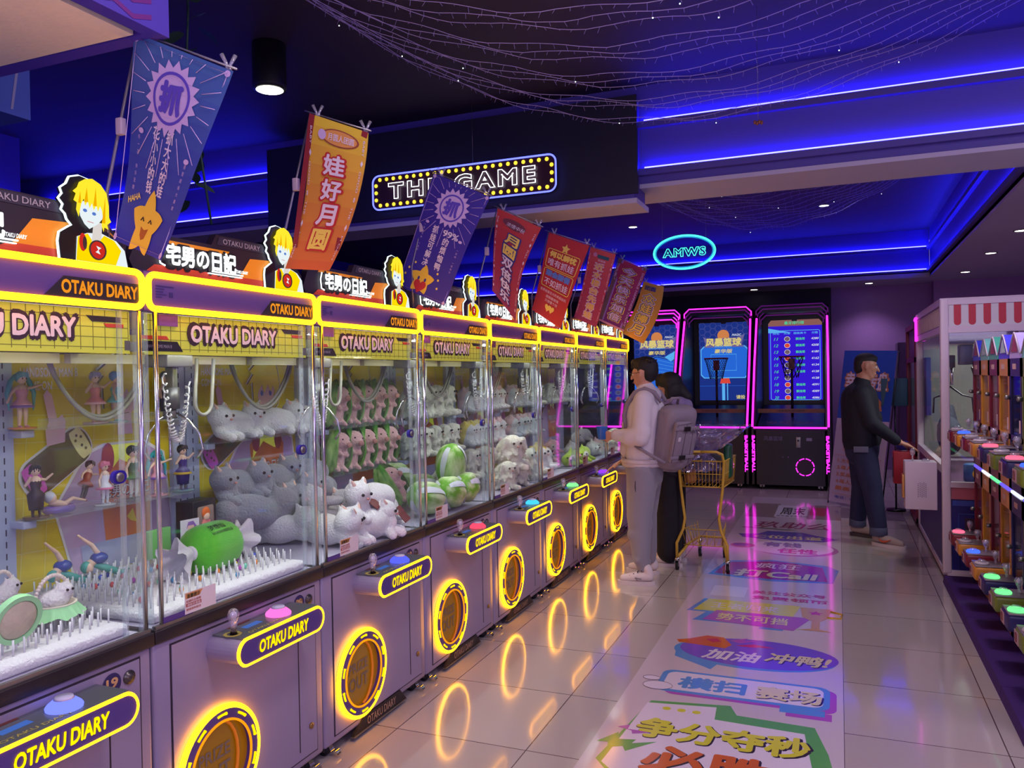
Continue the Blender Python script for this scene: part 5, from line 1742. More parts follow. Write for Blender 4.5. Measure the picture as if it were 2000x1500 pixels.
def draw7(m, F, w, h):
    for x in (0.14, 0.83):
        m.poly([(w * x, 0), (w * (x + 0.05), 0), (w * (x + 0.05), h), (w * x, h)], mat('print_lilac_bar', (150, 110, 210), 0.6), 0.002, F)
    m.poly([(0, 0), (w * 0.14, 0), (w * 0.14, h), (0, h)], mat('print_olive', (110, 80, 90), 0.6), 0.002, F)
    m.poly([(w * 0.88, 0), (w, 0), (w, h), (w * 0.88, h)], mat('print_olive', (110, 80, 90), 0.6), 0.002, F)
    m.poly([(0, 0), (w, 0), (w, h * 0.03), (0, h * 0.03)], mat('print_rose', (200, 130, 170), 0.6), 0.003, F)
    for x in (0.07, 0.94):
        m.text('DOUBLE HAPPINESS TODAY', lav, F, w * x, h * 0.5, w=h * 0.85, h=w * 0.07, c=0.0035, bold=0.02, rot=R(-90))
    for i, ch in enumerate('今天快乐加倍'):
        z = h * (0.86 - 0.142 * i)
        m.text(ch, prn_y, F, w * 0.5, z, w=w * 0.56, h=h * 0.142, c=0.0035, bold=0.13)
        m.text(ch, prn_n, F, w * 0.5, z, w=w * 0.5, h=h * 0.128, c=0.0045, bold=0.09)
        m.text(ch, lav, F, w * 0.5, z, w=w * 0.42, h=h * 0.108, c=0.0055, bold=0.04)


def draw8(m, F, w, h):
    m.text('团圆', prn_n, F, w * 0.4, h * 0.9, w=w * 0.5, h=h * 0.08, c=0.0035, bold=0.05)
    for i, ch in enumerate('众娃捧月'):
        z = h * (0.72 - 0.185 * i)
        m.text(ch, prn_w, F, w * 0.45, z, w=w * 0.66, h=h * 0.2, c=0.0035, bold=0.14)
        m.text(ch, prn_n, F, w * 0.45, z, w=w * 0.58, h=h * 0.175, c=0.0045, bold=0.1)
        m.text(ch, prn_y, F, w * 0.45, z, w=w * 0.5, h=h * 0.155, c=0.0058, bold=0.04)


banner(0, 1.80, (-1.899, 2.626), (-1.555, 2.465), (-1.83, 1.955), (-2.004, 2.029), 'nearest banner, blue violet with a sun emblem and a laughing yellow star', draw1, flat_cols((44, 42, 160), (70, 104, 166)), 0.02)
banner(1, 2.64, (-1.898, 2.638), (-1.645, 2.535), (-1.82, 2.02), (-2.02, 2.04), 'second banner, orange fading to yellow with big white characters', draw2, flat_cols((206, 100, 56), (226, 190, 60)), 0.05)
banner(2, 3.68, (-1.898, 2.641), (-1.597, 2.493), (-1.866, 1.963), (-2.143, 2.087), 'dark purple banner with sun emblem and star hugging a red heart, before the neon sign', draw3, flat_cols((58, 42, 150)), 0.0)
banner(3, 4.51, (-1.901, 2.617), (-1.629, 2.478), (-1.80, 1.93), (-1.945, 2.12), 'narrow curling red and violet banner, fourth along the row', draw4, flat_cols((150, 40, 80), (196, 60, 60)), -0.035)
banner(4, 5.44, (-1.899, 2.617), (-1.608, 2.503), (-1.835, 1.929), (-2.047, 2.075), 'broad scarlet banner with two yellow framed slogans', draw5, flat_cols((186, 40, 50)), 0.0)
banner(5, 6.35, (-1.864, 2.64), (-1.658, 2.567), (-1.832, 1.981), (-2.019, 2.073), 'crimson banner with a vertical line of gold characters, right of the scarlet one', draw6, flat_cols((150, 36, 90), (206, 80, 80)), 0.01)
banner(6, 7.2, (-1.847, 2.656), (-1.593, 2.536), (-1.821, 1.984), (-2.061, 2.102), 'violet banner with lilac side bars and navy outlined characters', draw7, flat_cols((112, 20, 130), (170, 40, 90)), 0.0)
banner(7, 8.1, (-1.826, 2.535), (-1.623, 2.471), (-1.84, 1.90), (-2.065, 2.022), 'last banner of the row, golden yellow and bent at the bottom', draw8, flat_cols((206, 150, 60)), 0.05)
# one banner of the row behind, seen between the second and third
m = MB()
t = thing('hanging_banner', 'small dark red banner far behind, over the third machine sign', 'banner', (-3.35, 3.9, 2.05))
m.grid(lambda u, v: (-0.16 + 0.34 * u, 0.01 * math.sin(4 * u), 0.03 + 0.28 * v - 0.12 * u * v), 6, 4, mat('banner_far_red', (120, 34, 50), 0.6)); m.build('banner_cloth', t)
m = MB(); m.tube([(-0.17, 0.01, 0.33), (0.02, 0.01, 0.34), (0.2, 0.01, 0.03), (0.2, 0.01, -2.05)], 0.004, chrome, n=6); m.build('pole', t)

# ---- marquee neon sign THE GAME
t = thing('marquee_sign', 'neon sign reading THE GAME with a border of yellow bulbs, on the dark ceiling panel', 'neon sign', (-2.563, 5.39, 3.023))
FG = lambda a, b, c=0.0: (a, -0.03 - c, b)
hw, hh = 0.745, 0.130
m = MB()
m.prism(rrect(-hw, hw, -hh, hh, 0.055), 0.0, 0.012, mat('sign_backing', (58, 26, 44), 0.35, bump=0.02), FG); m.build('sign_board', t)
m = MB(); m.tube(p3(rrect(-hw, hw, -hh, hh, 0.055), 0.014), 0.0065, glow('sign_blue', (0.10, 0.12, 1.0), 3.4), True, 8, xf=FG); m.build('blue_border_neon', t)
bulb = glow('sign_bulb', (1.0, 0.68, 0.05), 1.6)
bp = [(-0.68 + 1.36 * i / 23, s_ * 0.098) for i in range(24) for s_ in (1, -1)] + [(s_ * 0.715, z) for s_ in (-1, 1) for z in (-0.055, 0.0, 0.055)]
for x, z in bp:
    m = MB(); m.ell((x, -0.046, z), (0.0145, 0.008, 0.0145), bulb, seg=12, rings=6); m.build('bulb', t)
m = MB()
nw = glow('sign_white', (0.92, 0.97, 1.0), 3.2)
m.text('THE GAME', nw, FG, 0.0, 0.0, w=1.20, h=0.128, c=0.03, bold=0.035, outline=0.016, space=1.3)
m.build('neon_lettering', t)
m = MB(); m.cyl((0.1, -0.03, 0.13), (0.1, -0.03, 0.59), 0.0015, steel, n=5); m.build('hanging_wire', t)

# ---- oval green neon
t = thing('oval_neon_sign', 'turquoise oval neon reading AMWS hanging in the far ceiling recess', 'neon sign', (-1.311, 7.5, 2.715))
FA = lambda a, b, c=0.0: (a, -c, b)
gn = glow('sign_turquoise', (0.08, 1.0, 0.72), 1.7)
gb = glow('sign_teal_blue', (0.02, 0.35, 0.75), 1.0)
m = MB(); m.prism(circ(0, 0, 0.285, 48, 0.158), -0.008, -0.003, glassy('sign_plate', (0.9, 0.95, 0.97)), FA); m.build('clear_plate', t)
m = MB(); m.tube(p3(circ(0, 0, 0.284, 64, 0.157), 0.004), 0.0055, gn, True, 7, xf=FA); m.build('outer_neon', t)
m = MB(); m.tube(p3(circ(0, 0, 0.262, 64, 0.138), 0.004), 0.0045, gb, True, 7, xf=FA); m.build('middle_neon', t)
m = MB(); m.tube(p3([p for i, p in enumerate(circ(0, 0, 0.272, 64, 0.147))], 0.006), 0.003, gn, True, 7, xf=FA); m.build('inner_neon', t)
m = MB(); m.text('AMWS', gn, FA, 0, 0, w=0.40, h=0.085, c=0.008, bold=0.045, outline=0.028, space=1.25); m.build('neon_lettering', t)
for x in (-0.2, 0.2):
    m = MB(); m.cyl((x, 0, 0.11), (x, 0, 0.9), 0.0012, steel, n=5); m.build('hanging_wire', t)

# ---- fairy light nets
wire_m = mat('fairy_wire', (176, 156, 206), 0.5)
wire_l = glow('fairy_led', (0.8, 0.95, 0.9), 3.0)


def strand(A, B, mid, label, group, seed, n=60, r=0.0018):
    rn = random.Random(seed)
    A, B, Mi = Vector(A), Vector(B), Vector(mid)
    ctrl = Mi * 2 - (A + B) / 2
    m = MB()
    pts = []
    for i in range(n + 1):
        u = i / n
        p = A * (1 - u) ** 2 + ctrl * 2 * u * (1 - u) + B * u * u
        p += Vector((0, rn.uniform(-1, 1) * 0.006, 0.012 * math.sin(u * 40 + seed)))
        pts.append(tuple(p))
    m.tube(pts, r, wire_m, n=5)
    for i in range(2, n - 1):
        p = Vector(pts[i])
        m.tube([tuple(p), tuple(p + Vector((rn.uniform(-0.015, 0.015), rn.uniform(-0.01, 0.01), -rn.uniform(0.010, 0.030))))], 0.0010, wire_m, n=4)
    o = m.build('fairy_light_string')
    tag(o, label, 'string lights', group)
    m = MB()
    for i in range(2, n - 1):
        if rn.random() < 0.018:
            p = Vector(pts[i]); m.ell(p + Vector((0, 0, -0.03)), 0.0035, wire_l, seg=6, rings=4)
    if m.v:
        q = m.build('lit_bulbs', o)
    return o


for j in range(24):
    d = j * 0.16 if j < 20 else 0
    # outermost string hangs furthest along the room, the others step back towards the camera
    f = j / 23.0
    A = (-2.55 - 0.1 * f, 3.75 - 2.2 * f, 3.6)
    B = (1.0 + 0.35 * f, 5.1 - 2.9 * f, 3.6)
    M_ = (-1.05 + 0.1 * f, 5.0 - 3.0 * f ** 1.05, 3.17 - 0.02 * math.sin(j * 2.1) + 0.05 * f)
    strand(A, B, M_, 'thin fairy light string in the big swag under the near ceiling', 'fairy light swag over the near aisle', j)
for j in range(14):
    f = j / 13.0
    A = (-2.0 - 0.2 * f, 8.3 - 1.5 * f, 3.6)
    B = (0.75 + 0.3 * f, 9.0 - 2.2 * f, 3.6)
    M_ = (-0.75, 9.0 - 2.0 * f, 3.13 + 0.05 * f)
    strand(A, B, M_, 'thin fairy light string in the swag inside the far ceiling recess', 'fairy light swag in the far recess', 100 + j, 50)
m = MB(); m.cyl((-0.39, 4.6, 3.6), (-0.39, 4.6, 2.98), 0.0012, steel, n=5)
for i in range(4):
    m.ell((-0.39 + 0.012 * (i - 1.5), 4.6, 2.965 - 0.006 * (i % 2)), (0.008, 0.006, 0.012), mat('charm_brown', (130, 70, 50), 0.5), seg=8, rings=6)
tag(m.build('hanging_charm'), 'tiny brown charm on a thread in front of the near beam', 'ornament')

# ---- canopy boxes in the upper left corner
t = thing('hanging_canopy', 'big hanging canopy box with cream underside and violet zigzag side, top left corner', 'canopy', (-1.79, 1.8, 2.6))
m = MB(); m.box(-1.3, -0.075, -2.0, -0.06, 0.0, 0.012, mat('canopy_cream', (246, 226, 206), 0.8, bump=0.2, ns=60, var=0.04)); m.box(-1.3, -0.075, -2.0, -0.06, 0.012, 0.04, mat('canopy_edge', (150, 140, 200), 0.6)); m.build('underside_panel', t)
m = MB(); m.box(-0.05, 0.0, -2.0, 0.0, 0.0, 0.8, mat('canopy_violet', (78, 56, 176), 0.6)); m.box(-1.3, -0.05, -0.05, 0.0, 0.0, 0.8, mat('canopy_violet', (78, 56, 176), 0.6))
zz = mat('zigzag_purple', (110, 30, 130), 0.6)
for r_ in range(16):
    for i in range(30):
        y0, z0 = -1.95 + i * 0.065, 0.004 + r_ * 0.045
        dz = 0.022 if i % 2 else 0.0
        dz2 = 0.0 if i % 2 else 0.022
        if y0 + 0.065 < 0:
            m.poly([(y0, z0 + dz), (y0 + 0.065, z0 + dz2), (y0 + 0.065, z0 + dz2 + 0.014), (y0, z0 + dz + 0.014)], zz, 0.0015, FX(0))
m.build('zigzag_fascia', t)
m = MB()
doodle = mat('doodle_ink', (70, 40, 50), 0.7)
FU = frame((0, 0, -0.002), (0, 1, 0), (1, 0, 0))
m.tube([(-0.42, -0.38, 0), (-0.30, -0.30, 0), (-0.34, -0.42, 0)], 0.003, doodle, n=4, xf=FU)
m.tube([(-0.36, -0.52, 0), (-0.34, -0.49, 0), (-0.36, -0.46, 0)], 0.003, doodle, n=4, xf=FU)
m.build('doodle_marks', t)
t = thing('hanging_canopy', 'smaller hanging block with blue diagonal stripes, behind the cream canopy', 'canopy', (-2.82, 2.14, 2.6))
m = MB(); m.box(-1.0, 0.0, -0.7, 0.0, 0.0, 0.28, mat('block_blue', (70, 96, 190), 0.6))
for i in range(9):
    m.poly([(-0.68 + i * 0.075, 0.02), (-0.67 + i * 0.075, 0.02), (-0.72 + i * 0.075 + 0.09, 0.27), (-0.73 + i * 0.075 + 0.09, 0.27)], mat('block_stripe', (150, 150, 190), 0.6), 0.0015, FX(0))
m.build('striped_block', t)
# trailing leaves by the nearest banner
t = thing('hanging_vine', 'dark green leafy vine hanging behind the nearest banner', 'plant', (-2.5, 2.6, 2.75))
lf = mat('vine_leaf', (40, 70, 56), 0.6, bump=0.1)
m = MB(); m.tube([(0, 0, 0.8), (0.02, 0, 0.4), (0.0, 0, 0.1), (0.05, 0.02, -0.2), (0.1, 0.02, -0.5)], 0.005, lf, n=5); m.build('stem', t)
rn = random.Random(4)
m = MB()
for i in range(26):
    z = 0.75 - i * 0.046
    c = Vector((0.03 * math.sin(i) + 0.03, rn.uniform(-0.05, 0.05), z))
    a = rn.uniform(0, 2 * PI)
    m.grid(lambda u, v, c=c, a=a: tuple(c + Vector((math.cos(a) * 0.09 * u, math.sin(a) * 0.09 * u, -0.05 * u - 0.02 * (u - 0.5) ** 2)) + Vector((-math.sin(a), math.cos(a), 0.3)) * (0.07 * (v - 0.5) * math.sin(PI * min(1, u * 0.95 + 0.05)))), 5, 4, lf)
m.build('leaves', t)

# ================================================================ FLOOR GRAPHICS
t = thing('floor_graphic', 'long pale vinyl floor sticker printed with cheering slogans along the aisle', 'floor sticker', (0, 0, 0))
vin = mat('vinyl_pale', (206, 194, 206), 0.12, bump=0.02, ns=6, coat=0.4, spec=0.7)
m = MB(); m.poly([(-1.02, 2.2), (0.0, 2.2), (0.0, 10.6), (-1.0, 10.6)], vin, 0.0012, ID)
m.box(-1.02, 0.0, 2.2, 10.6, 0.0, 0.001, vin); m.build('vinyl_sheet', t)
FZ_ = lambda a, b, c=0.0: (a, b, 0.0014 + c)


def vm(nm, c_):
    return mat('vinyl_' + nm, c_, 0.14, coat=0.4, spec=0.7)


gy, gg, go, gb_, gp, gw, gr, gv, gl_ = vm('yellow', (214, 214, 60)), vm('green', (96, 170, 90)), vm('orange', (206, 104, 50)), vm('blue', (96, 150, 220)), vm('purple', (120, 90, 210)), vm('white', (226, 218, 236)), vm('red', (196, 60, 90)), vm('violet', (176, 90, 190)), vm('lilac', (150, 120, 220))
ink = vm('ink', (60, 50, 60))
crm = vm('cream', (222, 214, 150))


def two(m, s, x, y, w, h, top, edge, b=0.05, sh=0.0, c=0.0006):
    m.text(s, edge, FZ_, x + 0.006, y - 0.006, w=w * 1.02, h=h * 1.03, c=c, bold=b * 1.4, shear=sh)
    m.text(s, top, FZ_, x, y, w=w, h=h, c=c + 0.0004, bold=b, shear=sh)


g = MB()
g.poly([(-0.96, 3.20), (-0.87, 3.86), (-0.50, 3.92), (-0.46, 3.82), (-0.12, 3.80), (-0.06, 3.55), (0.0, 3.1), (-0.2, 2.9), (-0.72, 2.9)], gg, 0.0002, FZ_)
g.poly([(-0.93, 3.18), (-0.88, 3.83), (-0.56, 3.88), (-0.55, 3.74), (-0.16, 3.72), (-0.10, 3.25), (-0.2, 2.95), (-0.7, 2.95)], gw, 0.0004, FZ_)
for i in range(3):
    g.poly(circ(-0.78 + 0.07 * i, 3.79, 0.02, 14), gy, 0.0006, FZ_)
two(g, '争分夺秒', -0.50, 3.565, 0.74, 0.21, gy, ink)
two(g, '必胜', -0.52, 3.28, 0.52, 0.26, go, ink)
g.poly([(-1.0, 3.35), (-0.93, 3.47), (-0.92, 3.40), (-0.84, 3.42), (-0.85, 3.38), (-0.75, 3.43), (-0.86, 3.30), (-0.88, 3.34), (-0.94, 3.31), (-0.95, 3.36)], gg, 0.0007, FZ_)
g.poly([(-0.95, 3.52), (-0.90, 3.56), (-0.90, 3.51), (-0.77, 3.52), (-0.87, 3.47), (-0.88, 3.50)], gv, 0.0007, FZ_)
for x in (-0.30, -0.13):
    g.poly(circ(x, 3.27, 0.07, 20), gg, 0.0006, FZ_)
g.build('slogan_block', t)
g = MB()
g.poly(rrect(-0.84, -0.03, 3.97, 4.27, 0.06), gv, 0.0002, FZ_)
g.poly([(-0.25, 3.97), (-0.05, 3.97), (-0.05, 3.89), (-0.25, 3.89)], gv, 0.0002, FZ_)
g.poly(rrect(-0.89, -0.06, 4.0, 4.30, 0.06), gb_, 0.0004, FZ_)
g.poly([(-0.28, 4.0), (-0.08, 4.0), (-0.08, 3.93), (-0.28, 3.93)], gb_, 0.0004, FZ_)
g.poly(rrect(-0.86, -0.09, 4.03, 4.275, 0.05), gw, 0.0006, FZ_)
g.text('横扫', gb_, FZ_, -0.62, 4.145, w=0.34, h=0.165, c=0.001, bold=0.06)
two(g, '赛场', -0.25, 4.14, 0.31, 0.165, crm, ink, c=0.0008)
g.poly(circ(-0.88, 4.06, 0.075, 20, 0.055), gw, 0.0012, FZ_)
g.poly(circ(-0.93, 4.15, 0.045, 16, 0.03), gw, 0.0012, FZ_)
g.tube(p3(circ(-0.88, 4.06, 0.075, 24, 0.055), 0.0014), 0.0012, ink, True, 4, xf=FZ_)
g.tube(p3(circ(-0.93, 4.15, 0.045, 20, 0.03), 0.0014), 0.0012, ink, True, 4, xf=FZ_)
g.build('speech_frame', t)
g = MB()
g.poly(circ(-0.47, 4.67, 0.44, 40, 0.235) + [], gb_, 0.0002, FZ_)
g.poly([(-0.90, 4.70), (-0.88, 4.52), (-0.70, 4.40), (-0.66, 4.37), (-0.62, 4.52)], gb_, 0.0003, FZ_)
g.poly(circ(-0.45, 4.70, 0.43, 40, 0.235), gp, 0.0005, FZ_)
g.poly([(-0.92, 4.80), (-0.85, 4.84), (-0.76, 4.93), (-0.66, 4.92), (-0.60, 4.80), (-0.63, 4.73), (-0.9, 4.76)], go, 0.0008, FZ_)
g.poly([(-0.76, 4.86), (-0.70, 4.89), (-0.66, 4.84), (-0.71, 4.81)], gr, 0.001, FZ_)
g.poly([(-0.62, 4.88), (-0.52, 4.95), (-0.54, 4.9), (-0.44, 4.94), (-0.56, 4.84)], gv, 0.001, FZ_)
g.poly([(-0.58, 4.80), (-0.48, 4.85), (-0.36, 4.82), (-0.50, 4.79)], gr, 0.001, FZ_)
g.text('加油', gw, FZ_, -0.58, 4.62, w=0.32, h=0.17, c=0.001, bold=0.04, shear=0.25)
two(g, '冲鸭', -0.25, 4.66, 0.31, 0.17, crm, ink, 0.04, 0.25, 0.0008)
g.text('!', crm, FZ_, -0.08, 4.66, h=0.14, c=0.001, bold=0.04, shear=0.25)
g.build('speech_oval', t)
g = MB()
g.poly([(-0.97, 5.42), (-0.90, 5.74), (-0.30, 5.74), (-0.34, 5.16), (-0.48, 5.16), (-0.48, 5.22), (-0.90, 5.22), (-0.84, 5.42)], gb_, 0.0002, FZ_)
g.poly([(-0.93, 5.45), (-0.87, 5.74), (-0.26, 5.74), (-0.30, 5.45)], gy, 0.0005, FZ_)
g.poly([(-0.84, 5.25), (-0.78, 5.48), (-0.18, 5.48), (-0.28, 5.18)], gv, 0.0007, FZ_)
g.text('王者归来', gw, FZ_, -0.61, 5.60, w=0.44, h=0.14, c=0.001, bold=0.02)
g.text('势不可挡', crm, FZ_, -0.54, 5.35, w=0.44, h=0.15, c=0.001, bold=0.03)
cupm = vm('cup', (206, 160, 60))
g.poly([(-0.26, 5.72), (-0.06, 5.72), (-0.09, 5.50), (-0.13, 5.42), (-0.13, 5.26), (-0.06, 5.22), (-0.26, 5.22), (-0.18, 5.26), (-0.18, 5.42), (-0.24, 5.5)], cupm, 0.001, FZ_)
g.tube([(-0.07, 5.66, 0.001), (0.0, 5.62, 0.001), (-0.01, 5.52, 0.001), (-0.09, 5.52, 0.001)], 0.008, cupm, n=4, xf=FZ_)
g.poly(star(-0.16, 5.6, 0.05), gr, 0.0012, FZ_)
g.build('trophy_banner', t)
g = MB()
g.poly([(-0.88, 5.84), (-0.64, 5.84), (-0.64, 6.12), (-0.88, 6.12)], gw, 0.0004, FZ_)
g.text('关注公众号', gr, FZ_, -0.35, 6.02, w=0.50, h=0.09, c=0.001, bold=0.03)
g.text('免费领币', gr, FZ_, -0.34, 5.88, w=0.50, h=0.09, c=0.001, bold=0.03)
g.build('white_square', t)
g = MB()
g.poly([(-0.98, 6.45), (-0.90, 6.95), (-0.55, 7.08), (-0.1, 6.98), (-0.02, 6.85), (-0.06, 6.42), (-0.5, 6.36)], gb_, 0.0002, FZ_)
g.poly([(-0.94, 6.50), (-0.88, 6.90), (-0.5, 7.04), (-0.14, 6.92), (-0.10, 6.46), (-0.5, 6.42)], vm('crimson', (166, 40, 100)), 0.0005, FZ_)
g.text('疯狂', gw, FZ_, -0.48, 6.86, w=0.36, h=0.19, c=0.001, bold=0.02, shear=0.1)
two(g, '打Call', -0.48, 6.58, 0.62, 0.25, crm, ink, 0.05, 0.1, 0.0008)
g.build('crimson_splash', t)
g = MB()
g.poly(circ(-0.38, 7.58, 0.36, 30, 0.30), vm('shadow_rose', (176, 110, 160)), 0.0002, FZ_)
g.poly(circ(-0.42, 7.62, 0.36, 30, 0.30), gw, 0.0004, FZ_)
g.poly(circ(-0.84, 7.62, 0.11, 18, 0.1), vm('donut', (190, 110, 120)), 0.0006, FZ_)
g.poly(circ(-0.86, 7.64, 0.07, 18, 0.06), vm('donut_blue', (80, 80, 150)), 0.0008, FZ_)
g.text('有钱', vm('steelblue', (110, 120, 170)), FZ_, -0.5, 7.73, w=0.34, h=0.2, c=0.001, bold=0.05)
g.text('任性', gr, FZ_, -0.36, 7.48, w=0.34, h=0.2, c=0.001, bold=0.05)
g.build('cloud_bubble', t)
g = MB()
g.poly([(-0.94, 8.16), (-0.75, 8.2), (-0.68, 8.36), (-0.35, 8.36), (-0.2, 8.22), (-0.02, 8.1), (-0.15, 7.95), (-0.5, 7.9), (-0.88, 8.0)], vm('royal', (72, 80, 180)), 0.0004, FZ_)
g.text('C位出道', crm, FZ_, -0.47, 8.08, w=0.62, h=0.16, c=0.001, bold=0.04)
g.text('玖助么', vm('wine', (150, 40, 80)), FZ_, -0.47, 8.72, w=0.72, h=0.36, c=0.001, bold=0.02, shear=0.2)
g.poly([(-0.95, 8.5), (-0.5, 8.44), (-0.4, 8.48), (-0.9, 8.56)], vm('sage', (120, 130, 110)), 0.0006, FZ_)
g.build('blue_starburst', t)
g = MB()
g.poly([(-0.98, 9.15), (-0.66, 9.15), (-0.66, 10.1), (-0.98, 10.1)], vm('tan', (150, 130, 130)), 0.0003, FZ_)
g.poly([(-0.68, 9.2), (-0.35, 9.2), (-0.35, 10.0), (-0.68, 10.0)], gw, 0.0005, FZ_)
g.text('周末', ink, FZ_, -0.5, 9.62, w=0.26, h=0.5, c=0.001, bold=0.03)
g.text('欢乐嘉年华活动', ink, FZ_, -0.5, 9.28, w=0.32, h=0.1, c=0.001)
g.poly([(-0.34, 9.15), (0.0, 9.15), (0.0, 10.1), (-0.34, 10.1)], vm('tan', (150, 130, 130)), 0.0003, FZ_)
g.poly([(-0.32, 9.4), (-0.16, 9.35), (-0.14, 9.9), (-0.32, 9.95)], gr, 0.0006, FZ_)
g.build('far_panels', t)
m = MB()
m.poly([(0.0, 9.35), (0.62, 9.30), (0.62, 9.9), (0.0, 10.0)], mat('mat_print', (110, 96, 110), 0.5, var=0.3, ns=8), 0.0016, ID)
m.box(0.0, 0.62, 9.36, 9.9, 0.0, 0.0014, mat('mat_print', (110, 96, 110), 0.5))
tag(m.build('floor_graphic'), 'dull printed floor sheet lying under the roll-up banner', 'floor sticker')

# ================================================================ BASKETBALL MACHINES
bk = mat('arcade_black', (20, 16, 28), 0.35, bump=0.02, ns=60)
bk2 = mat('arcade_grey', (44, 38, 60), 0.4)
pink = glow('magenta_neon', (1.0, 0.02, 0.85), 3.0)
pink_d = mat('faint_pink_tube', (120, 50, 130), 0.4, es=0.3, ec=(120, 30, 140))  # switched-off tubes given a faint glow in their colour
scr_b = glow('screen_navy', (0.012, 0.03, 0.22), 1.0)
scr_l = glow('screen_blue', (0.02, 0.13, 0.65), 1.0)
scr_c = glow('screen_cyan', (0.10, 0.42, 0.85), 1.0)
scr_v = glow('screen_violet', (0.035, 0.01, 0.62), 1.0)
scr_y = glow('screen_yellow', (0.75, 0.62, 0.22), 0.9)
scr_w = glow('screen_white', (0.75, 0.8, 0.95), 0.8)
scr_g = glow('screen_green', (0.08, 0.62, 0.35), 0.9)
scr_r = glow('screen_red', (0.75, 0.07, 0.05), 0.9)
scr_o = glow('screen_orange', (0.85, 0.3, 0.1), 0.7)
LW = 0.99


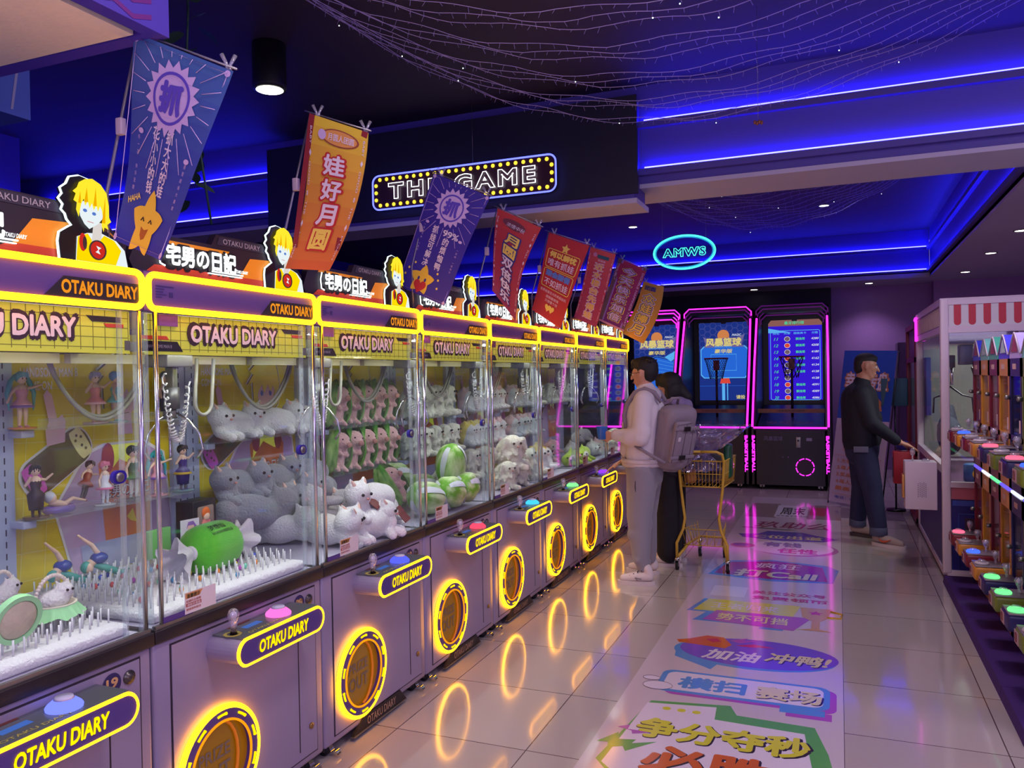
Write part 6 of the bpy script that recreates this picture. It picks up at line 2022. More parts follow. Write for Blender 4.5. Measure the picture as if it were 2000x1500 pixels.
def hoops(x0, label, mode, top_lit, side_lit=(True, True)):
    t = thing('basketball_machine', label, 'arcade machine', (x0, 11.3, 0), 0, 'three basketball arcade machines along the back')
    m = MB(); m.box(0.03, LW - 0.03, 0.03, 2.0, 0.06, 0.80, bk)
    m.box(0.0, 0.06, 0.03, 2.0, 0.06, 0.82, bk); m.box(LW - 0.06, LW, 0.03, 2.0, 0.06, 0.82, bk)
    m.build('lower_cabinet', t)
    m = MB()
    for x in (0.0, LW - 0.05):
        m.prism([(0.03, 0.8), (0.9, 2.52), (2.0, 2.52), (2.0, 0.8)], x, x + 0.05, bk, frame((0, 0, 0), (0, 1, 0), (0, 0, 1)))
    m.build('side_frame', t)
    m = MB(); m.box(0.05, LW - 0.05, 1.45, 2.0, 0.8, 2.52, bk); m.box(0.05, LW - 0.05, 0.1, 1.5, 0.78, 0.82, bk2)
    m.box(0.05, LW - 0.05, 0.85, 1.5, 2.44, 2.52, bk); m.build('back_housing', t)
    # side tubes following the sloping frame
    F = FY(0)
    for i, x in enumerate((0.012, LW - 0.012)):
        m = MB(); s_ = 1 if i == 0 else -1
        m.tube([(x - 0.0, 0.02, 0.85), (x + s_ * 0.0, 0.45, 1.72), (x + s_ * 0.01, 0.78, 2.36)], 0.013, pink if side_lit[i] else pink_d, n=8)
        m.build('side_neon', t)
    m = MB(); m.tube([(0.03, 0.01, 0.835), (LW - 0.03, 0.01, 0.835)], 0.012, pink, n=8); m.build('bottom_neon', t)
    for j in range(4):
        y = 0.82 + 0.02 * j
        z = 2.54 - 0.045 * j
        x = 0.012 + 0.02 * j
        m = MB(); m.tube([(x, y, z - 0.13), (x, y, z - 0.07), (x + 0.07, y, z), (LW - x - 0.07, y, z), (LW - x, y, z - 0.07), (LW - x, y, z - 0.13)], 0.009, pink if (top_lit == 1 and j == 0) or top_lit == 4 else pink_d, n=6)
        m.build('top_tube', t)
    # screen
    FS = FY(1.44)
    m = MB(); m.box(0.07, LW - 0.07, 1.425, 1.45, 1.10, 2.44, bk)
    m.prism([(0.47, 2.34), (0.45, 2.42), (0.56, 2.42), (0.54, 2.34)], -0.1, 0.02, bk, FS)
    sc = m.build('screen_surround', t)
    a0, a1, b0, b1 = 0.13, LW - 0.10, 1.16, 2.36
    FS = lambda a, b, c=0.0: (a, 1.423 - c, b)
    m = MB()
    if mode == 'board':
        m.poly([(a0, b0), (a1, b0), (a1, b1 - 0.05), (a1 - 0.04, b1), (a0 + 0.04, b1), (a0, b1 - 0.05)], scr_v, 0.0, FS)
        m.poly([(a0, b1 - 0.09), (a1, b1 - 0.09), (a1, b1 - 0.05), (a1 - 0.04, b1), (a0 + 0.04, b1), (a0, b1 - 0.05)], glow('screen_brown', (0.25, 0.1, 0.09), 1.0), 0.001, FS)
        m.text('最牙排行榜', scr_g, FS, 0.5, b1 - 0.045, w=0.28, h=0.05, c=0.002, bold=0.03)
        m.poly([(a0, b1 - 0.12), (a0 + 0.33, b1 - 0.19), (a0, b1 - 0.19)], scr_c, 0.0015, FS)
        m.tube(p3(rrect(a0 + 0.03, a1 - 0.03, b0 + 0.0, b1 - 0.16, 0.03), 0.002), 0.004, scr_c, True, 4, xf=FS)
        for x, s in ((0.24, '排名'), (0.40, '头像'), (0.58, '超级美卡'), (0.79, '分数')):
            m.text(s, scr_c, FS, x, b1 - 0.20, w=0.045 * len(s), h=0.035, c=0.002, bold=0.02)
        sc_ = [4280, 4208, 4180, 4162, 4134, 4128, 4128, 4091, 4089, 4086]
        for i in range(10):
            z = b1 - 0.285 - i * 0.098
            m.text(str(11 + i), scr_g, FS, 0.24, z, w=0.065, h=0.045, c=0.002, bold=0.02, shear=0.3)
            m.poly(circ(0.40, z, 0.043, 18, 0.038), scr_w, 0.002, FS)
            m.poly(circ(0.40, z, 0.036, 18, 0.032), scr_r if i in (1, 3, 7, 9) else glow('screen_grey', (0.16, 0.1, 0.14), 1.0), 0.003, FS)
            if i != 6:
                m.text('飘逸哥', scr_g, FS, 0.585, z, w=0.13, h=0.04, c=0.002, bold=0.04)
            m.text(str(sc_[i]), scr_w, FS, 0.79, z, w=0.105, h=0.032, c=0.002, bold=0.03, shear=0.2)
    else:
        m.poly([(a0, b0), (a1, b0), (a1, b1), (a0, b1)], scr_b, 0.0, FS)
        hexm = glow('screen_hex', (0.12, 0.12, 0.35), 1.0)
        for i in range(9):
            for j in range(6):
                cx_, cz_ = a0 + 0.05 + i * 0.082, b1 - 0.04 - j * 0.095 - (0.047 if i % 2 else 0)
                if cx_ < a1 - 0.04 and cz_ > b1 - 0.48:
                    m.tube(p3(circ(cx_, cz_, 0.05, 6), 0.001), 0.0014, hexm, True, 3, xf=FS)
        if mode == 'target':
            m.poly(rrect(a0 + 0.02, a1 - 0.02, 1.50, 2.0, 0.05, 1), scr_c, 0.0015, FS)
            m.poly(rrect(a0 + 0.035, a1 - 0.035, 1.515, 1.985, 0.045, 1), scr_l, 0.0025, FS)
            m.tube(p3([(0.31, 1.62), (0.69, 1.62), (0.69, 1.87), (0.31, 1.87)], 0.004), 0.004, scr_c, True, 4, xf=FS)
            m.poly([(0.47, b0), (0.515, b0), (0.515, 1.42), (0.47, 1.42)], scr_c, 0.002, FS)
            m.poly([(0.545, b0), (0.56, b0), (0.56, 1.42), (0.545, 1.42)], scr_c, 0.002, FS)
            m.poly([(0.44, 1.42), (0.6, 1.42), (0.58, 1.5), (0.46, 1.5)], scr_r, 0.002, FS)
            m.poly([(a0, 1.38), (a1, 1.38), (a1, 1.385), (a0, 1.385)], scr_l, 0.002, FS)
        else:
            m.poly([(a0, b0), (a1, b0), (a1, 1.75), (0.5, 1.85), (a0, 1.72)], scr_l, 0.001, FS)
            for i in range(5):
                m.tube([(a0, 1.74 - i * 0.05, 0.002), (0.5, 1.87 - i * 0.06, 0.002), (a1, 1.76 - i * 0.05, 0.002)], 0.002, scr_c, n=4, xf=FS)
            m.poly([(0.62, 1.85), (0.8, 1.95), (0.86, 1.88), (0.72, 1.78)], scr_c, 0.0025, FS)
        cx_ = 0.5
        m.poly(circ(cx_, 2.16, 0.09, 24), scr_o, 0.003, FS)
        m.poly([(cx_ - 0.31, 2.15), (cx_ - 0.24, 2.11), (cx_ + 0.22, 2.13), (cx_ + 0.32, 2.18), (cx_ + 0.27, 2.02), (cx_ + 0.31, 1.98), (cx_ - 0.29, 1.98), (cx_ - 0.27, 2.05)], glow('screen_dusk', (0.15, 0.12, 0.3), 1), 0.0035, FS)
        m.text('风暴篮球', scr_y, FS, cx_, 2.06, w=0.54, h=0.13, c=0.0045, bold=0.05)
        m.text('MAGIC', scr_w, FS, cx_ + 0.2, 2.165, w=0.14, h=0.035, c=0.0045, bold=0.03, shear=0.2)
        m.text('BASKETBALL', scr_c, FS, cx_, 1.99, w=0.26, h=0.02, c=0.005, bold=0.03)
        m.text('豪华版', scr_y, FS, cx_, 1.92, w=0.27, h=0.065, c=0.005, bold=0.03, shear=0.1)
        m.text('请投币', scr_y, FS, a1 - 0.11, 1.21, w=0.2, h=0.06, c=0.005, bold=0.03) if mode == 'target' else None
    m.build('lit_screen', sc)
    # hoop
    m = MB(); m.cyl((0.5, 0.62, 0.85), (0.5, 0.62, 1.70), 0.017, bk, n=12); m.box(0.46, 0.54, 0.59, 0.66, 1.62, 1.77, mat('hoop_bracket', (90, 24, 34), 0.4)); hp = m.build('hoop_post', t)
    m = MB(); m.tube([(0.5 + 0.165 * math.cos(a), 0.60 + 0.165 * math.sin(a), 1.795) for a in [2 * PI * i / 32 for i in range(32)]], 0.009, mat('hoop_red', (110, 26, 44), 0.4), True, 8); m.build('rim', hp)
    m = MB(); nt_ = mat('net_cord', (30, 24, 36), 0.8)
    for i in range(12):
        a = 2 * PI * i / 12
        for d in (-1, 1):
            pts = []
            for j in range(6):
                r_ = 0.165 - 0.075 * (j / 5) ** 0.8
                aa = a + d * (PI / 12) * (j % 2) + d * 0
                pts.append((0.5 + r_ * math.cos(aa), 0.60 + r_ * math.sin(aa), 1.79 - 0.058 * j))
            m.tube(pts, 0.0035, nt_, n=4)
    m.build('hoop_net', hp)
    # shelf bar, ball tray, lower front
    m = MB(); m.box(0.06, LW - 0.06, 0.32, 0.36, 1.02, 1.075, mat('amber_bar', (120, 84, 50), 0.4)); m.text('注意安全请勿攀爬', bk2, lambda a, b, c=0.0: (a, 0.318 - c, b), 0.5, 1.048, w=0.36, h=0.026, c=0.001, bold=0.02); m.build('padded_bar', t)
    m = MB(); m.grid(lambda u, v: (0.07 + (LW - 0.14) * u, 0.06 + 1.2 * v, 0.83 + 0.26 * v), 2, 4, bk2); m.text('NBA FREE THROW', mat('tray_letters', (60, 52, 84), 0.5), lambda a, b, c=0.0: (a, 0.05 - c, b), 0.5, 0.905, w=0.6, h=0.035, c=0.0, bold=0.02); m.build('ball_tray', t)
    FL = lambda a, b, c=0.0: (a, 0.028 - c, b)
    m = MB(); m.text('风暴篮球', bk2, FL, 0.28, 0.69, w=0.26, h=0.075, c=0.002, bold=0.06); m.text('风暴篮球', mat('emblem_grey', (110, 100, 130), 0.4), FL, 0.28, 0.69, w=0.24, h=0.06, c=0.004, bold=0.01); m.build('front_emblem', t)
    m = MB(); m.rbox(0.57, 0.63, 0.57, 0.71, 0.0, 0.02, 0.004, steel, xf=FL); m.poly(circ(0.6, 0.665, 0.014, 14), gap_m, 0.021, FL); m.box(0.70, 0.77, 0.66, 0.70, 0, 0.006, mat('coin_label', (150, 140, 170), 0.4), xf=FL); m.build('coin_slot', t)
    m = MB(); m.poly(circ(0.68, 0.31, 0.105, 32), mat('port_wine', (50, 16, 44), 0.4), 0.001, FL)
    m.build('front_port', t)
    m = MB()
    for i in range(8):
        m.tube([(0.68 + 0.112 * math.cos(a), 0.31 + 0.112 * math.sin(a), 0.004) for a in [R(45 * i + 5 + 35 * j / 6) for j in range(7)]], 0.006, pink, n=6, xf=FL)
    m.build('port_neon', t)
    for x in (0.025, LW - 0.025):
        m = MB(); m.text('BASKETBALL', pink, FL, x, 0.48, w=0.50, h=0.042, c=0.03, bold=0.06, rot=R(-90)); m.build('side_lettering', t)
    m = MB()
    for x in (0.12, 0.86):
        m.cyl((x, 0.06, 0.03), (x + 0.02, 0.06, 0.03), 0.03, rubber, n=12); m.box(x - 0.02, x + 0.04, 0.04, 0.08, 0.03, 0.065, steel)
        m.cyl((x, 1.9, 0.03), (x + 0.02, 1.9, 0.03), 0.03, rubber, n=12)
    m.build('casters', t)
    for x in (0.4, 0.47):
        m = MB(); m.ell((x, 0.024, 0.44), 0.009, chrome, seg=10, rings=6); m.build('screw_head', t)
    return t


hoops(-3.18, 'left basketball machine, four bright magenta bars on top, partly behind the people', 'court', 4)
hoops(-2.145, 'middle basketball machine, blue backboard picture on its screen', 'target', 1)
hoops(-1.11, 'right basketball machine, score list on its violet screen', 'board', 0)

# ================================================================ RIGHT SIDE
wht_e = mat('white_frame_enamel', (206, 190, 204), 0.4, bump=0.02, ns=200)
navy_p = mat('navy_side_panel', (34, 32, 110), 0.4, bump=0.02)
mir = mat('mirror_wall', (150, 152, 142), 0.25, 0.15)
t = thing('crane_machine', 'large white framed crane machine with red and white striped top band', 'claw machine', (0.71, 6.8, 0))
CW, CD, CH = 0.93, 2.05, 2.12
for x in (0.0, CW - 0.06):
    for y in (0.0, CD - 0.06):
        m = MB(); m.rbox(x, x + 0.06, y, y + 0.06, 0.05, CH, 0.012, wht_e); m.build('corner_post', t)
m = MB()
for z0, z1 in ((CH - 0.05, CH), (1.86, 1.91), (0.70, 0.74), (0.035, 0.075)):
    m.box(0.03, CW - 0.03, 0.003, 0.05, z0, z1, wht_e)
    m.box(0.03, CW - 0.03, CD - 0.05, CD, z0, z1, wht_e)
    if z0 != 0.70:
        m.box(0.003, 0.05, 0.03, CD - 0.03, z0, z1, wht_e)
    else:
        m.box(0.003, 0.05, 0.03, CD - 0.03, 0.80, 0.86, wht_e)
    m.box(CW - 0.05, CW, 0.03, CD - 0.03, z0, z1, wht_e)
m.box(0.0, CW, 0.0, CD, CH - 0.01, CH, wht_e)
m.build('frame_rails', t)
m = MB(); FQ = FY(0.012)
strp_w, strp_r = mat('stripe_white', (204, 200, 206), 0.5), mat('stripe_red', (180, 22, 50), 0.45)
m.box(0.05, CW - 0.05, 1.91, CH - 0.05, -0.01, 0.0, strp_w, xf=FQ)
for i in range(8):
    x = 0.093 + i * 0.097
    if x + 0.048 < CW - 0.05:
        m.poly([(x, CH - 0.05), (x, 1.94)] + [(x + 0.024 - 0.024 * math.cos(R(a)), 1.94 - 0.024 * math.sin(R(a))) for a in range(20, 180, 20)] + [(x + 0.048, 1.94), (x + 0.048, CH - 0.05)], strp_r, 0.002, FQ)
m.build('awning_band', t)
m = MB()
FS2 = FNX(0.012)
m.box(-CD + 0.06, -0.06, 1.91, CH - 0.05, -0.01, 0.0, mat('side_band_dark', (60, 30, 60), 0.4), xf=FS2)
for i in range(26):
    m.box(-0.11 - i * 0.072 - 0.022, -0.11 - i * 0.072, 1.92, CH - 0.06, 0, 0.004, mat('stripe_cream', (206, 178, 176), 0.5), xf=FS2)
m.build('side_band', t)
m = MB(); m.box(0.06, CW - 0.06, 0.022, 0.028, 0.74, 1.86, glass); m.build('front_glass', t)
m = MB(); m.box(0.022, 0.028, 0.06, CD - 0.06, 0.86, 1.86, glass_side); m.build('side_glass', t)
m = MB(); m.box(0.06, CW - 0.06, CD - 0.07, CD - 0.055, 0.74, 1.9, mir); m.build('mirror_back', t)
m = MB(); m.box(0.05, CW - 0.05, 0.035, CD - 0.06, 0.68, 0.70, mat('tray_plum', (90, 50, 90), 0.5)); m.box(0.06, CW - 0.1, 0.04, 0.3, 0.70, 0.705, mat('tray_rose', (196, 110, 130), 0.6)); m.build('prize_tray', t)
m = MB(); m.box(0.05, CW - 0.05, 0.03, CD - 0.05, 0.075, 0.61, navy_p)
m.box(0.05, CW - 0.05, 0.02, 0.03, 0.61, 0.70, mat('rose_lining', (186, 100, 116), 0.6, bump=0.2, ns=8))
m.box(0.014, 0.05, 0.03, CD - 0.05, 0.075, 0.80, navy_p)
FB2 = FY(0.028)
lbl = mat('panel_blue_line', (60, 80, 170), 0.4)
m.box(0.07, CW - 0.07, 0.56, 0.60, 0, 0.002, lbl, xf=FB2)
m.tube(p3([(0.11, 0.1), (0.11, 0.50), (CW - 0.11, 0.50), (CW - 0.11, 0.1)], 0.001), 0.004, lbl, False, 4, xf=FB2)
m.box(0.15, CW - 0.2, 0.2, 0.47, 0, 0.002, mat('poster_wine', (54, 26, 50), 0.5), xf=FB2)
m.text('ALPHA', grey_l, FB2, 0.30, 0.315, w=0.14, h=0.026, c=0.003)
m.text('FDUCT', grey_l, FB2, 0.29, 0.28, w=0.12, h=0.026, c=0.003)
m.build('base_cabinet', t)
m = MB()
for x, y in ((0.05, 0.06), (CW - 0.06, 0.06), (0.05, CD - 0.06), (CW - 0.06, CD - 0.06)):
    m.cyl((x - 0.012, y, 0.025), (x + 0.012, y, 0.025), 0.025, rubber, n=12)
m.build('casters', t)
lamp('interior_lamp', 'AREA', (0.46, 0.9, 1.84), 14, (0.95, 1.0, 0.9), 0.5, parent=t)
# its crane
m = MB(); m.box(0.05, CW - 0.05, 0.5, 0.53, 1.78, 1.82, beige); m.box(0.1, 0.4, 0.46, 0.57, 1.79, 1.83, bk2)
m.rbox(0.18, 0.28, 0.46, 0.56, 1.62, 1.78, 0.01, mat('crane_grey', (110, 116, 134), 0.4, 0.4)); cr_ = m.build('crane_carriage', t)
m = MB()
for i in range(2):
    m.cyl((0.10 + 0.03 * i, 0.5, 1.46), (0.10 + 0.03 * i, 0.5, 1.60), 0.011, chrome if i else mat('copper', (210, 140, 90), 0.3, 0.8), n=10)
m.rbox(0.08, 0.155, 0.48, 0.52, 1.60, 1.70, 0.006, bk2)
for i in range(3):
    a = R(100 + 120 * i)
    m.tube([(0.115, 0.5, 1.45), (0.115 + 0.09 * math.cos(a), 0.5 + 0.09 * math.sin(a), 1.38), (0.115 + 0.16 * math.cos(a), 0.5 + 0.16 * math.sin(a), 1.36), (0.115 + 0.17 * math.cos(a), 0.5 + 0.17 * math.sin(a), 1.24)], 0.007, bk2, n=7)
m.build('crane_claw', cr_)
m = MB(); m.tube([(0.26, 0.5, 1.76), (0.36, 0.5, 1.62), (0.42, 0.5, 1.5), (0.38, 0.5, 1.46), (0.30, 0.5, 1.50), (0.27, 0.5, 1.6)], 0.008, steel, n=7); m.build('crane_cable', cr_)
# plush drum inside, cord of led lights
m = MB(); m.box(0.06, 0.10, CD - 0.3, CD - 0.1, 1.15, 1.7, mat('rear_violet', (40, 34, 120), 0.5)); m.build('rear_panel', t)
t2 = thing('prize_drum', 'blue printed drum lying in the striped crane machine behind the small boxes', 'prize', (0.98, 7.15, 0.705))
m = MB(); m.lathe([(0.0, 0.0), (0.075, 0.0), (0.085, 0.01), (0.085, 0.13), (0.075, 0.14), (0.0, 0.14)], mat('drum_blue', (60, 110, 170), 0.4, var=0.5, ns=20), 24); m.build('drum', t2)
m = MB(); m.poly(circ(0, 0, 0.035, 16), mat('drum_yellow', (226, 190, 60), 0.5), 0.0, frame((0, -0.087, 0.07), (1, 0, 0), (0, 0, 1))); m.build('yellow_badge', t2)
t2 = thing('prize_ball', 'dark round plush resting behind the side glass of the striped crane machine', 'plush toy', (0.90, 8.0, 0.87))
m = MB(); m.ell((0, 0, 0.13), (0.10, 0.28, 0.17), mat('plush_slate', (44, 48, 66), 0.9, bump=0.4)); m.cap((0, 0.1, 0.2), (0.02, 0.16, 0.36), 0.09, 0.04, mat('plush_slate', (44, 48, 66), 0.9)); m.build('body', t2)
# control box on the aisle side
m = MB()
bx = MB(); bx.rbox(-0.25, -0.03, 0.02, 0.2, 0.52, 0.885, 0.006, wht_e)
bo = bx.build('control_box', t)
m = MB(); FC = FY(0.0195)
dk = mat('grille_dark', (70, 50, 70), 0.6)
for i in range(5):
    for j in range(8):
        m.poly(circ(-0.16 + i * 0.013, 0.62 + j * 0.014 + (0.007 if i % 2 else 0), 0.0035, 6), dk, 0.0015, FC)
m.build('speaker_grille', bo)
m = MB(); m.lathe([(0.03, 0.0), (0.03, 0.008), (0.018, 0.016), (0.0, 0.018)], crystal, 20, o=(-0.10, 0.1, 0.886)); m.build('push_button', bo)
m = MB(); m.cyl((-0.19, 0.1, 0.885), (-0.19, 0.1, 0.93), 0.006, chrome, n=8); m.ell((-0.19, 0.1, 0.955), (0.02, 0.02, 0.03), crystal, seg=10, rings=8); m.build('joystick', bo)
m = MB(); FN = FNX(-0.2505)
m.rbox(-0.16, -0.07, 0.60, 0.78, 0.0, 0.015, 0.004, mat('brass_lit', (206, 150, 80), 0.4, 0.5), xf=FN); m.build('coin_plate', bo)

# further claw machine with dark red frame
dred = mat('dark_red_frame', (112, 20, 44), 0.4, bump=0.02)
t = thing('crane_machine', 'dark red framed crane machine behind the striped one', 'claw machine', (0.70, 8.90, 0))
m = MB()
for x in (0.0, 0.85):
    for y in (0.0, 1.05):
        m.rbox(x, x + 0.05, y, y + 0.05, 0.05, 2.05, 0.01, dred)
for z0, z1 in ((2.0, 2.05), (1.66, 1.71), (0.72, 0.78), (0.05, 0.1)):
    m.box(0.0, 0.9, 0.0, 0.05, z0, z1, dred); m.box(0.0, 0.05, 0.0, 1.1, z0, z1, dred); m.box(0.0, 0.9, 1.05, 1.1, z0, z1, dred)
m.build('frame_rails', t)
m = MB(); m.box(0.02, 0.88, 0.02, 1.08, 0.1, 0.72, mat('plum_panel', (60, 28, 64), 0.5)); m.box(0.03, 0.04, 0.05, 1.05, 1.71, 2.0, mat('sign_plum', (90, 50, 90), 0.5)); m.build('base_cabinet', t)
m = MB(); m.box(0.02, 0.026, 0.05, 1.05, 0.78, 1.66, glass_side); m.build('side_glass', t)
m = MB(); m.box(0.05, 0.85, 1.0, 1.03, 0.78, 1.66, mat('grey_green_back', (90, 104, 100), 0.5)); m.build('back_panel', t)
m = MB(); m.rbox(-0.20, -0.005, 0.03, 0.22, 0.44, 0.76, 0.006, mat('red_box', (170, 26, 44), 0.4)); b2 = m.build('control_box', t)
m = MB(); m.lathe([(0.035, 0.0), (0.035, 0.008), (0.02, 0.016), (0.0, 0.018)], crystal, 20, o=(-0.10, 0.12, 0.761)); m.build('push_button', b2)
m = MB(); m.box(-0.205, -0.20, 0.06, 0.19, 0.5, 0.7, bk2); m.build('coin_plate', b2)
# small pink lit corner on the striped machine top
m = MB(); m.tube([(0.70, 8.83, 2.07), (0.70, 8.72, 2.09), (0.70, 8.70, 1.86)], 0.012, pink, n=6)
tag(m.build('pink_light_tube'), 'short magenta light tube at the far corner of the striped crane machine', 'light tube')

# ---- row of small coloured crane machines, two tiers
colr = {'red': (120, 22, 40), 'yellow': (206, 138, 40), 'navy': (36, 30, 92), 'green': (112, 128, 40)}
cols_ = ['red', 'yellow', 'red', 'yellow', 'navy', 'green', 'navy', 'green']
btn_u = ['w', 'b', 'w', 'w', 'r', 'w', 'r', 'b']
btn_l = ['r', 'w', 'b', 'w', 'g', 'g', 'g', 'w']
strip_c = ['b', 'w', 'g', 'b', 'w', 'b', 'g', 'w']
roof_c = [(60, 70, 220), (120, 196, 190), (70, 166, 140), (72, 70, 220), (186, 170, 226), (120, 196, 190), (70, 80, 220), (186, 170, 226)]
LG = {'b': glow('mini_blue', (0.04, 0.10, 1.0), 2.0), 'r': glow('mini_red', (1.0, 0.12, 0.22), 1.6), 'g': glow('mini_green', (0.15, 1.0, 0.25), 1.6), 'w': mat('mini_off', (196, 186, 196), 0.3)}
XF = 0.9
PT = 0.335


def mini(i):
    c_ = cols_[i]
    y1 = 6.65 - PT * i
    y0 = y1 - PT
    where = ['farthest of the row', 'second from the far end', 'third from the far end', 'fourth from the far end', 'fifth from the far end', 'sixth from the far end', 'second nearest to the camera', 'nearest to the camera'][i]
    t = thing('mini_crane_machine', '%s two-tier mini crane machine on the violet step, %s' % (c_, where), 'claw machine', (XF, y0, 0.055), 0, 'coloured mini crane machines on the right')
    fm_ = mat('mini_frame_' + c_, colr[c_], 0.38, bump=0.02)
    F = FNX(0.0, PT)            # a runs from 0 (far side) to PT (near side)
    g_ = 0.006
    for tier, (zb, zt) in enumerate(((0.0, 0.82), (0.85, 1.59))):
        m = MB()
        for a in (g_, PT - g_ - 0.03):
            m.box(a, a + 0.03, zb, zt, -0.5, 0.0, fm_, xf=F)
        m.box(g_, PT - g_, zt - 0.10, zt, -0.5, 0.0, fm_, xf=F)
        m.box(g_, PT - g_, zb, zb + 0.12, -0.5, 0.0, fm_, xf=F)
        m.box(g_, PT - g_, zb + 0.28, zb + 0.31, -0.04, 0.0, fm_, xf=F)
        m.box(g_, PT - g_, zb + 0.12, zt - 0.1, -0.5, -0.485, mat('mini_back', (96, 90, 104), 0.5, var=0.2, ns=8), xf=F)
        fr_ = m.build('frame', t)
        m = MB(); m.box(0.036, PT - 0.036, zb + 0.31, zt - 0.1, -0.012, -0.008, glass_side, xf=F); gl = m.build('glass_door', t)
        m = MB(); m.lathe([(0.013, 0.0), (0.013, 0.02), (0.009, 0.026), (0.0, 0.026)], steel, 14, xf=frame((-0.002, PT - 0.03, zb + 0.52), (0, -1, 0), (0, 0, 1))); m.build('door_lock', gl)
        m = MB(); m.box(0.04, PT - 0.04, zb + 0.13, zb + 0.27, -0.006, 0.0, mat('mini_panel_' + c_, tuple(int(v * 0.55) for v in colr[c_]), 0.4), xf=F)
        lb = mat('mini_label', (206, 170, 160), 0.5)
        for k, (a, b, w_, h_) in enumerate(((0.06, 0.16, 0.05, 0.08), (0.13, 0.15, 0.06, 0.09), (0.22, 0.16, 0.05, 0.07))):
            m.box(a, a + w_, zb + b, zb + b + h_, 0.0, 0.002, lb if k != 1 else steel, xf=F)
        m.box(0.24, 0.29, zb + 0.33, zb + 0.40, -0.006, -0.004, mat('mini_sticker', (226, 200, 204), 0.5), xf=F)
        m.box(0.11, 0.2, zt - 0.06, zt - 0.03, 0.0, 0.002, lb, xf=F)
        m.build('price_labels', t)
        m = MB(); m.cyl((0.16, PT / 2, zt - 0.12), (0.16, PT / 2, zt - 0.26), 0.012, steel, n=10)
        for j in range(3):
            a = R(30 + 120 * j)
            m.tube([(0.16, PT / 2, zt - 0.26), (0.16 + 0.05 * math.cos(a), PT / 2 + 0.05 * math.sin(a), zt - 0.31), (0.16 + 0.03 * math.cos(a), PT / 2 + 0.03 * math.sin(a), zt - 0.36)], 0.004, chrome, n=6)
        m.build('claw', t)
        m = MB(); r3 = random.Random(i * 2 + tier)
        for j in range(5):
            m.ell((0.12 + 0.06 * j, 0.06 + 0.055 * ((j * 2) % 5), zb + 0.36), 0.034, mat('mini_prize_%d' % (j % 3), [(200, 130, 60), (180, 60, 60), (200, 190, 180)][j % 3], 0.6), seg=12, rings=8)
        m.build('prize_balls', t)
        # control box
        zc = zb + 0.34 if tier == 0 else 1.12 - 0.055
        z_top = (0.42 if tier == 0 else 1.15) - 0.055
        m = MB(); m.rbox(-0.173, -0.001, 0.085, PT - 0.075, z_top - 0.082, z_top, 0.014, fm_)
        cb = m.build('control_box', t)
        m = MB(); m.rbox(-0.168, -0.01, 0.09, PT - 0.08, z_top - 0.001, z_top + 0.007, 0.003, mat('mini_top_plate', (130, 120, 128), 0.25)); m.build('top_plate', cb)
        key = (btn_l if tier == 0 else btn_u)[i]
        m = MB(); m.lathe([(0.0, 0.0), (0.038, 0.0), (0.040, 0.006), (0.034, 0.014), (0.0, 0.014)], LG[key], 22, o=(-0.125, PT / 2 - 0.015, z_top + 0.007)); m.build('push_button', cb)
        m = MB(); m.lathe([(0.024, 0.0), (0.018, 0.012), (0.0, 0.014)], crystal, 18, o=(-0.125, PT / 2 - 0.015, z_top + 0.021)); m.build('button_cap', cb)
        m = MB(); m.cyl((-0.05, PT / 2 + 0.01, z_top), (-0.05, PT / 2 + 0.01, z_top + 0.045), 0.007, crystal, n=8); m.lathe([(0.008, 0.03), (0.018, 0.055), (0.022, 0.07), (0.014, 0.086), (0.0, 0.088)], crystal, 9, o=(-0.05, PT / 2 + 0.01, z_top)); m.ell((-0.05, PT / 2 + 0.01, z_top + 0.068), 0.013, mat('joystick_core', (200, 192, 220), 0.3), seg=8, rings=6); m.build('joystick', cb)
        m = MB(); m.box(PT - 0.255, PT - 0.17, z_top - 0.07, z_top - 0.012, 0.0005, 0.003, mat('mini_coin_label', (186, 150, 156), 0.4), xf=FNX(-0.173, PT)); m.tube(p3(rrect(PT - 0.23, PT - 0.2, z_top - 0.06, z_top - 0.02, 0.008, 3), 0.004), 0.0016, dred, True, 4, xf=FNX(-0.173, PT)); m.build('coin_label', cb)
    m = MB(); m.prism(rrect(0.03, PT - 0.03, 0.828, 0.844, 0.008, 3), -0.3, 0.004, glow('mini_strip_' + strip_c[i], {'b': (0.15, 0.1, 1.0), 'w': (0.75, 0.8, 1.0), 'g': (0.15, 0.9, 0.35)}[strip_c[i]], 1.3), F); m.build('light_strip', t)
    # gabled roof
    rf = mat('roof_%d_%d_%d' % roof_c[i], roof_c[i], 0.35)
    m = MB()
    prof = [(g_ + 0.012, 1.59), (PT - g_ - 0.012, 1.59), (PT - g_ - 0.012, 1.615), (PT / 2 + 0.035, 1.715), (PT / 2, 1.732), (PT / 2 - 0.035, 1.715), (g_ + 0.012, 1.615)]
    m.prism(prof, -0.5, 0.0, rf, F, side=rf)
    rfo = m.build('gabled_roof', t)
    m = MB(); m.tube(p3(prof[2:], 0.002), 0.0045, wht_e, n=6, xf=F); m.poly([(PT / 2 - 0.09, 1.625), (PT / 2 + 0.09, 1.625), (PT / 2 + 0.012, 1.705), (PT / 2 - 0.012, 1.705)], mat('gable_print_%d' % (i % 2), [(150, 60, 80), (170, 190, 196)][i % 2], 0.5, var=0.5, ns=40), 0.003, F); m.build('gable_panel', rfo)
    return t


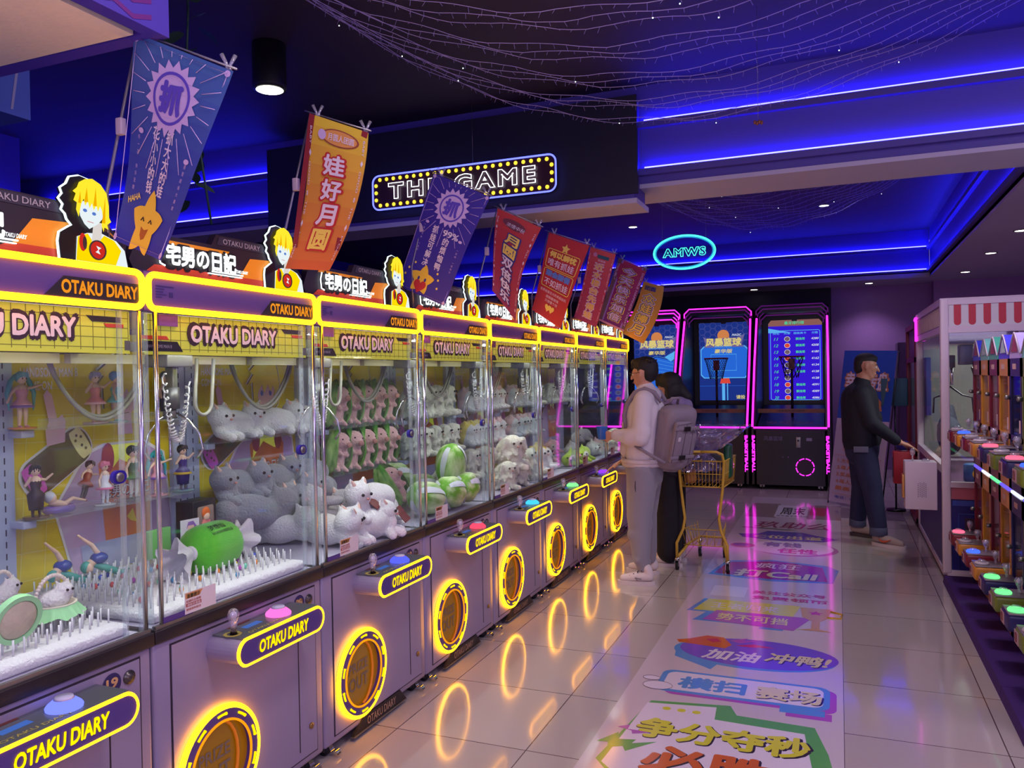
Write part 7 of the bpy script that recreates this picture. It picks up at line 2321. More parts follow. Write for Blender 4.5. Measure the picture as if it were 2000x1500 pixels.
for i in range(8):
    mini(i)
t = thing('violet_step', 'low violet carpeted step carrying the mini crane machines', 'platform', (0, 0, 0))
vio = mat('violet_carpet', (62, 24, 110), 0.8, bump=0.4, ns=200)
for (y0, y1) in ((3.90, 4.47), (4.475, 5.65), (5.655, 6.74)):
    m = MB(); m.prism([(0.70, 0.0), (0.712, 0.05), (1.5, 0.05), (1.5, 0.0)], y0, y1, vio, frame((0, 0, 0), (1, 0, 0), (0, 0, 1)))
    m.v = [(x, -y, z) for x, y, z in m.v]
    m.f = [f[::-1] for f in m.f]
    m.build('carpeted_panel', t)
# added fill to brighten the mini machines, no lamp hangs here
lamp('unseen_aisle_light', 'AREA', (0.5, 5.2, 2.86), 20, (0.9, 0.75, 0.9), 0.3)

# ---- roll-up banner and things by the back wall
t = thing('roll_up_banner', 'tall leaning banner stand, blue above and white with orange writing below', 'banner stand', (-0.14, 10.35, 0.0))
BL_, BR_, TL_, TR_ = Vector((0, 0, 0.03)), Vector((0.54, -0.58, 0.03)), Vector((0.21, 0.15, 1.83)), Vector((0.75, -0.43, 1.80))
def FBn(a, b, c=0.0):
    p = (BL_ * (1 - a) + BR_ * a) * (1 - b) + (TL_ * (1 - a) + TR_ * a) * b
    return p + Vector((-0.6, -0.75, 0.12)) * c
m = MB()
m.grid(lambda u, v: FBn(u, v * 0.55), 2, 4, mat('standee_white', (196, 178, 206), 0.5)); m.grid(lambda u, v: FBn(u, 0.55 + 0.45 * v), 2, 4, mat('standee_blue', (44, 84, 190), 0.5, var=0.15, ns=3))
m.build('printed_sheet', t)
m = MB()
so = mat('standee_orange', (206, 130, 90), 0.5)
m.text('幸运转盘', so, FBn, 0.5, 0.80, w=0.86, h=0.13, c=0.004, bold=0.08); m.text('幸运转盘', prn_w, FBn, 0.5, 0.80, w=0.8, h=0.115, c=0.007, bold=0.03)
m.text('礼盒', so, FBn, 0.7, 0.65, w=0.3, h=0.08, c=0.004, bold=0.08)
m.text('活动奖品', so, FBn, 0.42, 0.47, w=0.4, h=0.025, c=0.004, bold=0.05)
for i, s in enumerate(('一等奖', '二等奖', '三等奖')):
    m.text(s, so, FBn, 0.36, 0.425 - 0.036 * i, w=0.36, h=0.022, c=0.004, bold=0.03)
for i, s in enumerate(('1.大转盘每日', '2.每人每月限', '3.奖品限本人', '4.每人只可领', '最高兑换')):
    m.text(s, so, FBn, 0.42, 0.275 - 0.045 * i, w=0.62, h=0.028, c=0.004, bold=0.03)
m.text('电话：欢乐天地', mat('standee_blue2', (70, 90, 190), 0.5), FBn, 0.48, 0.035, w=0.7, h=0.02, c=0.004, bold=0.02)
for z in (0.31, 0.055, 0.5):
    m.tube([FBn(0.06 + 0.04 * i, z, 0.004) for i in range(23)][::1], 0.002, so, n=3)
m.build('banner_lettering', t)
m = MB(); m.cyl(tuple(BL_ + Vector((0.0, 0, -0.03))), tuple(TL_ + Vector((0.02, 0.02, 0))), 0.008, bk, n=8); m.cyl(tuple(BR_ + Vector((0.02, 0.02, -0.03))), tuple(TR_ + Vector((0.02, 0.02, 0))), 0.008, bk, n=8)
m.cyl((0.5, 0.05, 1.2), (0.62, 0.42, 0.0), 0.009, bk, n=8); m.cyl((0.35, 0.1, 1.2), (0.10, 0.5, 0.0), 0.009, bk, n=8); m.build('stand_frame', t)
t = thing('teal_board', 'plain teal board on a post beside the roll-up banner', 'board', (0.44, 9.95, 0))
m = MB(); m.rbox(0.0, 0.28, 0, 0.03, 1.18, 1.49, 0.004, mat('teal_board', (44, 92, 112), 0.5)); m.build('board', t)
m = MB(); m.cyl((0.14, 0.02, 0.0), (0.14, 0.02, 1.2), 0.01, bk, n=8); m.cyl((0.14, 0.02, 0), (0.14, 0.02, 0.02), 0.1, bk, n=20); m.build('post', t)
t = thing('display_case', 'tall dim violet cabinet standing against the back wall right of the roll-up banner', 'cabinet', (0.80, 12.9, 0))
m = MB(); m.rbox(0.0, 0.52, 0.0, 0.6, 0.0, 1.98, 0.01, mat('cabinet_violet', (96, 66, 110), 0.5, bump=0.05)); m.build('cabinet_body', t)
for x in (0.02, 0.27):
    m = MB(); m.box(x, x + 0.23, -0.012, 0.0, 0.05, 1.93, mat('cabinet_door', (84, 54, 110), 0.5)); d_ = m.build('door', t)
    m = MB(); m.cyl((x + 0.19, -0.025, 1.5), (x + 0.19, -0.025, 1.6), 0.006, bk, n=6); m.build('handle', d_)

# ================================================================ PEOPLE
skin = mat('skin', (206, 150, 124), 0.5, bump=0.02, sub=0.1)
skin2 = mat('skin_tan', (176, 124, 104), 0.5, bump=0.02)
hair_b = mat('black_hair', (22, 18, 24), 0.6, bump=0.5, ns=150)


def caps(m, lst, mt, seg=14):
    for p, q, r1, r2 in lst:
        m.cap(p, q, r1, r2, mt, seg)
    return m


def hand_parts(m, wrist, fwd, palm_n, mt, curl=0.6, side=1, L=0.175):
    """palm, four unequal bent fingers and a thumb from the side of the palm"""
    w, f, n = Vector(wrist), Vector(fwd).normalized(), Vector(palm_n).normalized()
    s = f.cross(n).normalized() * side
    kn = w + f * 0.085
    for a in (-0.028, -0.01, 0.01, 0.028):
        m.cap(w + f * 0.01 + s * a * 0.7, kn + s * a, 0.0155, 0.0135, mt, 8)
    lens = (0.062, 0.075, 0.08, 0.07)
    for i, a in enumerate((-0.033, -0.0115, 0.0115, 0.033)):
        p = kn + s * a
        l = lens[i]
        c1 = f * math.cos(curl * 0.6) + n * math.sin(curl * 0.6)
        c2 = f * math.cos(curl * 1.5) + n * math.sin(curl * 1.5)
        c3 = f * math.cos(curl * 2.3) + n * math.sin(curl * 2.3)
        p1 = p + c1 * l * 0.45
        p2 = p1 + c2 * l * 0.32
        p3_ = p2 + c3 * l * 0.25
        m.cap(p, p1, 0.0095, 0.0088, mt, 8); m.cap(p1, p2, 0.0088, 0.008, mt, 8); m.cap(p2, p3_, 0.008, 0.0072, mt, 8)
    t0 = w + f * 0.03 + s * 0.03
    t1 = t0 + (s * 0.8 + f * 0.7 + n * 0.35).normalized() * 0.035
    t2 = t1 + (f * 0.8 + n * 0.6 + s * 0.1).normalized() * 0.032
    m.cap(t0, t1, 0.0125, 0.0105, mt, 8); m.cap(t1, t2, 0.0105, 0.009, mt, 8)


def head_parts(m, c, fwd, mt, k=1.0, tiltz=0.0):
    """skull, jaw, nose, lips, brow and ears around c, face along fwd"""
    c, f = Vector(c), Vector(fwd).normalized()
    u = Vector((0, 0, 1)) - f * f.z
    u.normalize()
    s = f.cross(u)
    P = lambda a, b, d: c + (f * a + s * b + u * d) * k
    m.ell(P(-0.012, 0, 0.025), 0.087 * k, mt)
    m.ell(P(-0.03, 0, 0.03), 0.083 * k, mt)
    m.cap(P(0.02, 0, -0.02), P(0.035, 0, -0.072), 0.066 * k, 0.036 * k, mt)
    m.cap(P(0.0, 0.03, -0.03), P(0.04, 0.012, -0.085), 0.042 * k, 0.024 * k, mt)
    m.cap(P(0.0, -0.03, -0.03), P(0.04, -0.012, -0.085), 0.042 * k, 0.024 * k, mt)
    m.cap(P(0.078, 0, 0.012), P(0.098, 0, -0.028), 0.010 * k, 0.0125 * k, mt, 8)
    m.cap(P(0.07, 0.03, 0.024), P(0.07, -0.03, 0.024), 0.012 * k, 0.012 * k, mt, 8)
    m.cap(P(0.072, 0.015, -0.055), P(0.072, -0.015, -0.055), 0.010 * k, 0.010 * k, mt, 8)
    m.cap(P(0.071, 0.012, -0.067), P(0.071, -0.012, -0.067), 0.010 * k, 0.010 * k, mt, 8)
    for q in (-1, 1):
        m.cap(P(-0.008, q * 0.083, 0.018), P(-0.004, q * 0.083, -0.02), 0.013 * k, 0.009 * k, mt, 8)
    return P


def face_parts(t, P, k=1.0):
    for q in (-1, 1):
        m = MB(); m.ell(P(0.073, q * 0.031, 0.004), 0.0095 * k, mat('eye_white', (220, 214, 210), 0.2), seg=10, rings=8)
        m.ell(P(0.0805, q * 0.031, 0.004), 0.0045 * k, eye_b, seg=8, rings=6); m.build('eye', t)
        m = MB(); m.cap(P(0.080, q * 0.018, 0.026), P(0.070, q * 0.047, 0.028), 0.004 * k, 0.0028 * k, hair_b, 6); m.build('eyebrow', t)
    m = MB(); m.cap(P(0.083, 0.018, -0.061), P(0.083, -0.018, -0.061), 0.004 * k, 0.004 * k, mat('lips', (150, 84, 80), 0.5), 6); m.build('lips', t)


def shell(t, name, m, mt, voxel, it=4):
    vs, fs = fused(m, voxel, it)
    q = MB(); q.add(vs, fs, mt, True)
    return q.build(name, t)


def shoe(m, heel, toe, mt, sole, w=0.045, base=0.0):
    """low trainer between heel and toe points on the floor"""
    h, t_ = Vector(heel), Vector(toe)
    f = (t_ - h).normalized()
    s = Vector((-f.y, f.x, 0))
    L = (t_ - h).length
    up = Vector((0, 0, 1))
    m.cap(h + f * 0.045 + up * 0.055, h + f * L * 0.55 + up * 0.05, w * 0.82, w * 0.8, mt)
    m.cap(h + f * L * 0.5 + up * 0.05, t_ - f * 0.045 + up * 0.036, w * 0.85, w * 0.62, mt)
    m.cap(h + f * 0.04 + up * 0.07, h + f * 0.06 + up * 0.115, w * 0.72, w * 0.8, mt)
    return f, s, L


def sole_mesh(heel, toe, w, mt, h_=0.026):
    h, t_ = Vector(heel), Vector(toe)
    f = (t_ - h).normalized(); s = Vector((-f.y, f.x, 0)); L = (t_ - h).length
    pts = []
    for i in range(36):
        a = 2 * PI * i / 36
        x = L / 2 + (L / 2) * math.cos(a)
        ww = w * (0.92 + 0.12 * math.cos(a))
        pts.append((x, ww * math.sin(a) * (abs(math.sin(a)) ** -0.25 if abs(math.sin(a)) > 1e-3 else 1)))
    F = lambda a, b, c=0.0: h + f * a + s * b + Vector((0, 0, c))
    m = MB(); m.prism(pts, 0.0, h_, mt, F)
    return m


# ---- person 1: white sweatshirt, grey trousers, grey backpack
O1 = Vector((-1.44, 6.1, 0))
t = thing('person', 'person in white sweatshirt and grey trousers with a grey backpack, playing the claw machine', 'person', tuple(O1))
V = lambda x, y, z: (x, y, z)
fd = Vector((-0.95, 0.12, -0.08)).normalized()
m = MB()
Ph = head_parts(m, (0.045, 0.0, 1.595), fd, skin, 0.98)
caps(m, [((0.06, 0.0, 1.42), (0.055, 0.0, 1.54), 0.058, 0.055),
         ((0.06, 0.0, 1.0), (0.07, 0.0, 1.27), 0.11, 0.11),
         ((0.07, -0.16, 1.38), (0.06, -0.21, 1.12), 0.045, 0.036), ((0.06, -0.21, 1.12), (-0.155, -0.16, 1.13), 0.036, 0.026),
         ((0.06, 0.16, 1.38), (0.03, 0.22, 1.12), 0.045, 0.036), ((0.03, 0.22, 1.12), (-0.155, 0.18, 0.92), 0.036, 0.026),
         ((0.05, -0.085, 0.93), (0.03, -0.095, 0.50), 0.075, 0.05), ((0.03, -0.095, 0.50), (0.045, -0.10, 0.10), 0.048, 0.034),
         ((0.05, 0.085, 0.93), (0.02, 0.12, 0.50), 0.075, 0.05), ((0.02, 0.12, 0.50), (0.02, 0.2, 0.10), 0.048, 0.034)], skin)
hand_parts(m, (-0.165, -0.158, 1.128), (-1, 0.1, 0.05), (0.1, 0.9, 0.25), skin, 0.85, 1)
hand_parts(m, (-0.165, 0.182, 0.91), (-0.85, -0.05, -0.5), (-0.4, 0, -1), skin, 0.35, 1)
vs, fs = fused(m, 0.0075, 3)
m = MB(); m.add(vs, fs, skin, True); m.build('body', t)
face_parts(t, Ph, 0.98)
m = MB()
m.ell(Ph(-0.028, 0, 0.058), (0.098, 0.09, 0.078), hair_b); m.ell(Ph(-0.055, 0, 0.02), (0.07, 0.082, 0.09), hair_b)
m.ell(Ph(0.02, 0, 0.09), (0.07, 0.07, 0.04), hair_b)
r4 = random.Random(2)
for i in range(26):
    a, b_ = r4.uniform(-0.075, 0.075), r4.uniform(-0.02, 0.06)
    m.cap(Ph(-0.06 + b_, a, 0.10), Ph(-0.08 + b_ * 1.6, a * 1.1, 0.11 - abs(a) * 0.3), 0.018, 0.008, hair_b, 6)
for q in (-1, 1):
    m.cap(Ph(0.0, q * 0.07, 0.05), Ph(0.005, q * 0.078, 0.015), 0.022, 0.01, hair_b, 8)
    m.cap(Ph(0.05, q * 0.03, 0.09), Ph(0.075, q * 0.035, 0.05), 0.024, 0.01, hair_b, 8)
shell(t, 'hair', m, hair_b, 0.008, 1)
m = MB()
gm = mat('glasses_frame', (60, 50, 56), 0.3, 0.6)
for q in (-1, 1):
    m.tube([Ph(0.093, q * 0.031 + 0.021 * math.cos(a), 0.004 + 0.016 * math.sin(a)) for a in [2 * PI * i / 16 for i in range(16)]], 0.0018, gm, True, 5)
    m.tube([Ph(0.092, q * 0.05, 0.008), Ph(0.05, q * 0.088, 0.01), Ph(-0.01, q * 0.092, 0.012)], 0.0018, gm, n=5)
m.tube([Ph(0.094, -0.011, 0.006), Ph(0.094, 0.011, 0.006)], 0.0018, gm, n=5)
m.build('glasses', t)
swm = mat('white_sweatshirt', (214, 206, 214), 0.9, bump=0.25, ns=25, sub=0.2)
m = MB()
caps(m, [((0.045, 0.0, 0.98), (0.065, 0.0, 1.30), 0.145, 0.150), ((0.03, -0.06, 0.97), (0.06, -0.08, 1.30), 0.115, 0.13), ((0.03, 0.06, 0.97), (0.06, 0.08, 1.30), 0.115, 0.13),
         ((0.075, -0.13, 1.40), (0.07, 0.13, 1.40), 0.075, 0.075), ((0.07, 0, 1.40), (0.065, 0, 1.47), 0.09, 0.075),
         ((0.075, -0.15, 1.39), (0.065, -0.215, 1.12), 0.078, 0.068), ((0.065, -0.215, 1.12), (-0.13, -0.165, 1.135), 0.068, 0.047), ((-0.02, -0.2, 1.12), (0.08, -0.21, 1.16), 0.065, 0.07),
         ((0.07, 0.15, 1.39), (0.035, 0.225, 1.12), 0.078, 0.066), ((0.035, 0.225, 1.12), (-0.13, 0.185, 0.945), 0.066, 0.045),
         ((0.11, -0.06, 1.43), (0.11, 0.06, 1.43), 0.062, 0.062), ((0.09, -0.075, 1.46), (0.02, -0.07, 1.45), 0.04, 0.035), ((0.09, 0.075, 1.46), (0.02, 0.07, 1.45), 0.04, 0.035)], swm)
for i in range(9):
    a = R(i * 40)
m.cap((-0.10, 0.0, 1.0), (-0.06, 0.0, 1.2), 0.05, 0.07, swm)
shell(t, 'sweatshirt', m, swm, 0.012, 4)
m = MB()
m.tube([(0.04 + 0.152 * math.cos(a), 0.175 * math.sin(a), 0.905) for a in [2 * PI * i / 32 for i in range(32)]], 0.018, mat('sweatshirt_rib', (206, 196, 204), 0.9, bump=0.5, ns=80), True, 8)
m.tube([(0.04 + 0.155 * math.cos(a), 0.178 * math.sin(a), 0.93) for a in [2 * PI * i / 32 for i in range(32)]], 0.02, mat('sweatshirt_rib', (206, 196, 204), 0.9, bump=0.5, ns=80), True, 8)
m.build('waist_rib', t)
pgm = mat('grey_sweatpants', (142, 138, 152), 0.9, bump=0.3, ns=22, sub=0.2)
m = MB()
caps(m, [((0.04, 0.0, 0.90), (0.045, 0.0, 0.82), 0.145, 0.145), ((0.045, -0.075, 0.86), (0.02, -0.10, 0.52), 0.126, 0.098), ((0.02, -0.10, 0.52), (0.03, -0.11, 0.22), 0.098, 0.07), ((0.03, -0.11, 0.22), (0.05, -0.11, 0.12), 0.07, 0.048),
         ((0.055, 0.075, 0.86), (0.015, 0.13, 0.52), 0.122, 0.094), ((0.015, 0.13, 0.52), (0.02, 0.2, 0.20), 0.092, 0.068), ((0.02, 0.2, 0.20), (0.03, 0.2, 0.13), 0.068, 0.05),
         ((0.02, -0.14, 0.19), (0.06, -0.07, 0.16), 0.045, 0.04), ((0.05, -0.08, 0.45), (-0.01, -0.13, 0.38), 0.07, 0.06)], pgm)
shell(t, 'sweatpants', m, pgm, 0.012, 3)
m = MB(); m.tube([(0.02, -0.19, 0.83), (0.015, -0.196, 0.75), (0.02, -0.19, 0.68)], 0.004, gap_m, n=5); m.build('pocket_seam', t)
shm = mat('white_trainer', (216, 204, 208), 0.6, bump=0.1)
slm = mat('white_sole', (206, 194, 198), 0.7, bump=0.1)
for nm_, hl, to in (('near', (0.14, -0.12, 0.0), (-0.145, -0.155, 0.0)), ('far', (0.10, 0.215, 0.0), (-0.175, 0.24, 0.0))):
    m = MB(); shoe(m, (hl[0], hl[1], 0.01), (to[0], to[1], 0.01), shm, slm)
    sh = shell(t, 'trainer', m, shm, 0.008, 3)
    sole_mesh(hl, to, 0.046, slm, 0.03).build('sole', sh)
    h_, f_ = Vector(hl), (Vector(to) - Vector(hl)).normalized(); s_ = Vector((-f_.y, f_.x, 0))
    m = MB()
    for i in range(4):
        c = h_ + f_ * (0.10 + 0.03 * i) + Vector((0, 0, 0.108 - 0.012 * i))
        m.tube([c - s_ * 0.026, c + Vector((0, 0, 0.006)), c + s_ * 0.026], 0.004, mat('laces', (60, 60, 66), 0.7) if nm_ == 'near' else slm, n=5)
    q = s_ * (1 if s_.y < 0 else -1)
    m.tube([h_ + f_ * 0.10 + q * 0.042 + Vector((0, 0, 0.05)), h_ + f_ * 0.15 + q * 0.043 + Vector((0, 0, 0.062)), h_ + f_ * 0.13 + q * 0.043 + Vector((0, 0, 0.04))], 0.0035, mat('shoe_grey', (130, 124, 134), 0.6), n=5)
    m.build('shoe_laces', sh)
# blue cup held in the left hand
c = thing('plastic_basket', 'small bright blue basket of coins held by the person in white', 'basket', (O1.x - 0.245, O1.y - 0.155, 1.10))
m = MB(); m.lathe([(0.0, 0.0), (0.03, 0.0), (0.043, 0.095), (0.047, 0.098), (0.047, 0.092), (0.04, 0.088), (0.028, 0.008), (0.0, 0.008)], mat('basket_blue', (40, 110, 214), 0.35), 22); m.build('cup', c)
# backpack worn by person 1
bpm = mat('grey_backpack', (138, 126, 140), 0.75, bump=0.25, ns=30)
bpd = mat('backpack_buckle', (30, 26, 30), 0.4)
b = thing('backpack', 'big grey backpack with two black buckles on the back of the person in white', 'backpack', (O1.x + 0.29, O1.y - 0.03, 1.125))
b.rotation_euler = (0, R(16), R(-36))
m = MB()
m.rbox(-0.10, 0.075, -0.155, 0.155, -0.235, 0.235, 0.07, bpm)
m.rbox(-0.04, 0.12, -0.13, 0.13, -0.22, 0.08, 0.05, bpm)
m.ell((-0.01, 0, -0.19), (0.13, 0.155, 0.09), bpm)
shell(b, 'pack_body', m, bpm, 0.012, 3)
m = MB(); m.tube([(-0.08, -0.04, 0.225), (-0.07, -0.035, 0.275), (-0.07, 0.035, 0.275), (-0.08, 0.04, 0.225)], 0.011, bpm, n=8); m.build('top_handle', b)
m = MB()
FP = frame((0.118, 0, 0), (0, 1, 0), (0, 0, 1))
m.rbox(-0.13, 0.02, -0.17, 0.15, -0.03, 0.012, 0.014, bpm, xf=FP)
m.tube([(-0.12, -0.16, 0.012), (-0.12, 0.13, 0.012), (0.01, 0.14, 0.012)], 0.003, mat('backpack_seam', (96, 86, 98), 0.6), n=5, xf=FP)
m.tube([(-0.03, -0.16, 0.013), (-0.03, 0.14, 0.013)], 0.0035, mat('backpack_seam', (96, 86, 98), 0.6), n=5, xf=FP)
m.tube([(0.06, -0.18, 0.002), (0.055, 0.1, 0.002)], 0.0035, mat('backpack_seam', (96, 86, 98), 0.6), n=5, xf=FP)
m.rbox(-0.095, -0.07, 0.0, 0.035, 0.010, 0.017, 0.003, mat('backpack_patch', (206, 196, 206), 0.5), xf=FP)
m.build('side_pocket', b)
for z in (0.10, -0.125):
    m = MB(); m.rbox(-0.14, 0.10, z - 0.012, z + 0.012, 0.006, 0.018, 0.003, bpm, xf=FP); st_ = m.build('compression_strap', b)
    m = MB(); m.rbox(-0.06, 0.0, z - 0.017, z + 0.017, 0.014, 0.028, 0.004, bpd, xf=FP); m.build('buckle', st_)
m = MB()
_bi = (Matrix.Translation((0.29, -0.03, 1.125)) @ Euler((0, R(16), R(-36))).to_matrix().to_4x4()).inverted()
LB = lambda p: tuple(_bi @ Vector(p))
for q in (-1, 1):
    m.tube([LB(p) for p in ((0.20, q * 0.09, 1.38), (0.15, q * 0.105, 1.455), (0.08, q * 0.115, 1.482), (0.01, q * 0.12, 1.455), (-0.045, q * 0.13, 1.38), (-0.075, q * 0.14, 1.28), (-0.06, q * 0.16, 1.19))], [0.014, 0.019, 0.02, 0.02, 0.02, 0.018, 0.012], bpm, n=8)
    m.tube([LB(p) for p in ((0.02, q * 0.20, 1.06), (0.12, q * 0.20, 1.0), (0.24, q * 0.17, 0.93))], [0.013, 0.013, 0.013], bpm, n=8)
m.build('shoulder_straps', b)

# ---- person 2: mostly hidden, dark clothes
O2 = Vector((-1.36, 6.72, 0))
t = thing('person', 'dark-haired person in black trousers, almost hidden behind the person in white', 'person', tuple(O2))
fd2 = Vector((-0.97, -0.1, -0.15)).normalized()
m = MB()
P2 = head_parts(m, (0.03, 0.0, 1.47), fd2, skin, 0.95)
caps(m, [((0.06, 0, 1.3), (0.05, 0, 1.42), 0.052, 0.05), ((0.05, 0, 0.92), (0.06, 0, 1.16), 0.10, 0.10),
         ((0.06, -0.14, 1.27), (0.05, -0.18, 1.03), 0.04, 0.034), ((0.05, -0.18, 1.03), (-0.16, -0.12, 1.0), 0.034, 0.024),
         ((0.06, 0.14, 1.27), (0.05, 0.18, 1.03), 0.04, 0.034), ((0.05, 0.18, 1.03), (-0.16, 0.12, 1.0), 0.034, 0.024),
         ((0.04, -0.08, 0.88), (0.03, -0.09, 0.08), 0.07, 0.034), ((0.04, 0.08, 0.88), (0.03, 0.09, 0.08), 0.07, 0.034)], skin)
hand_parts(m, (-0.17, -0.12, 0.99), (-1, 0, 0), (0, 0.6, -0.8), skin, 0.7, 1)
hand_parts(m, (-0.17, 0.12, 0.99), (-1, 0, 0), (0, -0.6, -0.8), skin, 0.7, -1)
vs, fs = fused(m, 0.008, 3)
m = MB(); m.add(vs, fs, skin, True); m.build('body', t)
face_parts(t, P2, 0.95)
m = MB(); m.ell(P2(-0.03, 0, 0.05), (0.105, 0.10, 0.09), hair_b); m.ell(P2(-0.045, 0, -0.03), (0.085, 0.098, 0.11), hair_b); m.cap(P2(-0.02, 0.08, 0.03), P2(-0.01, 0.075, -0.10), 0.035, 0.02, hair_b); m.cap(P2(-0.02, -0.08, 0.03), P2(-0.01, -0.075, -0.10), 0.035, 0.02, hair_b); m.cap(P2(0.05, 0.0, 0.09), P2(0.07, 0, 0.05), 0.05, 0.03, hair_b)
m.cap(P2(-0.10, 0.0, -0.02), P2(-0.15, 0.0, -0.10), 0.055, 0.045, hair_b)
shell(t, 'hair', m, hair_b, 0.01, 2)
jk = mat('black_jacket', (26, 22, 36), 0.85, bump=0.3, ns=30)
m = MB()
caps(m, [((0.05, 0, 0.86), (0.065, 0, 1.22), 0.16, 0.14), ((0.05, -0.08, 0.88), (0.06, -0.08, 1.22), 0.11, 0.11), ((0.05, 0.08, 0.88), (0.06, 0.08, 1.22), 0.11, 0.11), ((0.065, -0.12, 1.28), (0.065, 0.12, 1.28), 0.07, 0.07),
         ((0.065, -0.14, 1.27), (0.05, -0.19, 1.03), 0.07, 0.058), ((0.05, -0.19, 1.03), (-0.13, -0.125, 1.0), 0.058, 0.042),
         ((0.065, 0.14, 1.27), (0.05, 0.19, 1.03), 0.07, 0.058), ((0.05, 0.19, 1.03), (-0.13, 0.125, 1.0), 0.058, 0.042)], jk)
shell(t, 'jacket', m, jk, 0.013, 4)
m = MB(); m.tube([(0.055 + 0.165 * math.cos(a), 0.18 * math.sin(a), 0.80) for a in [2 * PI * i / 32 for i in range(32)]], 0.014, mat('pale_hem', (150, 136, 150), 0.8), True, 8); m.tube([(0.055 + 0.16 * math.cos(a), 0.175 * math.sin(a), 0.77) for a in [2 * PI * i / 32 for i in range(32)]], 0.02, jk, True, 8); m.build('jacket_hem', t)
m = MB(); caps(m, [((0.13, -0.06, 1.34), (0.13, 0.06, 1.34), 0.065, 0.065), ((0.10, -0.09, 1.36), (0.02, -0.09, 1.34), 0.04, 0.035), ((0.17, 0, 1.32), (0.16, 0, 1.26), 0.07, 0.05), ((0.10, 0.09, 1.36), (0.02, 0.09, 1.34), 0.04, 0.035)], jk); shell(t, 'hood', m, mat('lilac_hood', (140, 124, 168), 0.85, bump=0.2), 0.011, 3)
m = MB()
caps(m, [((0.05, 0, 0.84), (0.05, 0, 0.76), 0.145, 0.14), ((0.04, -0.08, 0.78), (0.04, -0.10, 0.13), 0.115, 0.105), ((0.04, 0.08, 0.78), (0.04, 0.10, 0.13), 0.115, 0.105)], jk)
shell(t, 'wide_trousers', m, mat('black_trousers', (22, 18, 28), 0.85, bump=0.2), 0.013, 3)
for y in (-0.10, 0.10):
    m = MB(); shoe(m, (0.15, y, 0.01), (-0.13, y, 0.01), shm, slm); sh = shell(t, 'trainer', m, shm, 0.009, 3); sole_mesh((0.15, y, 0), (-0.13, y, 0), 0.045, slm, 0.026).build('sole', sh)

# ---- person 3: man in dark jacket and jeans at the right-hand machines
O3 = Vector((0.23, 8.12, 0))
t = thing('person', 'man in dark jacket and turned-up jeans standing at the right-hand crane machines', 'person', tuple(O3))
fd3 = Vector((0.97, -0.06, -0.12)).normalized()
m = MB()
P3h = head_parts(m, (0.015, 0.0, 1.62), fd3, skin2, 1.04)
caps(m, [((-0.035, 0, 1.44), (-0.01, 0, 1.57), 0.066, 0.062), ((-0.05, 0, 1.0), (-0.05, 0, 1.28), 0.12, 0.12),
         ((-0.04, -0.17, 1.38), (0.03, -0.21, 1.12), 0.05, 0.042), ((0.03, -0.21, 1.12), (0.27, -0.12, 0.935), 0.042, 0.03),
         ((-0.04, 0.17, 1.38), (0.02, 0.22, 1.12), 0.05, 0.042), ((0.02, 0.22, 1.12), (0.27, 0.14, 0.93), 0.042, 0.03),
         ((-0.03, -0.085, 0.90), (0.04, -0.10, 0.50), 0.085, 0.058), ((0.04, -0.10, 0.50), (0.09, -0.16, 0.10), 0.052, 0.036),
         ((-0.04, 0.085, 0.90), (-0.04, 0.14, 0.50), 0.085, 0.058), ((-0.04, 0.14, 0.50), (-0.07, 0.24, 0.10), 0.052, 0.036)], skin2)
hand_parts(m, (0.275, -0.12, 0.93), (0.9, 0.15, -0.35), (0.2, 0, -1), skin2, 0.3, 1)
hand_parts(m, (0.275, 0.14, 0.925), (0.9, -0.1, -0.35), (0.2, 0, -1), skin2, 0.4, -1)
vs, fs = fused(m, 0.008, 3)
m = MB(); m.add(vs, fs, skin2, True); m.build('body', t)
face_parts(t, P3h, 1.04)
m = MB(); m.ell(P3h(-0.02, 0, 0.062), (0.10, 0.088, 0.066), hair_b); m.ell(P3h(-0.045, 0, 0.03), (0.075, 0.086, 0.085), hair_b); m.ell(P3h(-0.06, 0, -0.01), (0.055, 0.078, 0.07), hair_b); m.cap(P3h(0.01, 0.0, 0.082), P3h(0.045, 0, 0.078), 0.045, 0.034, hair_b)
shell(t, 'hair', m, hair_b, 0.008, 2)
djk = mat('navy_jacket', (14, 12, 34), 0.8, bump=0.35, ns=24)
m = MB()
caps(m, [((-0.045, 0, 0.93), (-0.055, 0, 1.32), 0.165, 0.165), ((-0.04, -0.09, 0.93), (-0.05, -0.09, 1.32), 0.12, 0.13), ((-0.04, 0.09, 0.93), (-0.05, 0.09, 1.32), 0.12, 0.13), ((-0.05, -0.15, 1.38), (-0.05, 0.15, 1.38), 0.08, 0.08), ((-0.045, 0, 1.40), (-0.03, 0, 1.48), 0.095, 0.075),
         ((-0.045, -0.17, 1.38), (0.03, -0.22, 1.12), 0.082, 0.068), ((0.03, -0.22, 1.12), (0.235, -0.135, 0.955), 0.068, 0.05),
         ((-0.045, 0.17, 1.38), (0.02, 0.23, 1.12), 0.082, 0.068), ((0.02, 0.23, 1.12), (0.235, 0.15, 0.95), 0.068, 0.05), ((0.04, 0, 0.95), (0.05, 0, 1.15), 0.09, 0.09)], djk)
shell(t, 'jacket', m, djk, 0.013, 3)
m = MB(); m.rbox(-0.115, 0.01, -0.215, -0.20, 0.845, 0.90, 0.004, mat('grey_hem_patch', (96, 92, 116), 0.8)); m.build('shirt_tail', t)
jn = mat('dark_jeans', (34, 34, 72), 0.85, bump=0.3, ns=40)
m = MB()
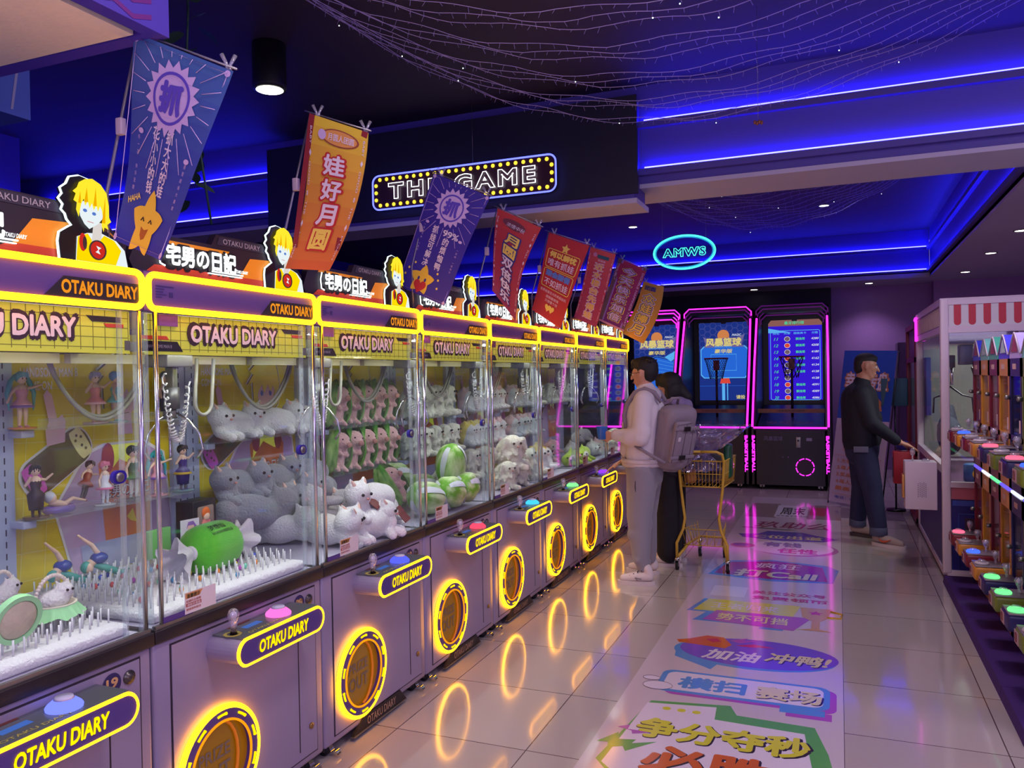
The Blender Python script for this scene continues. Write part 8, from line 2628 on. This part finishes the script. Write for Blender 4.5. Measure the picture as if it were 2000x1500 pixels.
caps(m, [((-0.04, 0, 0.90), (-0.04, 0, 0.84), 0.155, 0.15), ((-0.03, -0.08, 0.86), (0.04, -0.10, 0.50), 0.118, 0.09), ((0.04, -0.10, 0.50), (0.085, -0.16, 0.16), 0.088, 0.075),
         ((-0.05, 0.08, 0.86), (-0.045, 0.14, 0.50), 0.118, 0.09), ((-0.045, 0.14, 0.50), (-0.08, 0.24, 0.16), 0.088, 0.075)], jn)
shell(t, 'jeans', m, jn, 0.013, 3)
cf = mat('denim_cuff', (78, 80, 110), 0.85, bump=0.2)
for x, y in ((0.085, -0.16), (-0.08, 0.24)):
    m = MB(); m.lathe([(0.072, 0.095), (0.076, 0.10), (0.076, 0.165), (0.070, 0.17), (0.066, 0.165), (0.066, 0.095)], cf, 24, o=(x, y, 0)); m.build('trouser_cuff', t)
gry = mat('taupe_trainer', (168, 148, 146), 0.6, bump=0.1)
dks = mat('dark_sole', (70, 60, 66), 0.6)
for i, (hl, to) in enumerate((((0.03, -0.13, 0.0), (0.30, -0.30, 0.0)), ((-0.15, 0.28, 0.0), (0.12, 0.15, 0.0)))):
    m = MB(); shoe(m, (hl[0], hl[1], 0.015), (to[0], to[1], 0.01), gry, dks, 0.048); sh = shell(t, 'trainer', m, gry, 0.008, 3)
    sole_mesh(hl, to, 0.049, slm if i == 0 else dks, 0.03).build('sole', sh)
    h_, f_ = Vector(hl), (Vector(to) - Vector(hl)).normalized(); s_ = Vector((f_.y, -f_.x, 0))
    if i == 0:
        m = MB()
        c = [h_ + f_ * a + s_ * 0.047 + Vector((0, 0, z)) for a, z in ((0.09, 0.075), (0.12, 0.052), (0.15, 0.052), (0.21, 0.08))]
        m.tube(c, [0.003, 0.009, 0.008, 0.002], mat('orange_mark', (206, 84, 50), 0.5), n=6); m.build('side_mark', sh)
# blue tub on the red control box
c = thing('plastic_basket', 'blue coin tub on the red control box under the hands of the man', 'basket', (0.58, 9.03, 0.78))
m = MB(); m.lathe([(0.0, 0.0), (0.05, 0.0), (0.06, 0.075), (0.064, 0.078), (0.056, 0.07), (0.045, 0.006), (0.0, 0.006)], mat('tub_blue', (40, 60, 170), 0.4), 22); m.build('tub', c)

# ================================================================ TROLLEY
ym = mat('yellow_trolley', (206, 166, 60), 0.4, bump=0.02)
t = thing('shopping_trolley', 'small yellow wire shopping trolley standing in the aisle beside the people', 'trolley', (-1.03, 6.75, 0))
xL, xR, yN, yF = -0.205, 0.195, -0.25, 0.30
m = MB()
for x, s_ in ((xL, 1), (xR, -1)):
    m.tube([(x, yN + 0.01, 0.085), (x, yN + 0.01, 0.22), (x + s_ * 0.05, yN + 0.02, 0.33), (x + s_ * 0.065, yN + 0.03, 0.42), (x + s_ * 0.035, yN + 0.04, 0.66), (x + s_ * 0.02, yN + 0.03, 0.88), (x + s_ * 0.03, yN + 0.0, 0.945), (x + s_ * 0.07, yN - 0.015, 0.965), (0.0, yN - 0.015, 0.965)], 0.0115, ym, n=9)
    m.tube([(x, yN + 0.01, 0.10), (x * 0.72, -0.02, 0.175), (x * 0.52, yF, 0.175)], 0.012, ym, n=8)
m.tube([(xL * 0.52, yF, 0.175), (xR * 0.52, yF, 0.175)], 0.01, ym, n=8)
m.build('tube_frame', t)
m = MB()
b0, b1 = 0.675, 0.885
nn = 10
a = (xL + 0.03, xR - 0.02)
for (x0, y0, x1, y1) in ((a[0], yN + 0.04, a[1], yN + 0.04), (a[1], yN + 0.04, a[1] + 0.03, yF), (a[1] + 0.03, yF, a[0] - 0.03, yF), (a[0] - 0.03, yF, a[0], yN + 0.04)):
    k_ = 12
    for i in range(k_ + 1):
        u = i / k_
        x, y = x0 + (x1 - x0) * u, y0 + (y1 - y0) * u
        m.tube([(x, y, b1), (x * 0.93, y * 0.93, b0)], 0.0028, ym, n=5)
    for z, r_ in ((b1, 0.006), (b0, 0.006), ((b0 + b1) / 2, 0.003)):
        k2 = 1 - 0.07 * (b1 - z) / (b1 - b0)
        m.tube([(x0 * k2, y0 * k2, z), (x1 * k2, y1 * k2, z)], r_, ym, n=6)
for i in range(9):
    x = a[0] + (a[1] - a[0]) * i / 8
    m.tube([(x * 0.93, yN * 0.9 + 0.04, b0), (x * 0.93, yF * 0.93, b0)], 0.003, ym, n=5)
m.build('wire_basket', t)
m = MB()
for (x0, y0, x1, y1) in ((xL + 0.04, yN + 0.05, xR - 0.04, yN + 0.05), (xR - 0.04, yN + 0.05, xR * 0.6, yF - 0.02), (xL * 0.6, yF - 0.02, xL + 0.04, yN + 0.05)):
    m.tube([(x0, y0, 0.33 if y0 < 0 else 0.28), (x1, y1, 0.33 if y1 < 0 else 0.28)], 0.0035, ym, n=5)
    for i in range(6):
        u = i / 5
        x, y = x0 + (x1 - x0) * u, y0 + (y1 - y0) * u
        m.tube([(x, y, 0.31), (x * 0.9, y * 0.9 + 0.04, 0.19)], 0.003, ym, n=5)
for i in range(7):
    x = (xL + 0.05) * 0.9 + 0.045 * i
    m.tube([(x, yN + 0.1, 0.19), (x * 0.7, yF - 0.05, 0.19)], 0.0028, ym, n=5)
m.tube([(xL * 0.8, yN + 0.1, 0.19), (xR * 0.8, yN + 0.1, 0.19)], 0.004, ym, n=5)
m.build('lower_rack', t)
for (x, y) in ((xL, yN + 0.01), (xR, yN + 0.01), (xL * 0.52, yF), (xR * 0.52, yF)):
    m = MB(); m.cyl((x - 0.011, y + 0.01, 0.034), (x + 0.011, y + 0.01, 0.034), 0.034, rubber, n=18)
    w_ = m.build('caster_wheel', t)
    m = MB(); m.box(x - 0.017, x - 0.013, y - 0.015, y + 0.02, 0.03, 0.08, chrome); m.box(x + 0.013, x + 0.017, y - 0.015, y + 0.02, 0.03, 0.08, chrome); m.cyl((x, y, 0.075), (x, y, 0.10 if y < 0 else 0.17), 0.018, chrome, n=12); m.build('wheel_fork', w_)
# goods in the trolley
g = thing('plastic_bag', 'crumpled clear iridescent bag tied in the middle, lying on top of the trolley', 'bag', (-1.02, 6.62, 0.90))
film = glassy('iridescent_film', (0.86, 0.84, 0.97), 0.12, fres=3.5, haze=0.16, hz=(0.55, 0.45, 0.9))
from mathutils import noise as mn
m = MB()
def bag(u, v):
    a = 2 * PI * u
    z = -0.10 + 0.36 * v
    w_ = abs(v - 0.34)
    r_ = 0.028 + 0.36 * w_ ** 0.8
    n_ = mn.noise(Vector((math.cos(a) * 3, math.sin(a) * 3, v * 6)))
    n2 = mn.noise(Vector((math.cos(a) * 9, math.sin(a) * 9, v * 11 + 5)))
    r_ *= 1 + 0.35 * n_ + 0.22 * n2
    return (r_ * math.cos(a) * 0.95 + 0.10 * (v - 0.34) + 0.0, r_ * math.sin(a) * 0.75, z + 0.04 * n_)
m.grid(bag, 60, 26, film); m.build('bag_film', g)
m = MB(); m.tube([(0.03 * math.cos(a_), 0.028 * math.sin(a_), 0.022) for a_ in [2 * PI * i / 14 for i in range(14)]], 0.006, mat('bag_tie', (180, 160, 200), 0.5), True, 6); m.build('bag_tie', g)
g = thing('plush_bundle', 'dark round plush filling the yellow trolley basket', 'plush toy', (-1.02, 6.79, 0.70))
m = MB(); m.ell((0.02, 0.0, 0.11), (0.15, 0.19, 0.115), mat('dark_plush', (38, 26, 44), 0.9, bump=0.6, sub=0.3)); m.build('body', g)
g = thing('plush_bundle', 'tan plush in the left corner of the trolley basket', 'plush toy', (-1.13, 6.60, 0.69))
m = MB(); m.ell((0.0, 0.0, 0.05), (0.05, 0.05, 0.05), mat('tan_plush', (176, 120, 70), 0.9, bump=0.6)); m.ell((0.01, 0, 0.10), (0.035, 0.035, 0.035), mat('tan_plush', (176, 120, 70), 0.9)); m.build('body', g)
g = thing('wrapped_parcel', 'dark green wrapped parcel standing at the right side of the trolley basket', 'parcel', (-0.86, 6.85, 0.72))
m = MB(); m.rbox(-0.03, 0.03, -0.08, 0.08, 0, 0.28, 0.02, mat('green_wrap', (30, 90, 60), 0.35, bump=0.3)); m.build('parcel', g)
